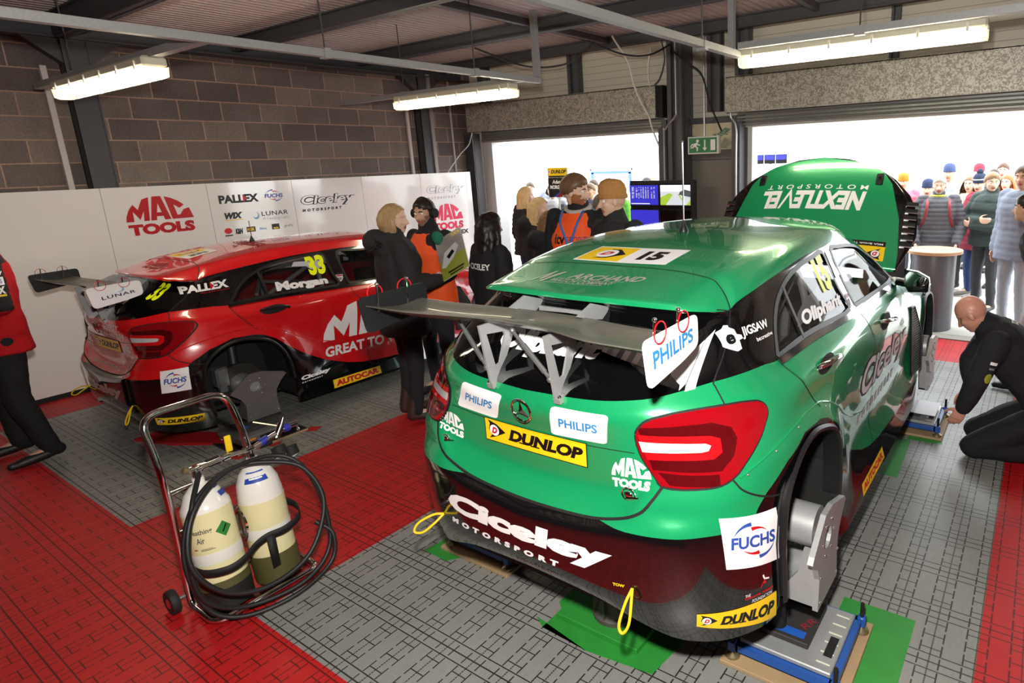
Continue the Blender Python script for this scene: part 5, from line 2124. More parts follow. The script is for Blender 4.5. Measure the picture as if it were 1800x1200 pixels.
# red car corner
m = MB().use(M('black_faced_board', '171514', .5)).box2((-5.40, 1.95, .002), (-4.965, 2.50, .016))
m.use(WOOD).box2((-4.965, 1.95, .002), (-4.958, 2.50, .017))
tag(m.build('floor_board'), 'black-faced board under the scale of the red car', 'plywood board')
t = thing('corner_scale', 'aluminium corner scale at the rear corner of the red car', 'corner weight scale', (-5.20, 2.235, .016))
m = MB().use(ALU_D).box((0, 0, .058), (.385, .46, .05), bev=.004)
m.build('platform', None, t)
m = MB().use(MATT_BLACK).box((.1935, -.02, .055), (.002, .13, .025))
m.build('handle_slot', None, t)
a = Art().rect(0, 0, 1, 1, M('orange_label', 'd9861c', .5)).text('!', .1, .2, .25, .8, BLACK_V, 1, .05)
a.lay('warning_label', flat_fn((.1935, -.20, .05), (.1935, -.12, .05), (.1935, -.12, .068), (.1935, -.20, .068)), t)
a.lay('warning_label', flat_fn((.1935, .13, .05), (.1935, .21, .05), (.1935, .21, .068), (.1935, .13, .068)), t)
for sx in (-1, 1):
    for sy in (-1, 1):
        MB().use(CHROME).lathe([(.018, 0), (.015, .01), (.008, .018), (.008, .034)], 12, Matrix.Translation((sx * .18, sy * .21, 0))).build('levelling_foot', None, t)
m = MB().use(SCALE_TOP).box((-.03, 0, .093), (.24, .30, .022), bev=.003)
pd = m.build('pad', None, t)
MB().use(BLUE_TAPE).box((-.02, -.11, .1047), (.12, .05, .001)).build('tape_strip', None, pd)
m = MB().use(RED_TAPE).prism([(-6.05, 1.66, 0), (-5.66, 1.78, 0), (-5.20, 2.05, 0), (-5.40, 2.15, 0), (-6.05, 1.85, 0)], (0, 0, .02))
tag(m.build('floor_board'), 'dark red board on the floor under the bumper of the red car', 'floor board')
tape('short red tape at the near corner of the scale board of the red car', [(-4.98, 1.90), (-4.90, 1.93), (-4.93, 1.99), (-5.02, 1.95)], RED_TAPE)
tape('short red tape at the far corner of the scale board of the red car', [(-4.96, 2.47), (-4.88, 2.52), (-4.92, 2.60), (-5.0, 2.55)], RED_TAPE)
tape('short red tape at the side of the scale board of the red car', [(-4.955, 2.16), (-4.90, 2.18), (-4.91, 2.26), (-4.955, 2.25)], RED_TAPE)

# ================================================================== breathing-air trolley
t = thing('cylinder_trolley', 'chrome tube trolley holding two cream air cylinders', 'gas cylinder trolley', (-3.22, 1.22, 0))
lc = Vector((-3.22, 1.22, 0))


def L(*p):
    return [Vector(q) - lc for q in p]


m = MB().use(CHROME)
m.tube(fillet(L((-3.34, .985, .10), (-3.325, .985, .55), (-3.33, .98, .78), (-3.40, .965, 1.02), (-3.42, 1.34, 1.02), (-3.38, 1.375, .80), (-3.36, 1.385, .55), (-3.37, 1.39, .10)), .09, 6), .0165, 12)
m.build('handle_frame', None, t)
m = MB().use(CHROME)
m.tube(fillet(L((-3.34, .985, .16), (-3.34, .985, .03), (-3.09, .985, .03), (-3.085, 1.49, .03), (-3.38, 1.49, .03), (-3.37, 1.39, .03), (-3.37, 1.39, .16)), .07, 6), .0155, 12)
m.tube(L((-3.34, .985, .42), (-3.36, 1.39, .42)), .012, 10)
m.tube(L((-3.34, .985, .63), (-3.36, 1.39, .63)), .012, 10)
m.build('base_frame', None, t)
m = MB().use(CHROME)
m.tube([Vector(q) - lc for q in [(-3.27 + .05 * math.cos(a), 1.245, .36 + .085 * math.sin(a)) for a in [2 * PI * i / 20 for i in range(20)]]], .013, 8, closed=True)
m.build('divider_hoop', None, t)
for y in (.93, 1.45):
    m = MB().use(M('wheel_rubber', '141414', .7))
    tf = Matrix.Translation(Vector((-3.40, y, .062)) - lc) @ Matrix.Rotation(PI / 2, 4, 'X')
    m.lathe([(.035, -.018), (.058, -.018), (.062, -.010), (.062, .010), (.058, .018), (.035, .018)], 24, tf)
    m.use(CHROME).lathe([(.002, -.022), (.018, -.022), (.034, -.014), (.034, .014), (.018, .022), (.002, .022)], 20, tf)
    m.build('wheel', None, t)
MB().use(ALU_D).cyl(*L((-3.40, .95, .062), (-3.40, 1.43, .062)), .008, 8).build('axle', None, t)
CREAM = M('cream_cylinder_paint', 'dcd6a8', .28, noise=(3, .06))
WHITE_C = M('white_cylinder_paint', 'e3e2dd', .2, coat=.4)
OLIVE = M('olive_boot', '4c4a24', .6)


def cylinder(label, x, y, lean, top, second):
    c = thing('air_cylinder', label, 'gas cylinder', (x, y, .035))
    c.rotation_euler = (lean[0], lean[1], 0)
    r = .104
    m = MB().use(CREAM).lathe([(r, .14), (r + .001, .16), (r + .001, .37), (r + .001, .44 if second else .50)], 32)
    m.use(WHITE_C).lathe([(r, .44 if second else .50), (r * .985, .47 if second else .52), (r * .90, .535), (r * .70, .585), (r * .42, .615), (.026, .625), (.026, .655)], 32)
    m.use(M('white_band', 'dedcd6', .4)).lathe([(r + .0015, .245), (r + .002, .25), (r + .002, .295), (r + .0015, .30)], 32)
    m.build('body', None, c)
    m = MB().use(M('black_boot', '151515', .6) if not second else OLIVE)
    m.lathe([(r - .01, 0), (r + .004, .004), (r + .006, .11)], 32)
    m.use(OLIVE).lathe([(r + .006, .11), (r + .005, .15)], 32)
    m.build('boot', None, c)
    m = MB().use(CHROME)
    m.lathe([(.017, .655), (.017, .69), (.012, .70), (.012, .715)], 14)
    m.cyl((0, -.03, .70), (0, .05, .70), .014, 10)
    m.use(MATT_BLACK).cyl((0, .05, .70), (0, .105, .70), .021, 12)
    if not second:
        m.use(M('brass_foot')).cyl((.0, -.03, .70), (-.0, -.05, .71), .016, 10)
    m.build('valve', None, c)
    return c


c1 = cylinder('left air cylinder with a green diamond label, in the chrome trolley', -3.205, 1.105, (.0, -.13), 0, False)
c2 = cylinder('right air cylinder with a blue shoulder label, in the chrome trolley', -3.205, 1.345, (0, -.10), 0, True)


def cyl_fn(a0, a1, z0, z1, r=.1055):
    def fn(u, v):
        a = a0 + (a1 - a0) * u
        n = Vector((math.cos(a), math.sin(a), 0))
        return n * r + Vector((0, 0, z0 + (z1 - z0) * v)), n
    return fn


# faces of the cylinders turn towards the camera (direction about -20 degrees)
a = Art().text('Breathing', 0, .55, 1, 1, M('grey_print', '55544c', .5), 0, .02)
a.text('Air', .33, .0, .66, .42, M('grey_print'), 0, .02)
a.lay('cylinder_label', cyl_fn(math.radians(-78), math.radians(-18), .36, .43), c1, .1)
a = Art().poly([(.5, 0), (1, .5), (.5, 1), (0, .5)], M('label_green', '2c7d33', .5))
a.poly([(.35, .35), (.42, .30), (.72, .68), (.65, .73)], BLACK_V, 1)
a.lay('hazard_diamond', cyl_fn(math.radians(-12), math.radians(28), .36, .44), c1, .1)
a = Art().rect(0, .5, .2, .8, M('orange_print', 'b06a3c', .5)).rect(.35, .3, 1, .42, M('grey_print')).rect(.35, .55, .9, .65, M('grey_print'))
a.lay('cylinder_label', cyl_fn(math.radians(-70), math.radians(-20), .315, .34), c1, .15)


def shoulder_fn(a0, a1):
    def fn(u, v):
        a = a0 + (a1 - a0) * u
        z = .545 + .05 * v
        r = .104 * (.87 - .28 * v)
        n = Vector((math.cos(a) * .6, math.sin(a) * .6, .8)).normalized()
        return Vector((math.cos(a) * r, math.sin(a) * r, z)), n
    return fn


Art().rect(0, 0, 1, 1, M('label_blue', '2443a0', .4)).rect(.2, .3, .8, .42, WHITE_V, 1).rect(.25, .6, .7, .7, WHITE_V, 1).lay('shoulder_label', shoulder_fn(math.radians(-60), math.radians(10)), c2, .12, base=.003)
Art().rect(0, 0, 1, 1, M('label_blue')).lay('shoulder_label', shoulder_fn(math.radians(30), math.radians(70)), c1, .12, base=.003)

# pressure regulators, gauges and ball valve on top
t = thing('regulator', 'chrome pressure regulator with black gauges on the right air cylinder', 'regulator', (-3.265, 1.345, .735))
m = MB().use(CHROME)
m.tube([(0, -.02, 0), (-.01, -.10, .005), (-.01, -.24, -.005)], .011, 10)
m.tube([(0, -.10, .005), (0, -.13, .004)], .018, 12)
m.tube([(0, -.20, 0), (0, -.225, -.002)], .017, 12)
m.build('coupling', None, t)
m = MB().use(CHROME)
m.tube([(0, .02, 0), (.01, .13, .03)], .016, 12)
m.tube([(.012, .125, .01), (.0, .17, .075)], .018, 12)
m.tube([(.0, .17, .075), (-.005, .185, .10)], .011, 10)
m.tube([(.01, .15, .04), (.01, .24, .05)], .012, 10)
m.build('body', None, t)
m = MB().use(M('blue_collar', '2a2f8f', .4))
m.tube([(0, .05, .01), (.0, .09, .02)], .021, 12)
m.tube([(.01, .17, .043), (.01, .20, .046)], .021, 12)
m.build('collar', None, t)
MB().use(M('brass_foot')).tube([(-.005, .16, .06), (-.06, .06, .11)], .006, 8).build('tee_handle', None, t)
for c in ((.055, .105, -.02), (.05, .165, -.045)):
    m = MB().use(MATT_BLACK)
    m.cyl(c, (c[0] + .015, c[1] + .004, c[2] - .045), .034, 20)
    m.use(M('white_sign_plastic')).cyl((c[0] + .015, c[1] + .004, c[2] - .045), (c[0] + .0155, c[1] + .0045, c[2] - .047), .029, 20)
    m.build('gauge', None, t)
m = MB().use(YELLOW_ROPE)
m.box((-.02, -.085, .06), (.014, .03, .085), bev=.004)
m.build('ball_valve_lever', None, t)

# hose coil and strap
HOSE = M('black_rubber_hose', '17181a', .5)
hp = [(-3.25, 1.10, .715), (-3.12, 1.0, .62), (-3.06, .93, .42), (-3.05, .95, .20), (-3.03, 1.10, .07), (-2.98, 1.35, .06), (-3.0, 1.52, .16), (-3.05, 1.55, .40), (-3.12, 1.50, .62), (-3.18, 1.38, .70), (-3.16, 1.15, .70), (-3.08, .98, .60), (-3.02, .92, .40), (-2.98, 1.02, .22), (-2.95, 1.2, .16), (-2.95, 1.40, .22), (-3.0, 1.53, .42), (-3.08, 1.50, .60), (-3.15, 1.38, .675), (-3.2, 1.2, .70), (-3.15, 1.02, .62), (-3.12, .93, .40), (-3.08, .96, .14), (-3.02, 1.08, .035), (-2.96, 1.30, .03), (-2.97, 1.50, .09), (-3.0, 1.55, .22), (-3.06, 1.50, .30)]
tag(MB().use(HOSE).tube(bez(hp, 8), .0115, 10).build('air_hose'), 'black rubber hose coiled around the two air cylinders', 'hose')
m = MB().use(M('black_webbing', '0e0e0f', .7))
path = [(-3.36, .99, .30), (-3.26, .985, .285), (-3.14, 1.0, .275), (-3.075, 1.07, .275), (-3.07, 1.14, .285), (-3.10, 1.22, .31), (-3.10, 1.28, .325), (-3.075, 1.36, .335), (-3.11, 1.45, .355), (-3.22, 1.47, .38), (-3.36, 1.40, .40)]
P_ = bez(path, 5)
vs = []
for p in P_:
    vs += [p + Vector((0, 0, -.02)), p + Vector((0, 0, .02))]
m.add(vs, [(2 * i, 2 * i + 1, 2 * i + 3, 2 * i + 2) for i in range(len(P_) - 1)], True)
m.add([(-3.075, 1.26, .335), (-3.07, 1.30, .335), (-3.065, 1.30, .17), (-3.07, 1.265, .165)], [(0, 1, 2, 3)])
o = tag(m.build('strap', None, fix=False), 'black webbing strap around the two air cylinders', 'strap')
sm = o.modifiers.new('thickness', 'SOLIDIFY')
sm.thickness = .004
# ================================================================== beyond the openings
WHITE_W = M('white_pit_wall', 'e4e6e6', .7)
m = MB().use(WHITE_W)
m.box2((-40, 24, 0), (30, 24.3, 1.15))
struct(m.build('wall_pit'))
for i in range(13):
    x = -30 + i * 4
    m = MB().use(M('mesh_panel', 'eef0ee', .7))
    m.box2((x + .05, 24.05, 1.151), (x + 3.95, 24.08, 3.1))
    m.use(M('pale_rail', '9aa0a2', .6))
    m.box2((x + .05, 24.02, 3.04 + (i % 3) * .07), (x + 3.95, 24.05, 3.09 + (i % 3) * .07))
    m.box2((x, 24.02, 1.151), (x + .06, 24.08, 3.1))
    tag(m.build('fence_panel'), 'pale mesh fence panel standing on the white pit wall', 'fence', 'fence panels on the pit wall')
# blue-edged gantry frame on the pit wall
m = MB().use(M('pale_gantry', 'cfd8de', .5))
BLU = M('blue_banner', '3d5f9d', .5)
for x in (-15.1, -13.1):
    m.box2((x - .06, 20.0, -.02), (x + .06, 20.1, 1.80))
m.box2((-15.1, 20, 1.72), (-13.1, 20.1, 1.80))
m.use(BLU)
m.box2((-15.04, 19.98, 1.60), (-13.16, 20.0, 1.70))
m.box2((-15.04, 19.98, .9), (-14.92, 20.0, 1.65))
m.box2((-13.28, 19.98, .9), (-13.16, 20.0, 1.65))
tag(m.build('pit_gantry'), 'pale frame with blue edges behind the crowd in the left opening', 'gantry')


def tv(name, label, w, h, art, loc, rz, group=None):
    t = thing(name, label, 'screen', loc, rz, group)
    m = MB().use(M('black_bezel', '0d0d0f', .3)).box((0, .025, h / 2), (w + .028, .05, h + .05), bev=.006)
    m.build('case', None, t)
    o = art.lay('display', flat_fn((-w / 2, -.0015, 0), (w / 2, -.0015, 0), (w / 2, -.0015, h), (-w / 2, -.0015, h)), t)
    return t


SC_BLUE = M('screen_blue', '2a2a9e', .3, emit='2c2cb4', estr=.9)
SC_TXT = M('screen_text', 'c9c9a8', .3, emit='d9d9b8', estr=.8)
SC_GREY = M('screen_grey', 'aab0b6', .3, emit='b9c0c6', estr=.9)
SC_GRASS = M('screen_grass', '86a833', .3, emit='8fae3a', estr=.9)
SC_SKY = M('screen_sky', 'd5dde4', .3, emit='dde5ec', estr=.9)
SC_OFF = M('screen_off', '0c0c10', .12)


def art_timing():
    a = Art().rect(0, 0, 1, 1, SC_BLUE)
    random.seed(3)
    for cx_, w in ((.05, .10), (.20, .06), (.29, .05), (.37, .04), (.45, .05), (.54, .06), (.63, .04), (.75, .05), (.84, .05)):
        for r in range(14):
            if random.random() < .85:
                a.rect(cx_, .88 - r * .042, cx_ + w * random.uniform(.5, 1), .90 - r * .042, SC_TXT, 1)
    a.rect(.02, .04, .7, .08, SC_SKY, 1)
    return a


def art_track():
    a = Art().rect(0, 0, 1, 1, SC_GREY)
    a.rect(0, .68, 1, 1, SC_SKY, 1)
    a.poly([(0, 0), (.18, 0), (.42, .52), (.30, .60), (0, .38)], SC_GRASS, 2)
    a.poly([(.86, 0), (1, 0), (1, .25)], SC_GRASS, 2)
    a.poly([(.58, .55), (.62, .55), (.78, .25), (.72, .25)], SC_GRASS, 2)
    a.poly([(.62, .52), (1, .40), (1, .70), (.80, .78), (.66, .66)], M('screen_dark', '4a4f55', .3, emit='4a4f55', estr=.6), 2)
    return a


SY = 7.20
tv('timing_screen', 'flat screen showing blue timing columns, upper left of the four', .44, .26, art_timing(), (-4.54, SY, 1.50), 0)
tv('timing_screen', 'flat screen showing a race track, upper right of the four', .45, .26, art_track(), (-4.06, SY, 1.50), 0)
tv('timing_screen', 'flat screen showing plain blue, lower left of the four', .44, .26, Art().rect(0, 0, 1, 1, SC_BLUE), (-4.54, SY, 1.17), 0)
tv('timing_screen', 'switched-off black flat screen, lower right of the four', .45, .26, Art().rect(0, 0, 1, 1, SC_OFF), (-4.06, SY, 1.17), 0)
m = MB().use(SATIN_BLACK)
m.box2((-4.80, SY + .053, 1.12), (-3.80, SY + .09, 1.82))
m.box2((-3.81, SY - .03, 1.10), (-3.79, SY + .09, 1.80))
m.cyl((-4.3, SY + .07, 0), (-4.3, SY + .07, 1.15), .04, 12)
m.box((-4.3, SY + .05, .03), (.7, .45, .06), bev=.01)
tag(m.build('screen_stand'), 'black stand frame behind the four flat screens', 'stand')
t = thing('pit_wall_monitor', 'row of three small pit-wall monitors seen left of the raised bonnet', 'monitor', (-4.86, 12.0, 1.93))
t.scale = (.66, .66, .55)
for i in range(3):
    m = MB().use(M('black_bezel'))
    m.box((i * .36, .03, .16), (.34, .05, .32), bev=.01)
    c = m.build('case', None, t)
    Art().rect(0, .1, 1, 1, SC_BLUE).lay('display', flat_fn((i * .36 - .15, .003, .12), (i * .36 + .15, .003, .12), (i * .36 + .15, .003, .30), (i * .36 - .15, .003, .30)), c)
m = MB().use(M('pale_gantry'))
m.box2((-.25, .05, .32), (1.1, .9, .36))
m.box2((.3, .1, -2.02), (.4, .2, 0.34))
m.prism([(1.2, .1, .36), (1.5, .1, .36), (1.5, .1, .6)], (0, .04, 0))
m.build('canopy', None, t)

# poser table: grey drum with a round wooden top
t = thing('drum_table', 'grey drum table with a round pale wooden top beside the raised bonnet', 'table', (-1.03, 8.1, -.02))
m = MB().use(M('grey_drum_paint', '5f6068', .4))
m.lathe([(.235, 0), (.24, .01), (.24, .90), (.235, .92)], 32)
m.build('drum', None, t)
m = MB().use(M('pale_wood_top', 'd3a985', .4, noise=(4, .1)))
m.lathe([(.30, .92), (.305, .925), (.305, .955), (.30, .96)], 40)
m.build('table_top', None, t)
m = MB().use(M('dark_panel', '3d3b48', .5)).box((-1.63, 8.3, .44), (.5, .06, .86))
tag(m.build('display_panel'), 'dark upright panel beside the grey drum table', 'panel')
# ================================================================== people
from mathutils import noise as mnoise


def remesh(mb, voxel, smooth=6, mats=None):
    me = mb.mesh('tmp')
    o = bpy.data.objects.new('tmp', me)
    COL.objects.link(o)
    r = o.modifiers.new('r', 'REMESH')
    r.mode = 'VOXEL'
    r.voxel_size = voxel
    r.use_smooth_shade = True
    if smooth:
        s = o.modifiers.new('s', 'SMOOTH')
        s.factor = .5
        s.iterations = smooth
    dg = bpy.context.evaluated_depsgraph_get()
    out = bpy.data.meshes.new_from_object(o.evaluated_get(dg))
    bpy.data.objects.remove(o)
    bpy.data.meshes.remove(me)
    out.materials.clear()
    for m in mats or []:
        out.materials.append(m)
    out.polygons.foreach_set('use_smooth', [True] * len(out.polygons))
    return out


def wrinkle(me, amp, freq, quilt=0.0, qf=0.0, seed=0):
    ns = [v.normal.copy() for v in me.vertices]
    off = Vector((seed * 3.1, seed * 1.7, 0))
    for v, n in zip(me.vertices, ns):
        p = v.co
        d = amp * (mnoise.noise((p + off) * freq) + .5 * mnoise.noise((p + off) * freq * 2.3))
        if quilt:
            d += quilt * (abs(math.sin(p.z * qf)) ** .6 - .6)
        v.co = p + n * d
    me.update()


def V3(p):
    return Vector(p)


def limb(m, pts, rs, n=12):
    m.tube(pts, rs, n)
    for p, r in ((pts[0], rs[0]), (pts[-1], rs[-1])):
        m.ball(p, r, n, 8)


def spine_tube(m, rows, n=18):
    """rows: (point, half width, half depth, across vector)"""
    vs = []
    for i, (p, w, d, ax) in enumerate(rows):
        p = Vector(p)
        a = rows[max(0, i - 1)][0]
        b = rows[min(len(rows) - 1, i + 1)][0]
        t = (Vector(b) - Vector(a)).normalized()
        x = Vector(ax)
        x = (x - t * x.dot(t)).normalized()
        y = t.cross(x)
        for k in range(n):
            an = 2 * PI * k / n
            c, s = math.cos(an), math.sin(an)
            # slightly squared cross-section
            f = 1 / max(abs(c) ** 2.6 + abs(s) ** 2.6, 1e-6) ** (1 / 2.6)
            vs.append(p + x * (w * c * f) + y * (d * s * f))
    N = len(rows)
    fs = [(i * n + k, i * n + (k + 1) % n, (i + 1) * n + (k + 1) % n, (i + 1) * n + k) for i in range(N - 1) for k in range(n)]
    fs += [tuple(reversed(range(n))), tuple((N - 1) * n + k for k in range(n))]
    m.add(vs, fs, True)


def hand(m, w, d, pn, side, s=1.0, curl=.5, spread=.02):
    """palm, four unequal fingers and a side thumb; d towards the fingertips, pn out of the palm, side to the thumb"""
    w, d, pn = Vector(w), Vector(d).normalized(), Vector(pn)
    pn = (pn - d * pn.dot(d)).normalized()
    q = Vector(side)
    q = (q - d * q.dot(d) - pn * q.dot(pn)).normalized()
    k = w + d * .088 * s
    spine_tube(m, [(w - d * .01 * s, .026 * s, .018 * s, q), (w + d * .03 * s, .036 * s, .016 * s, q), (w + d * .07 * s, .041 * s, .014 * s, q), (k, .040 * s, .012 * s, q)], 12)
    for i, (o, ln) in enumerate(((.030, .92), (.010, 1.0), (-.011, .95), (-.031, .76))):
        p = k + q * o * s - d * .006 * s * abs(i - 1)
        dd = (d + q * (o * spread * 20)).normalized()
        pts = [p - d * .012 * s, p]
        a = 0
        for seg, bend in ((.040, .6), (.026, 1.0), (.021, .8)):
            a += curl * bend
            pts.append(pts[-1] + (dd * math.cos(a) + pn * math.sin(a)) * seg * ln * s)
        m.tube(pts, [.0095 * s, .0098 * s, .0088 * s, .0080 * s, .0066 * s], 8)
        m.ball(pts[-1], .0066 * s, 8, 6)
    p = w + d * .028 * s + q * .026 * s
    t1 = p + (d * .55 + q * .75 + pn * .25).normalized() * .042 * s
    t2 = t1 + (d * .85 + q * .35 + pn * (.2 + curl * .5)).normalized() * .034 * s
    t3 = t2 + (d * .9 + pn * (.3 + curl * .5)).normalized() * .024 * s
    m.tube([w + d * .012 * s + q * .008 * s, p, t1, t2, t3], [.014 * s, .0135 * s, .0108 * s, .0092 * s, .0070 * s], 8)
    m.ball(t3, .0070 * s, 8, 6)


SKIN = M('skin', 'c99a80', .55)
SKIN_P = M('pale_skin', 'd9b29c', .55)
LIP = M('lip', 'a8605a', .5)
EYEW = M('eye_white', 'e6e2dc', .2)
EYED = M('eye_iris', '2c2620', .2)


def frame(look):
    f = Vector(look).normalized()
    r = f.cross(Vector((0, 0, 1))).normalized()
    return r, f, r.cross(f)


def stand(s=1.0, **kw):
    """joints of a standing figure facing +y, right hand at +x; s = height / 1.78"""
    J = dict(pelvis=(0, 0, .95), waist=(0, 0, 1.10), chest=(0, .005, 1.315), neck=(0, -.015, 1.505), head=(0, .02, 1.655), look=(0, 1, 0),
             hipR=(.095, 0, .93), hipL=(-.095, 0, .93), kneeR=(.105, .02, .50), kneeL=(-.105, .02, .50), ankR=(.11, -.02, .085), ankL=(-.11, -.02, .085), toeR=(.13, .15, .04), toeL=(-.13, .15, .04),
             shR=(.185, -.015, 1.45), shL=(-.185, -.015, 1.45), elR=(.235, -.04, 1.15), elL=(-.235, -.04, 1.15), wrR=(.225, .06, .89), wrL=(-.225, .06, .89),
             hdR=(0, .25, -1), hdL=(0, .25, -1), pnR=(-1, 0, 0), pnL=(1, 0, 0), thR=(0, 1, 0), thL=(0, 1, 0), curl=.45, ax=(1, 0, 0), axh=(1, 0, 0))
    J.update(kw)
    out = {}
    for k, v in J.items():
        if k in ('look', 'hdR', 'hdL', 'pnR', 'pnL', 'thR', 'thL', 'curl', 'ax', 'axh'):
            out[k] = v
        else:
            out[k] = Vector(v) * s
    return out


def head_q(p, J, hh):
    r, f, u = frame(J['look'])
    q = Vector(p) - J['head']
    return q.dot(r) / hh, q.dot(f) / hh, q.dot(u) / hh


def make_person(label, loc, yaw, s, J, skin, fine, top, legs, shoes, hair, group=None, face=None, female=False, eyes=True, low=False):
    """top: dict(mat, hem, puff, quilt, collar); legs/shoes: materials; hair: dict(style, mat)"""
    t = thing('person', label, 'person', loc, yaw, group)
    k = s
    body = MB()
    r, f, u = frame(J['look'])
    hc = J['head']
    hh = .118 * k
    wsh = .93 if female else 1.0
    # head and neck
    def HP(x, y, z):
        return hc + (r * x + f * y + u * z) * hh
    Mh = Matrix((r, f, u)).transposed().to_4x4()
    Mh.translation = hc

    def hball(c, rad, n=20, m=14):
        body.ball((c[0] * hh, c[1] * hh, c[2] * hh), tuple(x * hh for x in rad), n, m, Mh)
    hball((0, -.08, .16), (.66, .80, .80))
    hball((0, .16, -.28), (.54, .58, .66))
    hball((0, .33, -.66), (.34, .34, .30))
    for sx in (-1, 1):
        hball((sx * .665, -.06, -.12), (.06, .15, .25), 10, 8)
        hball((sx * .30, .42, -.22), (.22, .20, .24), 12, 8)
    limb(body, [J['neck'] - Vector((0, 0, .03 * k)), J['neck'] * .55 + HP(0, -.1, -.5) * .45, HP(0, -.12, -.45)], [.062 * k * wsh, .054 * k * wsh, .054 * k * wsh])
    ax, axh = J['ax'], J['axh']
    sh_w = (J['shR'] - J['shL']).length / 2
    neckb = J['neck']

    def torso(m, e, hem=None, hemw=0.0):
        rows = []
        pe, wa, ch = J['pelvis'], J['waist'], J['chest']
        if hem is not None:
            hp = pe + (pe - wa).normalized() * hem
            rows.append((hp, (.172 + hemw) * k + e, (.118 + hemw * .8) * k + e, axh))
        rows += [(pe + (pe - wa) * .25, .165 * k + e, .115 * k + e, axh), (pe, .168 * k + e, .118 * k + e, axh), (wa, (.138 if female else .150) * k + e, .105 * k + e, ax), ((wa + ch) / 2, .152 * k * wsh + e, .115 * k + e, ax), (ch, .168 * k * wsh + e, .122 * k + e, ax), (ch * .45 + neckb * .55, sh_w * .98 + e * .6, .100 * k + e, ax), (neckb * .9 + ch * .1, sh_w * .62 + e * .4, .075 * k + e * .8, ax), (neckb + (neckb - ch).normalized() * .005, .062 * k + e * .4, .062 * k + e * .4, ax)]
        spine_tube(m, rows)
    thin = -.012
    torso(body, thin)
    for S in 'RL':
        limb(body, [J['sh' + S], (J['sh' + S] + J['el' + S]) / 2, J['el' + S]], [.050 * k * wsh, .044 * k * wsh, .038 * k * wsh])
        limb(body, [J['el' + S], J['el' + S] * .6 + J['wr' + S] * .4, J['wr' + S]], [.038 * k * wsh, .036 * k * wsh, .0255 * k * wsh])
        limb(body, [J['hip' + S], (J['hip' + S] + J['knee' + S]) / 2, J['knee' + S]], [.080 * k, .068 * k, .050 * k])
        limb(body, [J['knee' + S], J['knee' + S] * .65 + J['ank' + S] * .35, J['ank' + S]], [.050 * k, .050 * k, .034 * k])
        body.tube([J['ank' + S], J['toe' + S]], [.036 * k, .028 * k], 10)
        hand(body, J['wr' + S], J['hd' + S], J['pn' + S], J['th' + S], k, J['curl'])
    me = remesh(body, fine, 3 if fine < .009 else 2)
    # features of the face
    ns = [v.normal.copy() for v in me.vertices]
    G = lambda a, b: math.exp(-(a / b) ** 2)
    for v in me.vertices:
        x, y, z = head_q(v.co, J, hh)
        if y < .1 or abs(x) > .8 or not -1.05 < z < .8:
            continue
        d = 0.0
        ramp = max(0, min(1, (.22 - z) / .55)) if z > -.33 else max(0, 1 - (-.33 - z) / .07)
        if -.40 < z < .22:
            d += .27 * G(x, .085 + .05 * ramp) * ramp
        for sx in (-1, 1):
            d -= .085 * G(x - sx * .29, .15) * G(z - .03, .10)
            d += .05 * G(x - sx * .27, .2) * G(z - .19, .07)
            d += .04 * G(x - sx * .40, .15) * G(z + .22, .14)
        d += .055 * G(x, .20) * (G(z + .50, .045) + G(z + .615, .05)) - .03 * G(x, .24) * G(z + .555, .022)
        d += .05 * G(x, .18) * G(z + .86, .11)
        v.co = v.co + f * d * hh
    me.update()
    me.materials.append(skin)
    me.materials.append(LIP)
    beard = (face or {}).get('beard')
    if beard:
        me.materials.append(beard)
    for p in me.polygons:
        x, y, z = head_q(p.center, J, hh)
        if y > .3 and abs(x) < .22 and -.66 < z < -.46:
            p.material_index = 1
        elif beard and y > -.1 and (-1.05 < z < -.40 + .25 * (1 if abs(x) > .45 else 0)) and abs(x) < .66 and not (abs(x) < .2 and z > -.43):
            p.material_index = 2
    b = link('body', me, t)
    if eyes:
        for sx in (-1, 1):
            m = MB().use(EYEW).ball(tuple(HP(sx * .29, .555, .03)), .0135 * k, 12, 8)
            m.use(EYED).ball(tuple(HP(sx * .29, .605, .03)), .0075 * k, 10, 6)
            m.build('eye', None, b)
            m = MB().use(hair.get('brow', hair['mat']))
            m.tube([HP(sx * .13, .70, .17), HP(sx * .28, .685, .22), HP(sx * .43, .58, .17)], [.004 * k, .0055 * k, .003 * k], 6)
            m.build('eyebrow', None, b)
    # trousers
    e = .014
    m = MB()
    pe, wa = J['pelvis'], J['waist']
    spine_tube(m, [(pe + (pe - wa) * .35, .150 * k + e, .105 * k + e, axh), (pe, .166 * k + e * .6, .116 * k + e * .6, axh), (pe * .45 + wa * .55, .150 * k + e * .5, .106 * k + e * .5, axh)])
    lw = .012 if legs.get('loose') else 0
    for S in 'RL':
        limb(m, [J['hip' + S], J['hip' + S] * .5 + J['knee' + S] * .5, J['knee' + S]], [.088 * k + e * .6 + lw, .078 * k + e * .5 + lw, .058 * k + e * .6 + lw])
        limb(m, [J['knee' + S], J['knee' + S] * .5 + J['ank' + S] * .5, J['ank' + S] + (J['knee' + S] - J['ank' + S]) * .02], [.058 * k + e * .6 + lw, .052 * k + e * .6 + lw, .043 * k + e * .6 + lw])
    me = remesh(m, .016 if low else .013, 4)
    wrinkle(me, .007, 9, seed=len(label) % 17)
    me.materials.append(legs['mat'])
    link('trousers', me, t)
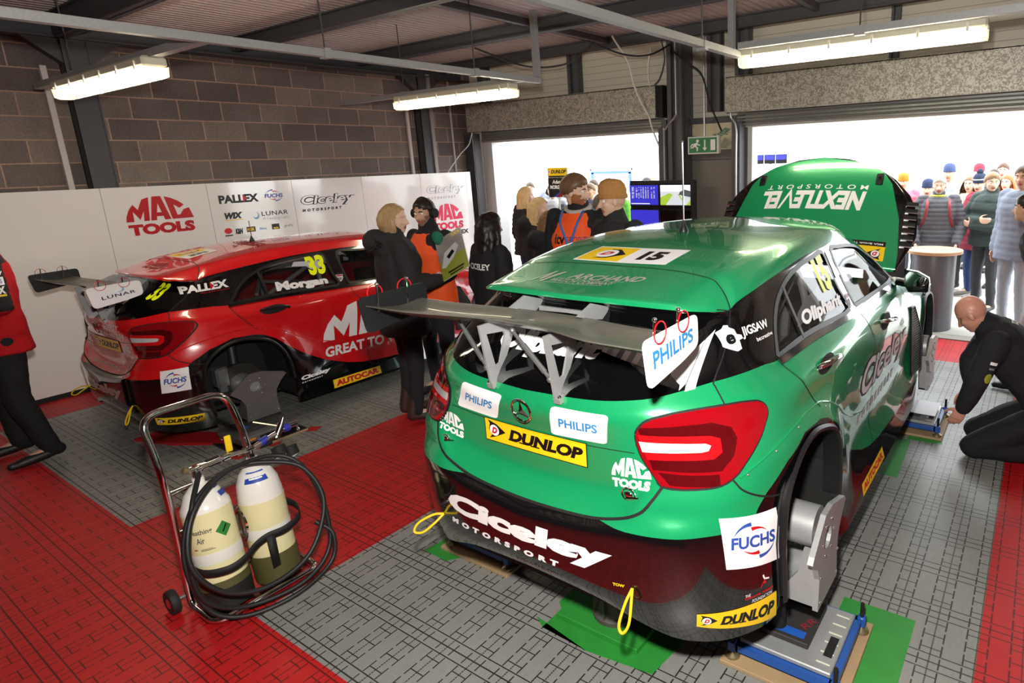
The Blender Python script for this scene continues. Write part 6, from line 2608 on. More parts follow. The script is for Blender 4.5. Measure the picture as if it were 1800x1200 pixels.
    # shoes
    for S in 'RL':
        m = MB()
        a, tt = J['ank' + S], J['toe' + S]
        dv = (tt - a)
        fl = Vector((dv.x, dv.y, dv.z * .4)).normalized()
        heel = Vector((a.x, a.y, min(a.z, tt.z + .05))) - fl * .035 * k
        m.tube([heel - Vector((0, 0, .02 * k)), (heel + tt) / 2 - Vector((0, 0, .012 * k)), tt, tt + fl * .05 * k], [.045 * k, .046 * k, .042 * k, .028 * k], 12, flat=.85)
        m.ball(heel - Vector((0, 0, .02 * k)), .045 * k, 12, 8)
        m.ball(tt + fl * .05 * k, .03 * k, 12, 8)
        m.tube([heel, a + (J['knee' + S] - a).normalized() * (shoes.get('boot', .02)) * k], [.045 * k, .052 * k], 12)
        me = remesh(m, .012, 3)
        for v in me.vertices:
            if shoes.get('floor', True) and v.co.z < .004:
                v.co.z = .004
        me.materials.append(shoes['mat'])
        link('shoe', me, t)
    # jacket or top
    m = MB()
    e = .026 + top.get('puff', 0)
    torso(m, e, top.get('hem', .10) * k, top.get('flare', .01))
    for S in 'RL':
        pf = top.get('puff', 0) * .8
        if top.get('short'):
            limb(m, [J['sh' + S], J['sh' + S] * .5 + J['el' + S] * .5], [.068 * k * wsh + pf, .060 * k * wsh + pf])
            continue
        end = J['wr' + S] + (J['el' + S] - J['wr' + S]) * .04
        limb(m, [J['sh' + S], (J['sh' + S] + J['el' + S]) / 2, J['el' + S]], [.066 * k * wsh + pf, .062 * k * wsh + pf, .055 * k * wsh + pf])
        limb(m, [J['el' + S], J['el' + S] * .5 + end * .5, end], [.055 * k * wsh + pf, .050 * k * wsh + pf, .040 * k * wsh + pf * .6])
    if top.get('collar'):
        nd = (hc - J['neck']).normalized()
        limb(m, [J['neck'] - nd * .02 * k, J['neck'] + nd * top['collar'] * k], [.092 * k, .078 * k])
    if top.get('hood'):
        m.ball(tuple(J['neck'] - f * .115 * k + Vector((0, 0, -.03 * k))), (.15 * k, .11 * k, .10 * k), 16, 10)
    me = remesh(m, .017 if low else .012, 4)
    wrinkle(me, .008, 8, top.get('quilt', 0), top.get('qf', 60), seed=len(label) % 13)
    me.materials.append(top['mat'])
    if 'mat2' in top:
        me.materials.append(top['mat2'])
        for p in me.polygons:
            if top['sel'](p.center, p.normal, J, k):
                p.material_index = 1
    jk = link('jacket', me, t)
    # hair or hat
    st = hair['style']
    if st in ('short', 'long', 'bob'):
        m = MB()
        n, mm = 28, 20
        pts = []
        vol = hair.get('vol', .10)
        for i in range(mm + 1):
            th = PI * i / mm
            for j in range(n):
                ph = 2 * PI * j / n
                dx, dy, dz = math.sin(th) * math.cos(ph), math.sin(th) * math.sin(ph), math.cos(th)
                front = max(0, dy)
                lim = -.55 + 1.02 * front ** .8 + (.12 if abs(dx) > .75 else 0)
                inside = max(0, min(1, (dz - lim) / .22))
                R_ = 1 + vol * inside + .03 * mnoise.noise(Vector((dx, dy, dz)) * 6 + Vector((len(label), 0, 0)))
                pts.append((HP(dx * .68 * R_, -.08 + dy * .83 * R_, .16 + dz * .82 * R_), dz - lim))
        fs = []
        for i in range(mm):
            for j in range(n):
                q = (i * n + j, (i + 1) * n + j, (i + 1) * n + (j + 1) % n, i * n + (j + 1) % n)
                if sum(pts[a][1] for a in q) / 4 > 0:
                    fs.append(q)
        m.use(hair['mat']).add([p[0] for p in pts], fs, True)
        if st == 'short':
            m.build('hair', None, b)
        else:
            tubes = MB()
            tubes.ball((0, -.08 * hh, .20 * hh), (.74 * hh, .88 * hh, .82 * hh), 20, 14, Mh)
            rnd = random.Random(len(label))
            ln = hair.get('len', .45)
            for i in range(46):
                a = math.radians(-200 + 220 * i / 45)
                dx, dy = math.cos(a), math.sin(a)
                if dy > .42:
                    continue
                L_ = ln * rnd.uniform(.86, 1.05)
                p0 = HP(dx * .55, -.1 + dy * .7, .45)
                p1 = HP(dx * .78, -.1 + dy * .88, -.1)
                pts2 = [p0, p1]
                for q in range(1, 6):
                    g = q / 5
                    wv = .012 * math.sin(q * 2.1 + i) if hair.get('wave') else .004 * math.sin(q + i)
                    out = .86 + .25 * g if st == 'long' else .86 - .25 * g
                    pp = HP(dx * out, -.12 + dy * out * 1.02, -.2) + Vector((0, 0, -L_ * g)) + r * wv
                    pts2.append(pp)
                rr = [.020 * k, .022 * k, .021 * k, .020 * k, .018 * k, .014 * k, .006 * k]
                tubes.tube(pts2, rr, 7)
            me = remesh(tubes, .009, 1)
            # keep the face free
            bm = bmesh.new()
            bm.from_mesh(me)
            dl = []
            for fc in bm.faces:
                x, y, z = head_q(fc.calc_center_median(), J, hh)
                if y > .30 + max(0, (z - .25)) * .9 and z < .62 and z > -1.3:
                    dl.append(fc)
            bmesh.ops.delete(bm, geom=dl, context='FACES')
            bm.to_mesh(me)
            bm.free()
            wrinkle(me, .004, 26)
            me.materials.append(hair['mat'])
            link('hair', me, b)
    elif st == 'hat':
        m = MB().use(hair['mat'])
        n = 28
        prof = hair.get('prof', [(1.05, .10), (1.09, .16), (1.09, .34), (1.05, .36), (1.06, .60), (.98, .90), (.75, 1.15), (.35, 1.27), (.04, 1.28)])
        vs = []
        for R_, z in prof:
            for j in range(n):
                a = 2 * PI * j / n
                vs.append(HP(math.cos(a) * .69 * R_, -.08 + math.sin(a) * .83 * R_, z - .10 * math.sin(a) * -1 * (1 if z < .5 else .4)))
        m.add(vs, [(i * n + j, i * n + (j + 1) % n, (i + 1) * n + (j + 1) % n, (i + 1) * n + j) for i in range(len(prof) - 1) for j in range(n)] + [tuple((len(prof) - 1) * n + j for j in range(n))], True)
        if hair.get('bobble'):
            m.use(hair['bobble']).ball(tuple(HP(0, -.1, 1.42)), .045 * k, 12, 8)
        if hair.get('band'):
            m.use(hair['band'])
            vs = []
            for R_, z in ((1.075, .50), (1.075, .62)):
                for j in range(n):
                    a = 2 * PI * j / n
                    vs.append(HP(math.cos(a) * .70 * R_, -.08 + math.sin(a) * .845 * R_, z + .06 * math.sin(a)))
            m.add(vs, [(j, (j + 1) % n, n + (j + 1) % n, n + j) for j in range(n)], True)
        m.build('hat', None, b)
    return t, b, jk


def cloth(name, col, rough=.85):
    return M(name, col, rough, noise=(30, .12), spec=.25)


def hairm(name, col):
    m = M(name, col, .45, spec=.35)
    if m.get('done'):
        return m
    m['done'] = 1
    nt, b = nodes(m)
    tc = nt.nodes.new('ShaderNodeTexCoord')
    mp = nt.nodes.new('ShaderNodeMapping')
    mp.inputs['Scale'].default_value = (110, 110, 6)
    n = nt.nodes.new('ShaderNodeTexNoise')
    n.inputs['Scale'].default_value = 1
    mx = nt.nodes.new('ShaderNodeMix')
    mx.data_type = 'RGBA'
    c = lin(col)
    mx.inputs[6].default_value = tuple(v * .55 for v in c[:3]) + (1,)
    mx.inputs[7].default_value = tuple(min(1, v * 1.35) for v in c[:3]) + (1,)
    nt.links.new(tc.outputs['Object'], mp.inputs[0])
    nt.links.new(mp.outputs[0], n.inputs['Vector'])
    nt.links.new(n.outputs[0], mx.inputs[0])
    nt.links.new(mx.outputs[2], b.inputs['Base Color'])
    return m


def yaw_to(fx, fy):
    return math.atan2(-fx, fy)


BLACK_CLOTH = cloth('black_cloth', '252428')
BLACK_JKT = cloth('black_soft_shell', '222126')
DARK_TROUSER = cloth('black_work_trousers', '1d1d20')
BLACK_SHOE = M('black_shoe_leather', '121213', .5)
RED_CLOTH = cloth('red_team_cloth', 'a81019')
ORANGE = M('orange_tabard', 'f0561a', .7, noise=(12, .08))
NAVY_JEAN = cloth('blue_jeans', '2f3d63')
GREY_JEAN = cloth('charcoal_jeans', '3a3b40')

# ---- crew member at the left edge, red and black jacket (head outside the frame)
J = stand(1.07, look=(.1, 1, -.35), ankL=(-.17, -.08, .085), toeL=(-.18, .09, .04), kneeL=(-.14, .02, .50), ankR=(.18, .02, .085), toeR=(.20, .18, .04), kneeR=(.13, .04, .50),
          elL=(-.25, -.02, 1.16), wrL=(-.12, .24, 1.09), hdL=(.5, .8, 0), pnL=(0, .2, -1), elR=(.25, -.02, 1.16), wrR=(.12, .24, 1.08), hdR=(-.5, .8, 0), pnR=(0, .2, -1))


def crew_sel(p, n, J, k):
    if p.z > 1.43 * k and p.z < 1.52 * k and abs(p.x) > .07:
        return True
    q = p - (J['elL'] * .5 + J['shL'] * .5)
    return p.x < -.20 * k and abs(q.z + .02) < .16 * k and abs(q.y - .03) < .08 * k


cp, cb, cj = make_person('person in a red and black jacket and black trousers, cut off by the left edge', (-6.42, 1.13, 0), yaw_to(-.05, -1), 1.07, J, SKIN, .010, dict(mat=RED_CLOTH, mat2=BLACK_CLOTH, sel=crew_sel, hem=.14, puff=.012), dict(mat=DARK_TROUSER, loose=True), dict(mat=BLACK_SHOE), dict(style='short', mat=hairm('brown_hair', '4a3524')))


def jacket_patch(jk, art, center, w, h, nrm, up=(0, 0, 1), name='printed_patch', step=.15):
    """lay artwork on a garment: cast from outside along -nrm (object coordinates)"""
    me = jk.data
    bvh = BVHTree.FromPolygons([v.co for v in me.vertices], [tuple(p.vertices) for p in me.polygons])
    n = Vector(nrm).normalized()
    upv = Vector(up)
    upv = (upv - n * upv.dot(n)).normalized()
    rt = upv.cross(n).normalized()
    c = Vector(center)

    def fn(u, v):
        o = c + rt * (u - .5) * w + upv * (v - .5) * h + n * .5
        hit = bvh.ray_cast(o, -n)
        if hit[0] is None:
            return None
        return hit[0], n
    return art.lay(name, fn, jk, step, .0006, .003)


el = J['elL'] * .5 + J['shL'] * .5
a = Art().text('Ciceley', .1, .82, .9, .98, WHITE_V, 1, .03)
a.rect(.12, .50, .88, .76, WHITE_V, 1).text('FUCHS', .2, .56, .8, .70, BLUE_V, 2, .02)
a.text('WIX', .15, .22, .85, .46, WHITE_V, 1, .06).rect(.15, .14, .85, .2, YEL_V, 1)
jacket_patch(cj, a, el + Vector((0, 0, -.01)), .13, .22, (-1, .12, .05))

# ---- woman with fair bob and dark hooded coat, back to the camera
FAIR = hairm('fair_hair', 'b3946a')
J = stand(1.03, look=(.55, .85, -.05), shR=(.17, -.01, 1.45), shL=(-.17, -.01, 1.45), elR=(.22, .03, 1.14), wrR=(.14, .28, 1.16), hdR=(-.2, .9, .35), pnR=(-.6, 0, .6), elL=(-.21, .0, 1.14), wrL=(-.05, .26, 1.14), hdL=(.3, .9, .3), pnL=(.6, 0, .6))
w1, w1b, w1j = make_person('person with fair bobbed hair and a dark hooded coat holding a race programme', (-4.36, 3.12, 0), yaw_to(.35, .94), 1.03, J, SKIN_P, .0075, dict(mat=cloth('charcoal_coat', '302d30'), hem=.20, puff=.022, flare=.03, collar=.07, hood=True), dict(mat=BLACK_CLOTH), dict(mat=M('brown_boot_leather', '3a2622', .55), boot=.24), dict(style='bob', mat=FAIR, len=.10), female=True, eyes=False)
m = MB().use(cloth('hood_fur', '2c2628'))
rnd = random.Random(5)
for i in range(90):
    a_ = rnd.uniform(-.3, PI + .3)
    c = J['neck'] + Vector((math.cos(a_) * .15, -.12 - abs(math.sin(a_)) * .06, -.02 - .05 * math.sin(a_)))
    d = Vector((rnd.uniform(-1, 1), rnd.uniform(-1, .2), rnd.uniform(-.6, .6))).normalized() * .045
    m.tube([c, c + d], [.006, .001], 4)
m.build('hood_trim', None, w1j)

# the programme she holds
t = thing('race_programme', 'open glossy race programme with a car picture, held by the person with fair bobbed hair', 'magazine', (-4.02, 3.40, 1.40), 0)
t.rotation_euler = (math.radians(62), math.radians(-28), math.radians(18))
m = MB().use(M('paper')).box((0, 0, 0), (.28, .38, .006))
m.build('pages', None, t)
a = Art().rect(0, 0, 1, 1, M('cover_olive', '8d9636', .35)).rect(0, .45, 1, 1, M('cover_grey', '8f8a86', .35), 1)
a.poly([(.05, .30), (.25, .62), (.72, .72), (.80, .60), (.55, .40), (.20, .26)], M('cover_pale', 'c9cdd0', .3), 2)
a.poly([(.30, .50), (.55, .60), (.62, .52), (.38, .42)], BLACK_V, 3)
a.text('TOCA', .60, .88, .95, .96, YEL_V, 3, .04)
a.rect(.25, .10, .85, .14, BLACK_V, 3).rect(.30, .04, .80, .07, BLACK_V, 3)
a.lay('cover', flat_fn((-.14, -.19, .003), (.14, -.19, .003), (.14, .19, .003), (-.14, .19, .003)), t)

# ---- man with headphones, stubble and orange tabard
STUB = M('stubble_skin', '8d6a58', .7)
DBROWN = hairm('dark_brown_hair', '2b211b')
J = stand(1.03, look=(-.1, 1, -.12), elR=(.25, .02, 1.14), wrR=(.10, .26, 1.17), hdR=(-.5, .5, .6), pnR=(-.6, .3, -.2), elL=(-.25, .03, 1.13), wrL=(-.18, .29, 1.05), hdL=(.2, .9, .1), pnL=(.7, 0, .3))
h1, h1b, h1j = make_person('person with headphones, dark hair and stubble, in an orange tabard', (-4.62, 3.66, 0), yaw_to(.10, -1), 1.03, J, SKIN, .0065, dict(mat=BLACK_JKT, hem=.08, collar=.06), dict(mat=cloth('dark_jeans', '22242c')), dict(mat=BLACK_SHOE), dict(style='short', mat=DBROWN, vol=.13), face=dict(beard=STUB))


def tabard(person, J, k, mat, z0, z1, art=None):
    m = MB()
    e = .040
    sh_w = (J['shR'] - J['shL']).length / 2
    pe, wa, ch, nk = J['pelvis'], J['waist'], J['chest'], J['neck']
    ax = J['ax']
    spine_tube(m, [(pe + (pe - wa) * z0, .172 * k + e, .125 * k + e, ax), (pe, .170 * k + e, .122 * k + e, ax), (wa, .152 * k + e, .112 * k + e, ax), (ch, .166 * k + e, .128 * k + e, ax), (ch * .5 + nk * .5, sh_w * .80, .108 * k + e, ax), (nk * .93 + ch * .07, sh_w * .56, .078 * k + e * .8, ax)])
    me = remesh(m, .012, 4)
    bm = bmesh.new()
    bm.from_mesh(me)
    dl = [f for f in bm.faces if ((f.calc_center_median() - nk).dot((nk - ch).normalized()) > -.035 * k and abs((f.calc_center_median() - nk).x) < .095 * k)]
    bmesh.ops.delete(bm, geom=dl, context='FACES')
    bm.to_mesh(me)
    bm.free()
    wrinkle(me, .006, 9)
    me.materials.append(mat)
    return link('tabard', me, person)


tb = tabard(h1, J, 1.03, ORANGE, .9, 0)
r, f, u = frame(J['look'])
m = MB().use(MATT_BLACK)
hc, hh = J['head'], .118 * 1.03
for sx in (-1, 1):
    c = hc + (r * sx * .76 + f * -.06 + u * -.05) * hh
    m.cyl(c - r * sx * .012, c + r * sx * .030, .042, 16)
m.tube([hc + (r * (.80 * math.cos(a)) + f * -.08 + u * (.12 + .98 * math.sin(a))) * hh for a in [PI * i / 14 for i in range(15)]], .009, 8)
m.build('headphones', None, h1b)
t = thing('microphone', 'green foam-covered microphone between the two people talking', 'microphone', (-4.20, 3.43, 1.50), 0)
t.rotation_euler = (.35, -.2, 0)
m = MB().use(M('green_foam', '1f6f55', .9, noise=(60, .2))).ball((0, 0, .02), (.048, .048, .062), 18, 12)
m.build('windshield', None, t)
MB().use(MATT_BLACK).cyl((0, 0, -.03), (0, 0, -.20), .014, 10).build('handle', None, t)

# ---- woman with long dark hair, black jacket, back to the camera
J = stand(.975, look=(.1, 1, -.12), shR=(.17, -.015, 1.45), shL=(-.17, -.015, 1.45))
d1_, d1b, d1j = make_person('person with long dark hair in a black team jacket, seen from behind', (-3.78, 3.60, 0), yaw_to(.2, .98), .975, J, SKIN, .009, dict(mat=BLACK_JKT, hem=.10, puff=.008), dict(mat=BLACK_CLOTH), dict(mat=BLACK_SHOE), dict(style='long', mat=hairm('black_brown_hair', '1c1514'), len=.46, wave=True), female=True, eyes=False)
jacket_patch(d1j, Art().text('CICELEY', 0, 0, 1, 1, WHITE_V, 1, .03), (.03, -.2, 1.30), .24, .05, (.1, -1, 0))
a = Art().rect(.1, .75, .9, .95, WHITE_V, 1).rect(.2, .5, .8, .66, M('slate_vinyl'), 1).poly(ell(.5, .2, .35, .18), M('badge_olive', '9aa23c', .5), 1)
jacket_patch(d1j, a, J['shL'] * .5 + J['elL'] * .5 + Vector((0, 0, -.02)), .07, .20, (-1, -.4, 0))

# ---- man in the itv sport tabard
GINGER = M('ginger_beard', '9a6038', .7)
J = stand(1.13, neck=(0, -.015, 1.53), head=(0, .02, 1.655), shR=(.19, -.015, 1.475), shL=(-.19, -.015, 1.475), look=(-.98, -.02, -.12), elR=(.25, -.03, 1.13), elL=(-.25, -.03, 1.13))
s1, s1b, s1j = make_person('person with short brown hair and a ginger beard, in a lettered orange tabard', (-3.18, 4.02, 0), yaw_to(.28, -.96), 1.11, J, SKIN_P, .0065, dict(mat=BLACK_JKT, hem=.08, collar=.03), dict(mat=GREY_JEAN), dict(mat=BLACK_SHOE), dict(style='short', mat=hairm('mid_brown_hair', '6a5038'), vol=.16), face=dict(beard=GINGER))
tb = tabard(s1, J, 1.12, ORANGE, .8, 0)
a = Art().text('itv', 0, 0, .36, 1, BLACK_V, 1, .03, .1).text('SPORT', .40, .12, 1, .75, M('violet_print', '5a2b6a', .5), 1, .0)
jacket_patch(tb, a, (.01, .2, 1.50), .28, .08, (0, 1, 0))
m = MB().use(M('grey_hoody', 'b3aca4', .9))
m.tube([J['neck'] + Vector((.095 * math.cos(a_), .01 + .085 * math.sin(a_), .0 - .03 * math.sin(a_))) for a_ in [2 * PI * i / 18 for i in range(18)]], .024, 10, closed=True)
m.build('hood', None, s1j)
m = MB().use(M('blue_lanyard', '3a62a8', .6))
for sx in (-1, 1):
    m.tube(bez([(sx * .09, .10, 1.72), (sx * .075, .20, 1.64), (sx * .03, .222, 1.52), (0.01, .225, 1.44)], 6), .010, 6, flat=.25, up=(0, 1, 0))
m.use(BLACK_V).box((.01, .232, 1.39), (.07, .008, .10))
m.build('lanyard', None, tb)

# ---- man behind, hand at his chin
J = stand(1.02, look=(-.75, .65, -.1), elR=(.22, .12, 1.16), wrR=(-.02, .22, 1.40), hdR=(-.4, .1, .9), pnR=(0, -1, .2), thR=(.5, 0, .5), elL=(-.24, .06, 1.15), wrL=(-.02, .25, 1.12), hdL=(1, .2, .1), pnL=(0, -.3, 1))


def red_sh(p, n, J, k):
    return p.z > 1.28 * k and abs(p.x) > .17 * k or (abs(p.x) > .25 * k)


make_person('person with short greying hair in a black and red jacket, hand raised to the chin', (-3.42, 4.72, 0), yaw_to(.45, -.9), 1.02, J, SKIN, .008, dict(mat=BLACK_JKT, mat2=RED_CLOTH, sel=red_sh, hem=.1, collar=.05), dict(mat=DARK_TROUSER), dict(mat=BLACK_SHOE), dict(style='short', mat=hairm('greying_hair', '6d645c')))

# ---- youth in the tan knitted hat
TAN = M('tan_knit', 'b08046', .9, noise=(70, .2), bump=(90, .5))
J = stand(1.09, look=(.60, .80, -.10))
y1, y1b, y1j = make_person('person in a tan knitted hat and dark jacket beside the screens', (-2.78, 3.97, 0), yaw_to(-.15, -.98), 1.075, J, SKIN_P, .0065, dict(mat=cloth('dark_grey_jacket', '2c2b2e'), hem=.1, puff=.01, collar=.05), dict(mat=GREY_JEAN), dict(mat=BLACK_SHOE), dict(style='hat', mat=TAN, brow=hairm('mid_brown_hair', '6a5038')), female=False)
jacket_patch(y1j, Art().poly(ell(.5, .5, .5, .5), ALU_D, 1), (-.08, .2, 1.30), .025, .025, (0, 1, 0))

# ---- two fair long-haired women seen from behind in the left opening
BLONDE = hairm('blonde_hair', 'd6b685')
J = stand(1.01, look=(.5, .85, -.1), shR=(.17, -.015, 1.45), shL=(-.17, -.015, 1.45))
make_person('person with long wavy blonde hair in a dark quilted jacket and jeans', (-5.98, 6.42, 0), yaw_to(.3, .95), 1.01, J, SKIN_P, .010, dict(mat=cloth('dark_quilted', '2a272b'), hem=.10, puff=.03, quilt=.010, qf=48), dict(mat=NAVY_JEAN), dict(mat=BLACK_SHOE), dict(style='long', mat=BLONDE, len=.50, wave=True), female=True, eyes=False)
J = stand(.99, look=(.75, .65, -.1), shR=(.17, -.015, 1.45), shL=(-.17, -.015, 1.45))
make_person('person with straight blonde hair in a black coat under the driver name board', (-4.42, 4.92, 0), yaw_to(.45, .9), .99, J, SKIN_P, .010, dict(mat=BLACK_CLOTH, hem=.22, puff=.018, hood=True), dict(mat=NAVY_JEAN), dict(mat=BLACK_SHOE), dict(style='long', mat=BLONDE, len=.36), female=True, eyes=False)
J = stand(.93, look=(.3, .95, -.1), shR=(.165, -.015, 1.45), shL=(-.165, -.015, 1.45))
make_person('person with brown hair and a hooded black coat left of the lettered orange tabard', (-4.0, 4.60, 0), yaw_to(.3, .95), .93, J, SKIN_P, .011, dict(mat=BLACK_CLOTH, hem=.22, puff=.02, hood=True), dict(mat=NAVY_JEAN), dict(mat=BLACK_SHOE), dict(style='long', mat=hairm('light_brown_hair', '7d5a38'), len=.40), female=True, eyes=False)
m = MB().use(RED_CLOTH).box((0, 0, .14), (.05, .30, .38), bev=.03)
m.tube(bez([(0, -.09, .33), (0, -.06, .48), (0, .06, .48), (0, .09, .33)], 6), .008, 6)
o = m.build('tote_bag', None)
o.location = (-5.55, 6.15, .80)
o.rotation_euler = (0, 0, .9)
tag(o, 'red team bag hanging beside the jeans of the person with wavy blonde hair', 'bag')
art_ciceley(WHITE_V).lay('printed_logo', flat_fn((.026, -.12, .02), (.026, .12, .02), (.026, .12, .16), (.026, -.12, .16)), o)
# driver name board on its pole
t = thing('driver_board', 'tall driver name board with a yellow top, held up over the blonde people', 'sign', (-4.80, 5.72, 0), .25)
m = MB().use(BLACK_V).box((0, .01, 1.87), (.25, .016, .34), bev=.004)
bd = m.build('panel', None, t)
MB().use(M('white_sign_plastic')).cyl((0, .02, .9), (0, .02, 1.72), .012, 8).build('pole', None, t)
a = Art().rect(.0, .73, 1, 1, YEL_V, 0).text('DUNLOP', .18, .80, .96, .93, BLACK_V, 1, .05, .25)
a.poly(ell(.09, .865, .05, .05), WHITE_V, 1)
a.poly(ell(.09, .865, .03, .03), RED_V, 2)
a.text('MSA British Touring Car Championship', .03, .65, .97, .69, WHITE_V, 1, .0)
a.text('Adam', .22, .46, .68, .59, WHITE_V, 1, .03, .2)
a.text('MORGAN', .10, .28, .82, .41, WHITE_V, 1, .05)
a.poly([(.45, .02), (.62, .02), (.95, .22), (.95, .28)], RED_V, 1).poly([(.66, .02), (.80, .02), (.97, .14), (.97, .20)], WHITE_V, 1).poly([(.25, .02), (.42, .02), (.70, .16), (.62, .18)], BLUE_V, 1)
a.lay('printing', flat_fn((-.125, .0005, 1.70), (.125, .0005, 1.70), (.125, .0005, 2.04), (-.125, .0005, 2.04)), bd)

# ---- kneeling mechanic
BALD = M('bald_skin', 'c98f7c', .4)
k = 1.0
J = dict(pelvis=Vector((.02, -.22, .36)), waist=Vector((.02, -.12, .50)), chest=Vector((.03, .05, .70)), neck=Vector((.03, .20, .865)), head=Vector((.0, .30, .945)), look=Vector((.15, .80, -.70)),
         hipR=Vector((.12, -.20, .33)), hipL=Vector((-.09, -.20, .33)), kneeR=Vector((.17, .20, .075)), kneeL=Vector((-.14, .22, .075)), ankR=Vector((.15, -.22, .075)), ankL=Vector((-.12, -.22, .075)), toeR=Vector((.14, -.40, .06)), toeL=Vector((-.12, -.40, .06)),
         shR=Vector((.225, .13, .80)), shL=Vector((-.165, .15, .80)), elR=Vector((.25, .27, .55)), elL=Vector((-.23, .24, .56)), wrR=Vector((.12, .24, .385)), wrL=Vector((-.20, .30, .355)), hdR=(-.3, .75, -.55), hdL=(.15, .35, -.9), pnR=(-.6, 0, -.5), pnL=(1, 0, .1), thR=(0, .5, .8), thL=(0, 1, .2), curl=.35, ax=(1, 0, 0), axh=(1, 0, 0))
k1, k1b, k1j = make_person('bald person in a black jacket kneeling by the front of the green car', (-.03, 4.76, 0), yaw_to(-.97, -.10), 1.07, {a_: (v * 1.05 if isinstance(v, Vector) and a_ != 'look' else v) for a_, v in J.items()}, BALD, .0065, dict(mat=BLACK_JKT, hem=.05, puff=.022, collar=.05), dict(mat=cloth('charcoal_work_trousers', '1e1d20'), loose=True), dict(mat=BLACK_SHOE, floor=True), dict(style='none', mat=BALD), eyes=False)
jacket_patch(k1j, Art().text('TORQ', 0, 0, 1, 1, M('pale_print', 'b9b9a4', .6), 1, .05), (.06, .14, .86), .17, .05, (.0, -.75, .66), (0, .66, .75))
a = Art().rect(.1, .8, .9, .92, WHITE_V, 1).rect(.2, .6, .8, .68, M('slate_vinyl'), 1).poly(ell(.5, .25, .4, .2), M('badge_olive'), 1)
jacket_patch(k1j, a, J['shL'] * .45 + J['elL'] * .55, .06, .17, (-1, -.25, 0), (0, -.25, .9))

# ---- man stepping in at the right edge
J = stand(1.0, pelvis=(0, -.03, .93), chest=(0, .10, 1.26), neck=(0, .18, 1.42), head=(0, .26, 1.59), waist=(0, .02, 1.08), shR=(.185, .15, 1.37), shL=(-.185, .15, 1.37), elR=(.24, .06, 1.09), elL=(-.24, .06, 1.09), wrR=(.2, .05, .85), wrL=(-.2, .05, .85), kneeL=(-.12, .14, .50), ankL=(-.13, .10, .085), toeL=(-.15, .27, .04))
make_person('person in a dark jacket and pale pink-grey trousers, cut off by the right edge', (.14, 6.2, 0), yaw_to(-.95, .2), 1.0, J, SKIN, .010, dict(mat=cloth('slate_jacket', '25242a'), hem=.12, puff=.02), dict(mat=cloth('pink_grey_trousers', 'a58f8f'), loose=True), dict(mat=BLACK_SHOE), dict(style='short', mat=DBROWN))

# ---- spectators in the pit lane, right opening
GREYP_ = cloth('grey_quilted', '5b5b62')
J = stand(1.0, look=(.1, 1, -.1), elR=(.30, .02, 1.14), wrR=(.24, .20, .93), elL=(-.30, .02, 1.14), wrL=(-.24, .20, .93))
gp, gpb, gpj = make_person('person in a grey quilted jacket with red rucksack straps at the drum table', (-1.17, 9.15, -.02), yaw_to(.15, -1), 1.0, J, SKIN_P, .009, dict(mat=GREYP_, hem=.12, puff=.03, quilt=.013, qf=55, collar=.04), dict(mat=cloth('dark_grey_trousers', '3b3a3f')), dict(mat=cloth('grey_trainers', '8a8580')), dict(style='short', mat=hairm('white_grey_hair', 'a79f96'), vol=.06), face=dict(beard=M('grey_beard', 'a89a8e', .7)))
m = MB().use(M('red_strap', '8e2b32', .6))
for sx in (-1, 1):
    m.tube(bez([(sx * .12, .02, 1.50), (sx * .13, .165, 1.42), (sx * .145, .185, 1.28), (sx * .19, .10, 1.12)], 6), .018, 6, flat=.3, up=(0, 1, 0))
m.use(M('lime_lining', 'b5bf3f', .7)).tube([J['neck'] + Vector((.085 * math.cos(a_), .02 + .075 * math.sin(a_), .015)) for a_ in [PI * i / 10 for i in range(11)]], .016, 8)
m.build('rucksack_strap', None, gpj)

J = stand(1.02, look=(-.75, .62, -.05), elR=(.30, .06, 1.15), wrR=(-.02, .25, 1.19), hdR=(-1, -.05, .1), pnR=(0, -1, 0), thR=(0, 0, 1), elL=(-.30, .06, 1.13), wrL=(.04, .27, 1.14), hdL=(1, -.05, .15), pnL=(0, -1, 0), thL=(0, 0, 1))
make_person('person with folded arms in a dark green padded jacket and charcoal jeans', (-.56, 9.22, -.02), yaw_to(-.55, -.85), 1.02, J, SKIN_P, .009, dict(mat=cloth('dark_green_padded', '3c4746'), hem=.08, puff=.035, quilt=.012, qf=24, collar=.05, hood=True), dict(mat=GREY_JEAN), dict(mat=BLACK_SHOE), dict(style='short', mat=hairm('sandy_hair', '8e6f52'), vol=.16))
MAROON = cloth('maroon_coat', '7c2638')
J = stand(.985, look=(-.5, .85, -.15), elR=(.22, .08, 1.14), wrR=(.10, .26, 1.12))
make_person('person in a maroon padded coat, blue jeans and a striped bobble hat', (-.76, 10.05, -.02), yaw_to(-.75, -.6), .985, J, SKIN_P, .011, dict(mat=MAROON, hem=.22, puff=.028, quilt=.010, qf=38), dict(mat=NAVY_JEAN), dict(mat=cloth('grey_boots', '77726c'), boot=.28), dict(style='hat', mat=cloth('navy_knit', '30384f'), bobble=cloth('navy_knit', '30384f'), band=WHITE_V), female=True)

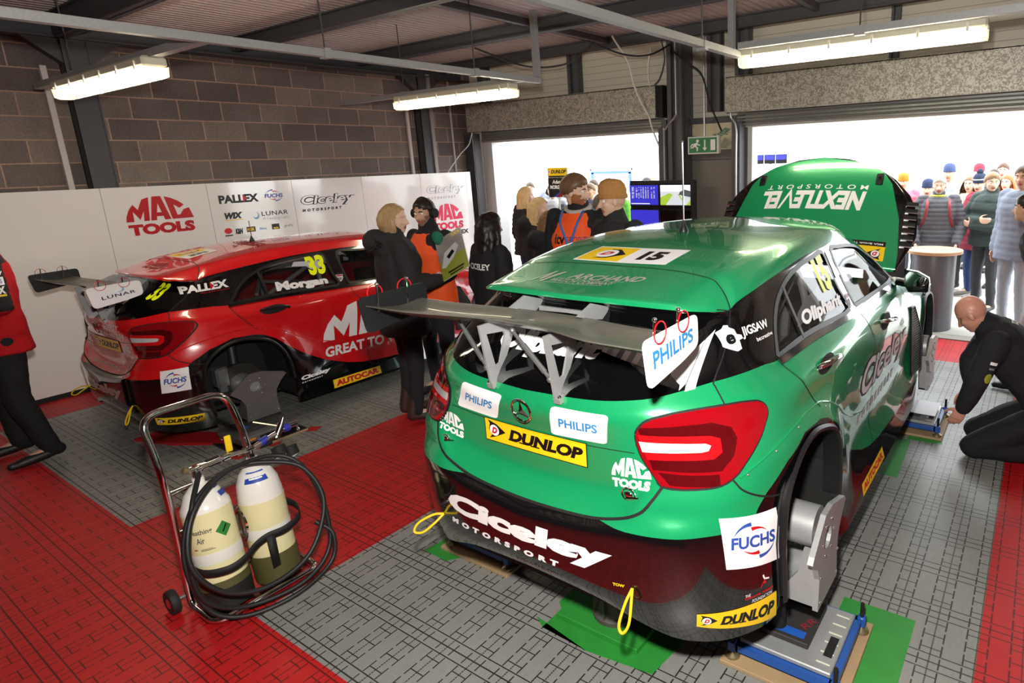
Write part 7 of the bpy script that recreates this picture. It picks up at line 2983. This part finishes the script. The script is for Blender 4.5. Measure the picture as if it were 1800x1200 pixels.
crowd = [
    # label, x, y, h, facing, coat colour, hem, puff, trousers, hair style, hair colour, hat colour
    ('person in a beige padded coat between the grey quilted jacket and the maroon coat', -.93, 10.5, .97, (-.4, -.9), 'b5a98c', .2, .03, '4a4a50', 'long', '7a5a40', None),
    ('person in a navy cap far behind the grey quilted jacket', -1.33, 11.4, 1.05, (.1, -1), '8f96a6', .1, .02, '3a3d48', 'hat', None, '44527a'),
    ('person in a dark blue knitted hat just left of the grey quilted jacket', -1.42, 9.9, .95, (.3, -1), 'a0505f', .1, .03, '3a3d48', 'hat', None, '35405f'),
    ('person in an orange knitted hat beside the raised bonnet', -1.95, 11.0, .98, (.2, -1), 'c06a7c', .1, .03, '3a3d48', 'hat', None, 'd07a2c'),
    ('person with red hair behind the padded green jacket', -.48, 10.9, .97, (-.2, -1), 'd8d2cc', .1, .03, '26262a', 'long', 'b0602c', None),
    ('person in a pale grey-blue jacket at the right edge of the crowd', -.20, 8.3, 1.08, (-.6, -.8), '7f8798', .15, .03, '9aa0aa', 'short', '5a4634', None),
    ('person with short brown hair far behind the padded green jacket', -.62, 12.3, 1.05, (0, -1), '6d727c', .1, .02, '3a3d48', 'short', '5a4032', None),
    ('person in a white jacket far back between the bobble hat and the padded green jacket', -1.0, 12.6, 1.03, (.1, -1), 'dcdcda', .1, .03, '3a3d48', 'hat', None, 'b03a4a'),
    ('person in a black coat and dark trousers beyond the grey quilted jacket', -.72, 11.9, 1.0, (-.2, -1), '3a3a40', .2, .02, '2a2a30', 'short', '3a2c22', None),
    ('person in pale blue jeans far right in the crowd', .06, 10.9, 1.0, (-.3, -1), 'c9c9cc', .1, .02, '6b86b4', 'short', '7a6248', None),
    # left opening
    ('person in a grey hood pointing a camera beside the white jamb', -7.45, 8.75, 1.05, (.5, -.85), '8a8f9c', .15, .03, '5b6a86', 'hat', None, '7b7d88'),
    ('person in a pale blue-grey coat at the far left of the left opening', -8.15, 8.9, 1.0, (.6, -.8), '8e96a6', .25, .02, '30323a', 'short', '4a3a2c', None),
    ('person in a bright green jacket with a rucksack behind the hand-at-chin person', -5.55, 7.9, 1.0, (.2, -1), '6fc04a', .1, .03, '3a3d48', 'short', '8e6f52', None),
    ('person in a navy jacket behind the lettered tabard', -6.2, 8.2, 1.0, (.1, -1), '4a5064', .1, .02, '3a3d48', 'short', '6a5038', None),
    ('person with dark curly hair above the timing screens', -5.55, 8.9, 1.03, (.1, -1), '8a8a90', .1, .02, '3a3d48', 'short', '2a2422', None),
    ('person in a dark cap just right of the lettered tabard', -6.1, 7.6, .98, (.2, -1), '5a5f70', .1, .02, '3a3d48', 'hat', None, '4a5064'),
    ('person in a pale grey coat under the driver name board', -7.0, 8.2, 1.0, (.2, -1), 'b9bcc4', .15, .02, '3a3d48', 'short', '6a5038', None),
    ('person in a light grey jacket right of the driver name board', -6.65, 8.9, 1.02, (.1, -1), 'c4c6cc', .1, .02, '3a3d48', 'short', '4a3a2c', None),
    ('person with fair hair far behind the tan knitted hat', -5.9, 9.6, 1.03, (0, -1), 'd0cfcc', .1, .02, '3a3d48', 'short', 'b3946a', None),
]
for i, (lab, x, y, s_, fc, coat, hem, puff, tr, hs, hcl, hat) in enumerate(crowd):
    J = stand(s_, look=(random.uniform(-.3, .3), 1, -.08))
    hair = dict(style=hs, mat=hairm('hair_' + hcl, hcl) if hcl else cloth('hat_' + hat, hat), len=.28, brow=DBROWN)
    make_person(lab, (x, y, -.02), yaw_to(*fc), s_, J, (SKIN_P, SKIN)[i % 2], .0125, dict(mat=cloth('coat_' + coat, coat), hem=hem, puff=puff, quilt=.008 if puff > .02 else 0, qf=42), dict(mat=cloth('trousers_' + tr, tr)), dict(mat=BLACK_SHOE), hair, 'spectators in the pit lane', low=True, female=hs == 'long')
t = thing('camera', 'black camera held up by the hooded person beside the white jamb', 'camera', (-7.30, 8.50, 1.60), .5)
MB().use(MATT_BLACK).box((0, 0, 0), (.16, .08, .11), bev=.01).build('camera_body', None, t)
MB().use(MATT_BLACK).cyl((0, -.04, 0), (0, -.20, 0), .045, 16, .055).build('lens', None, t)
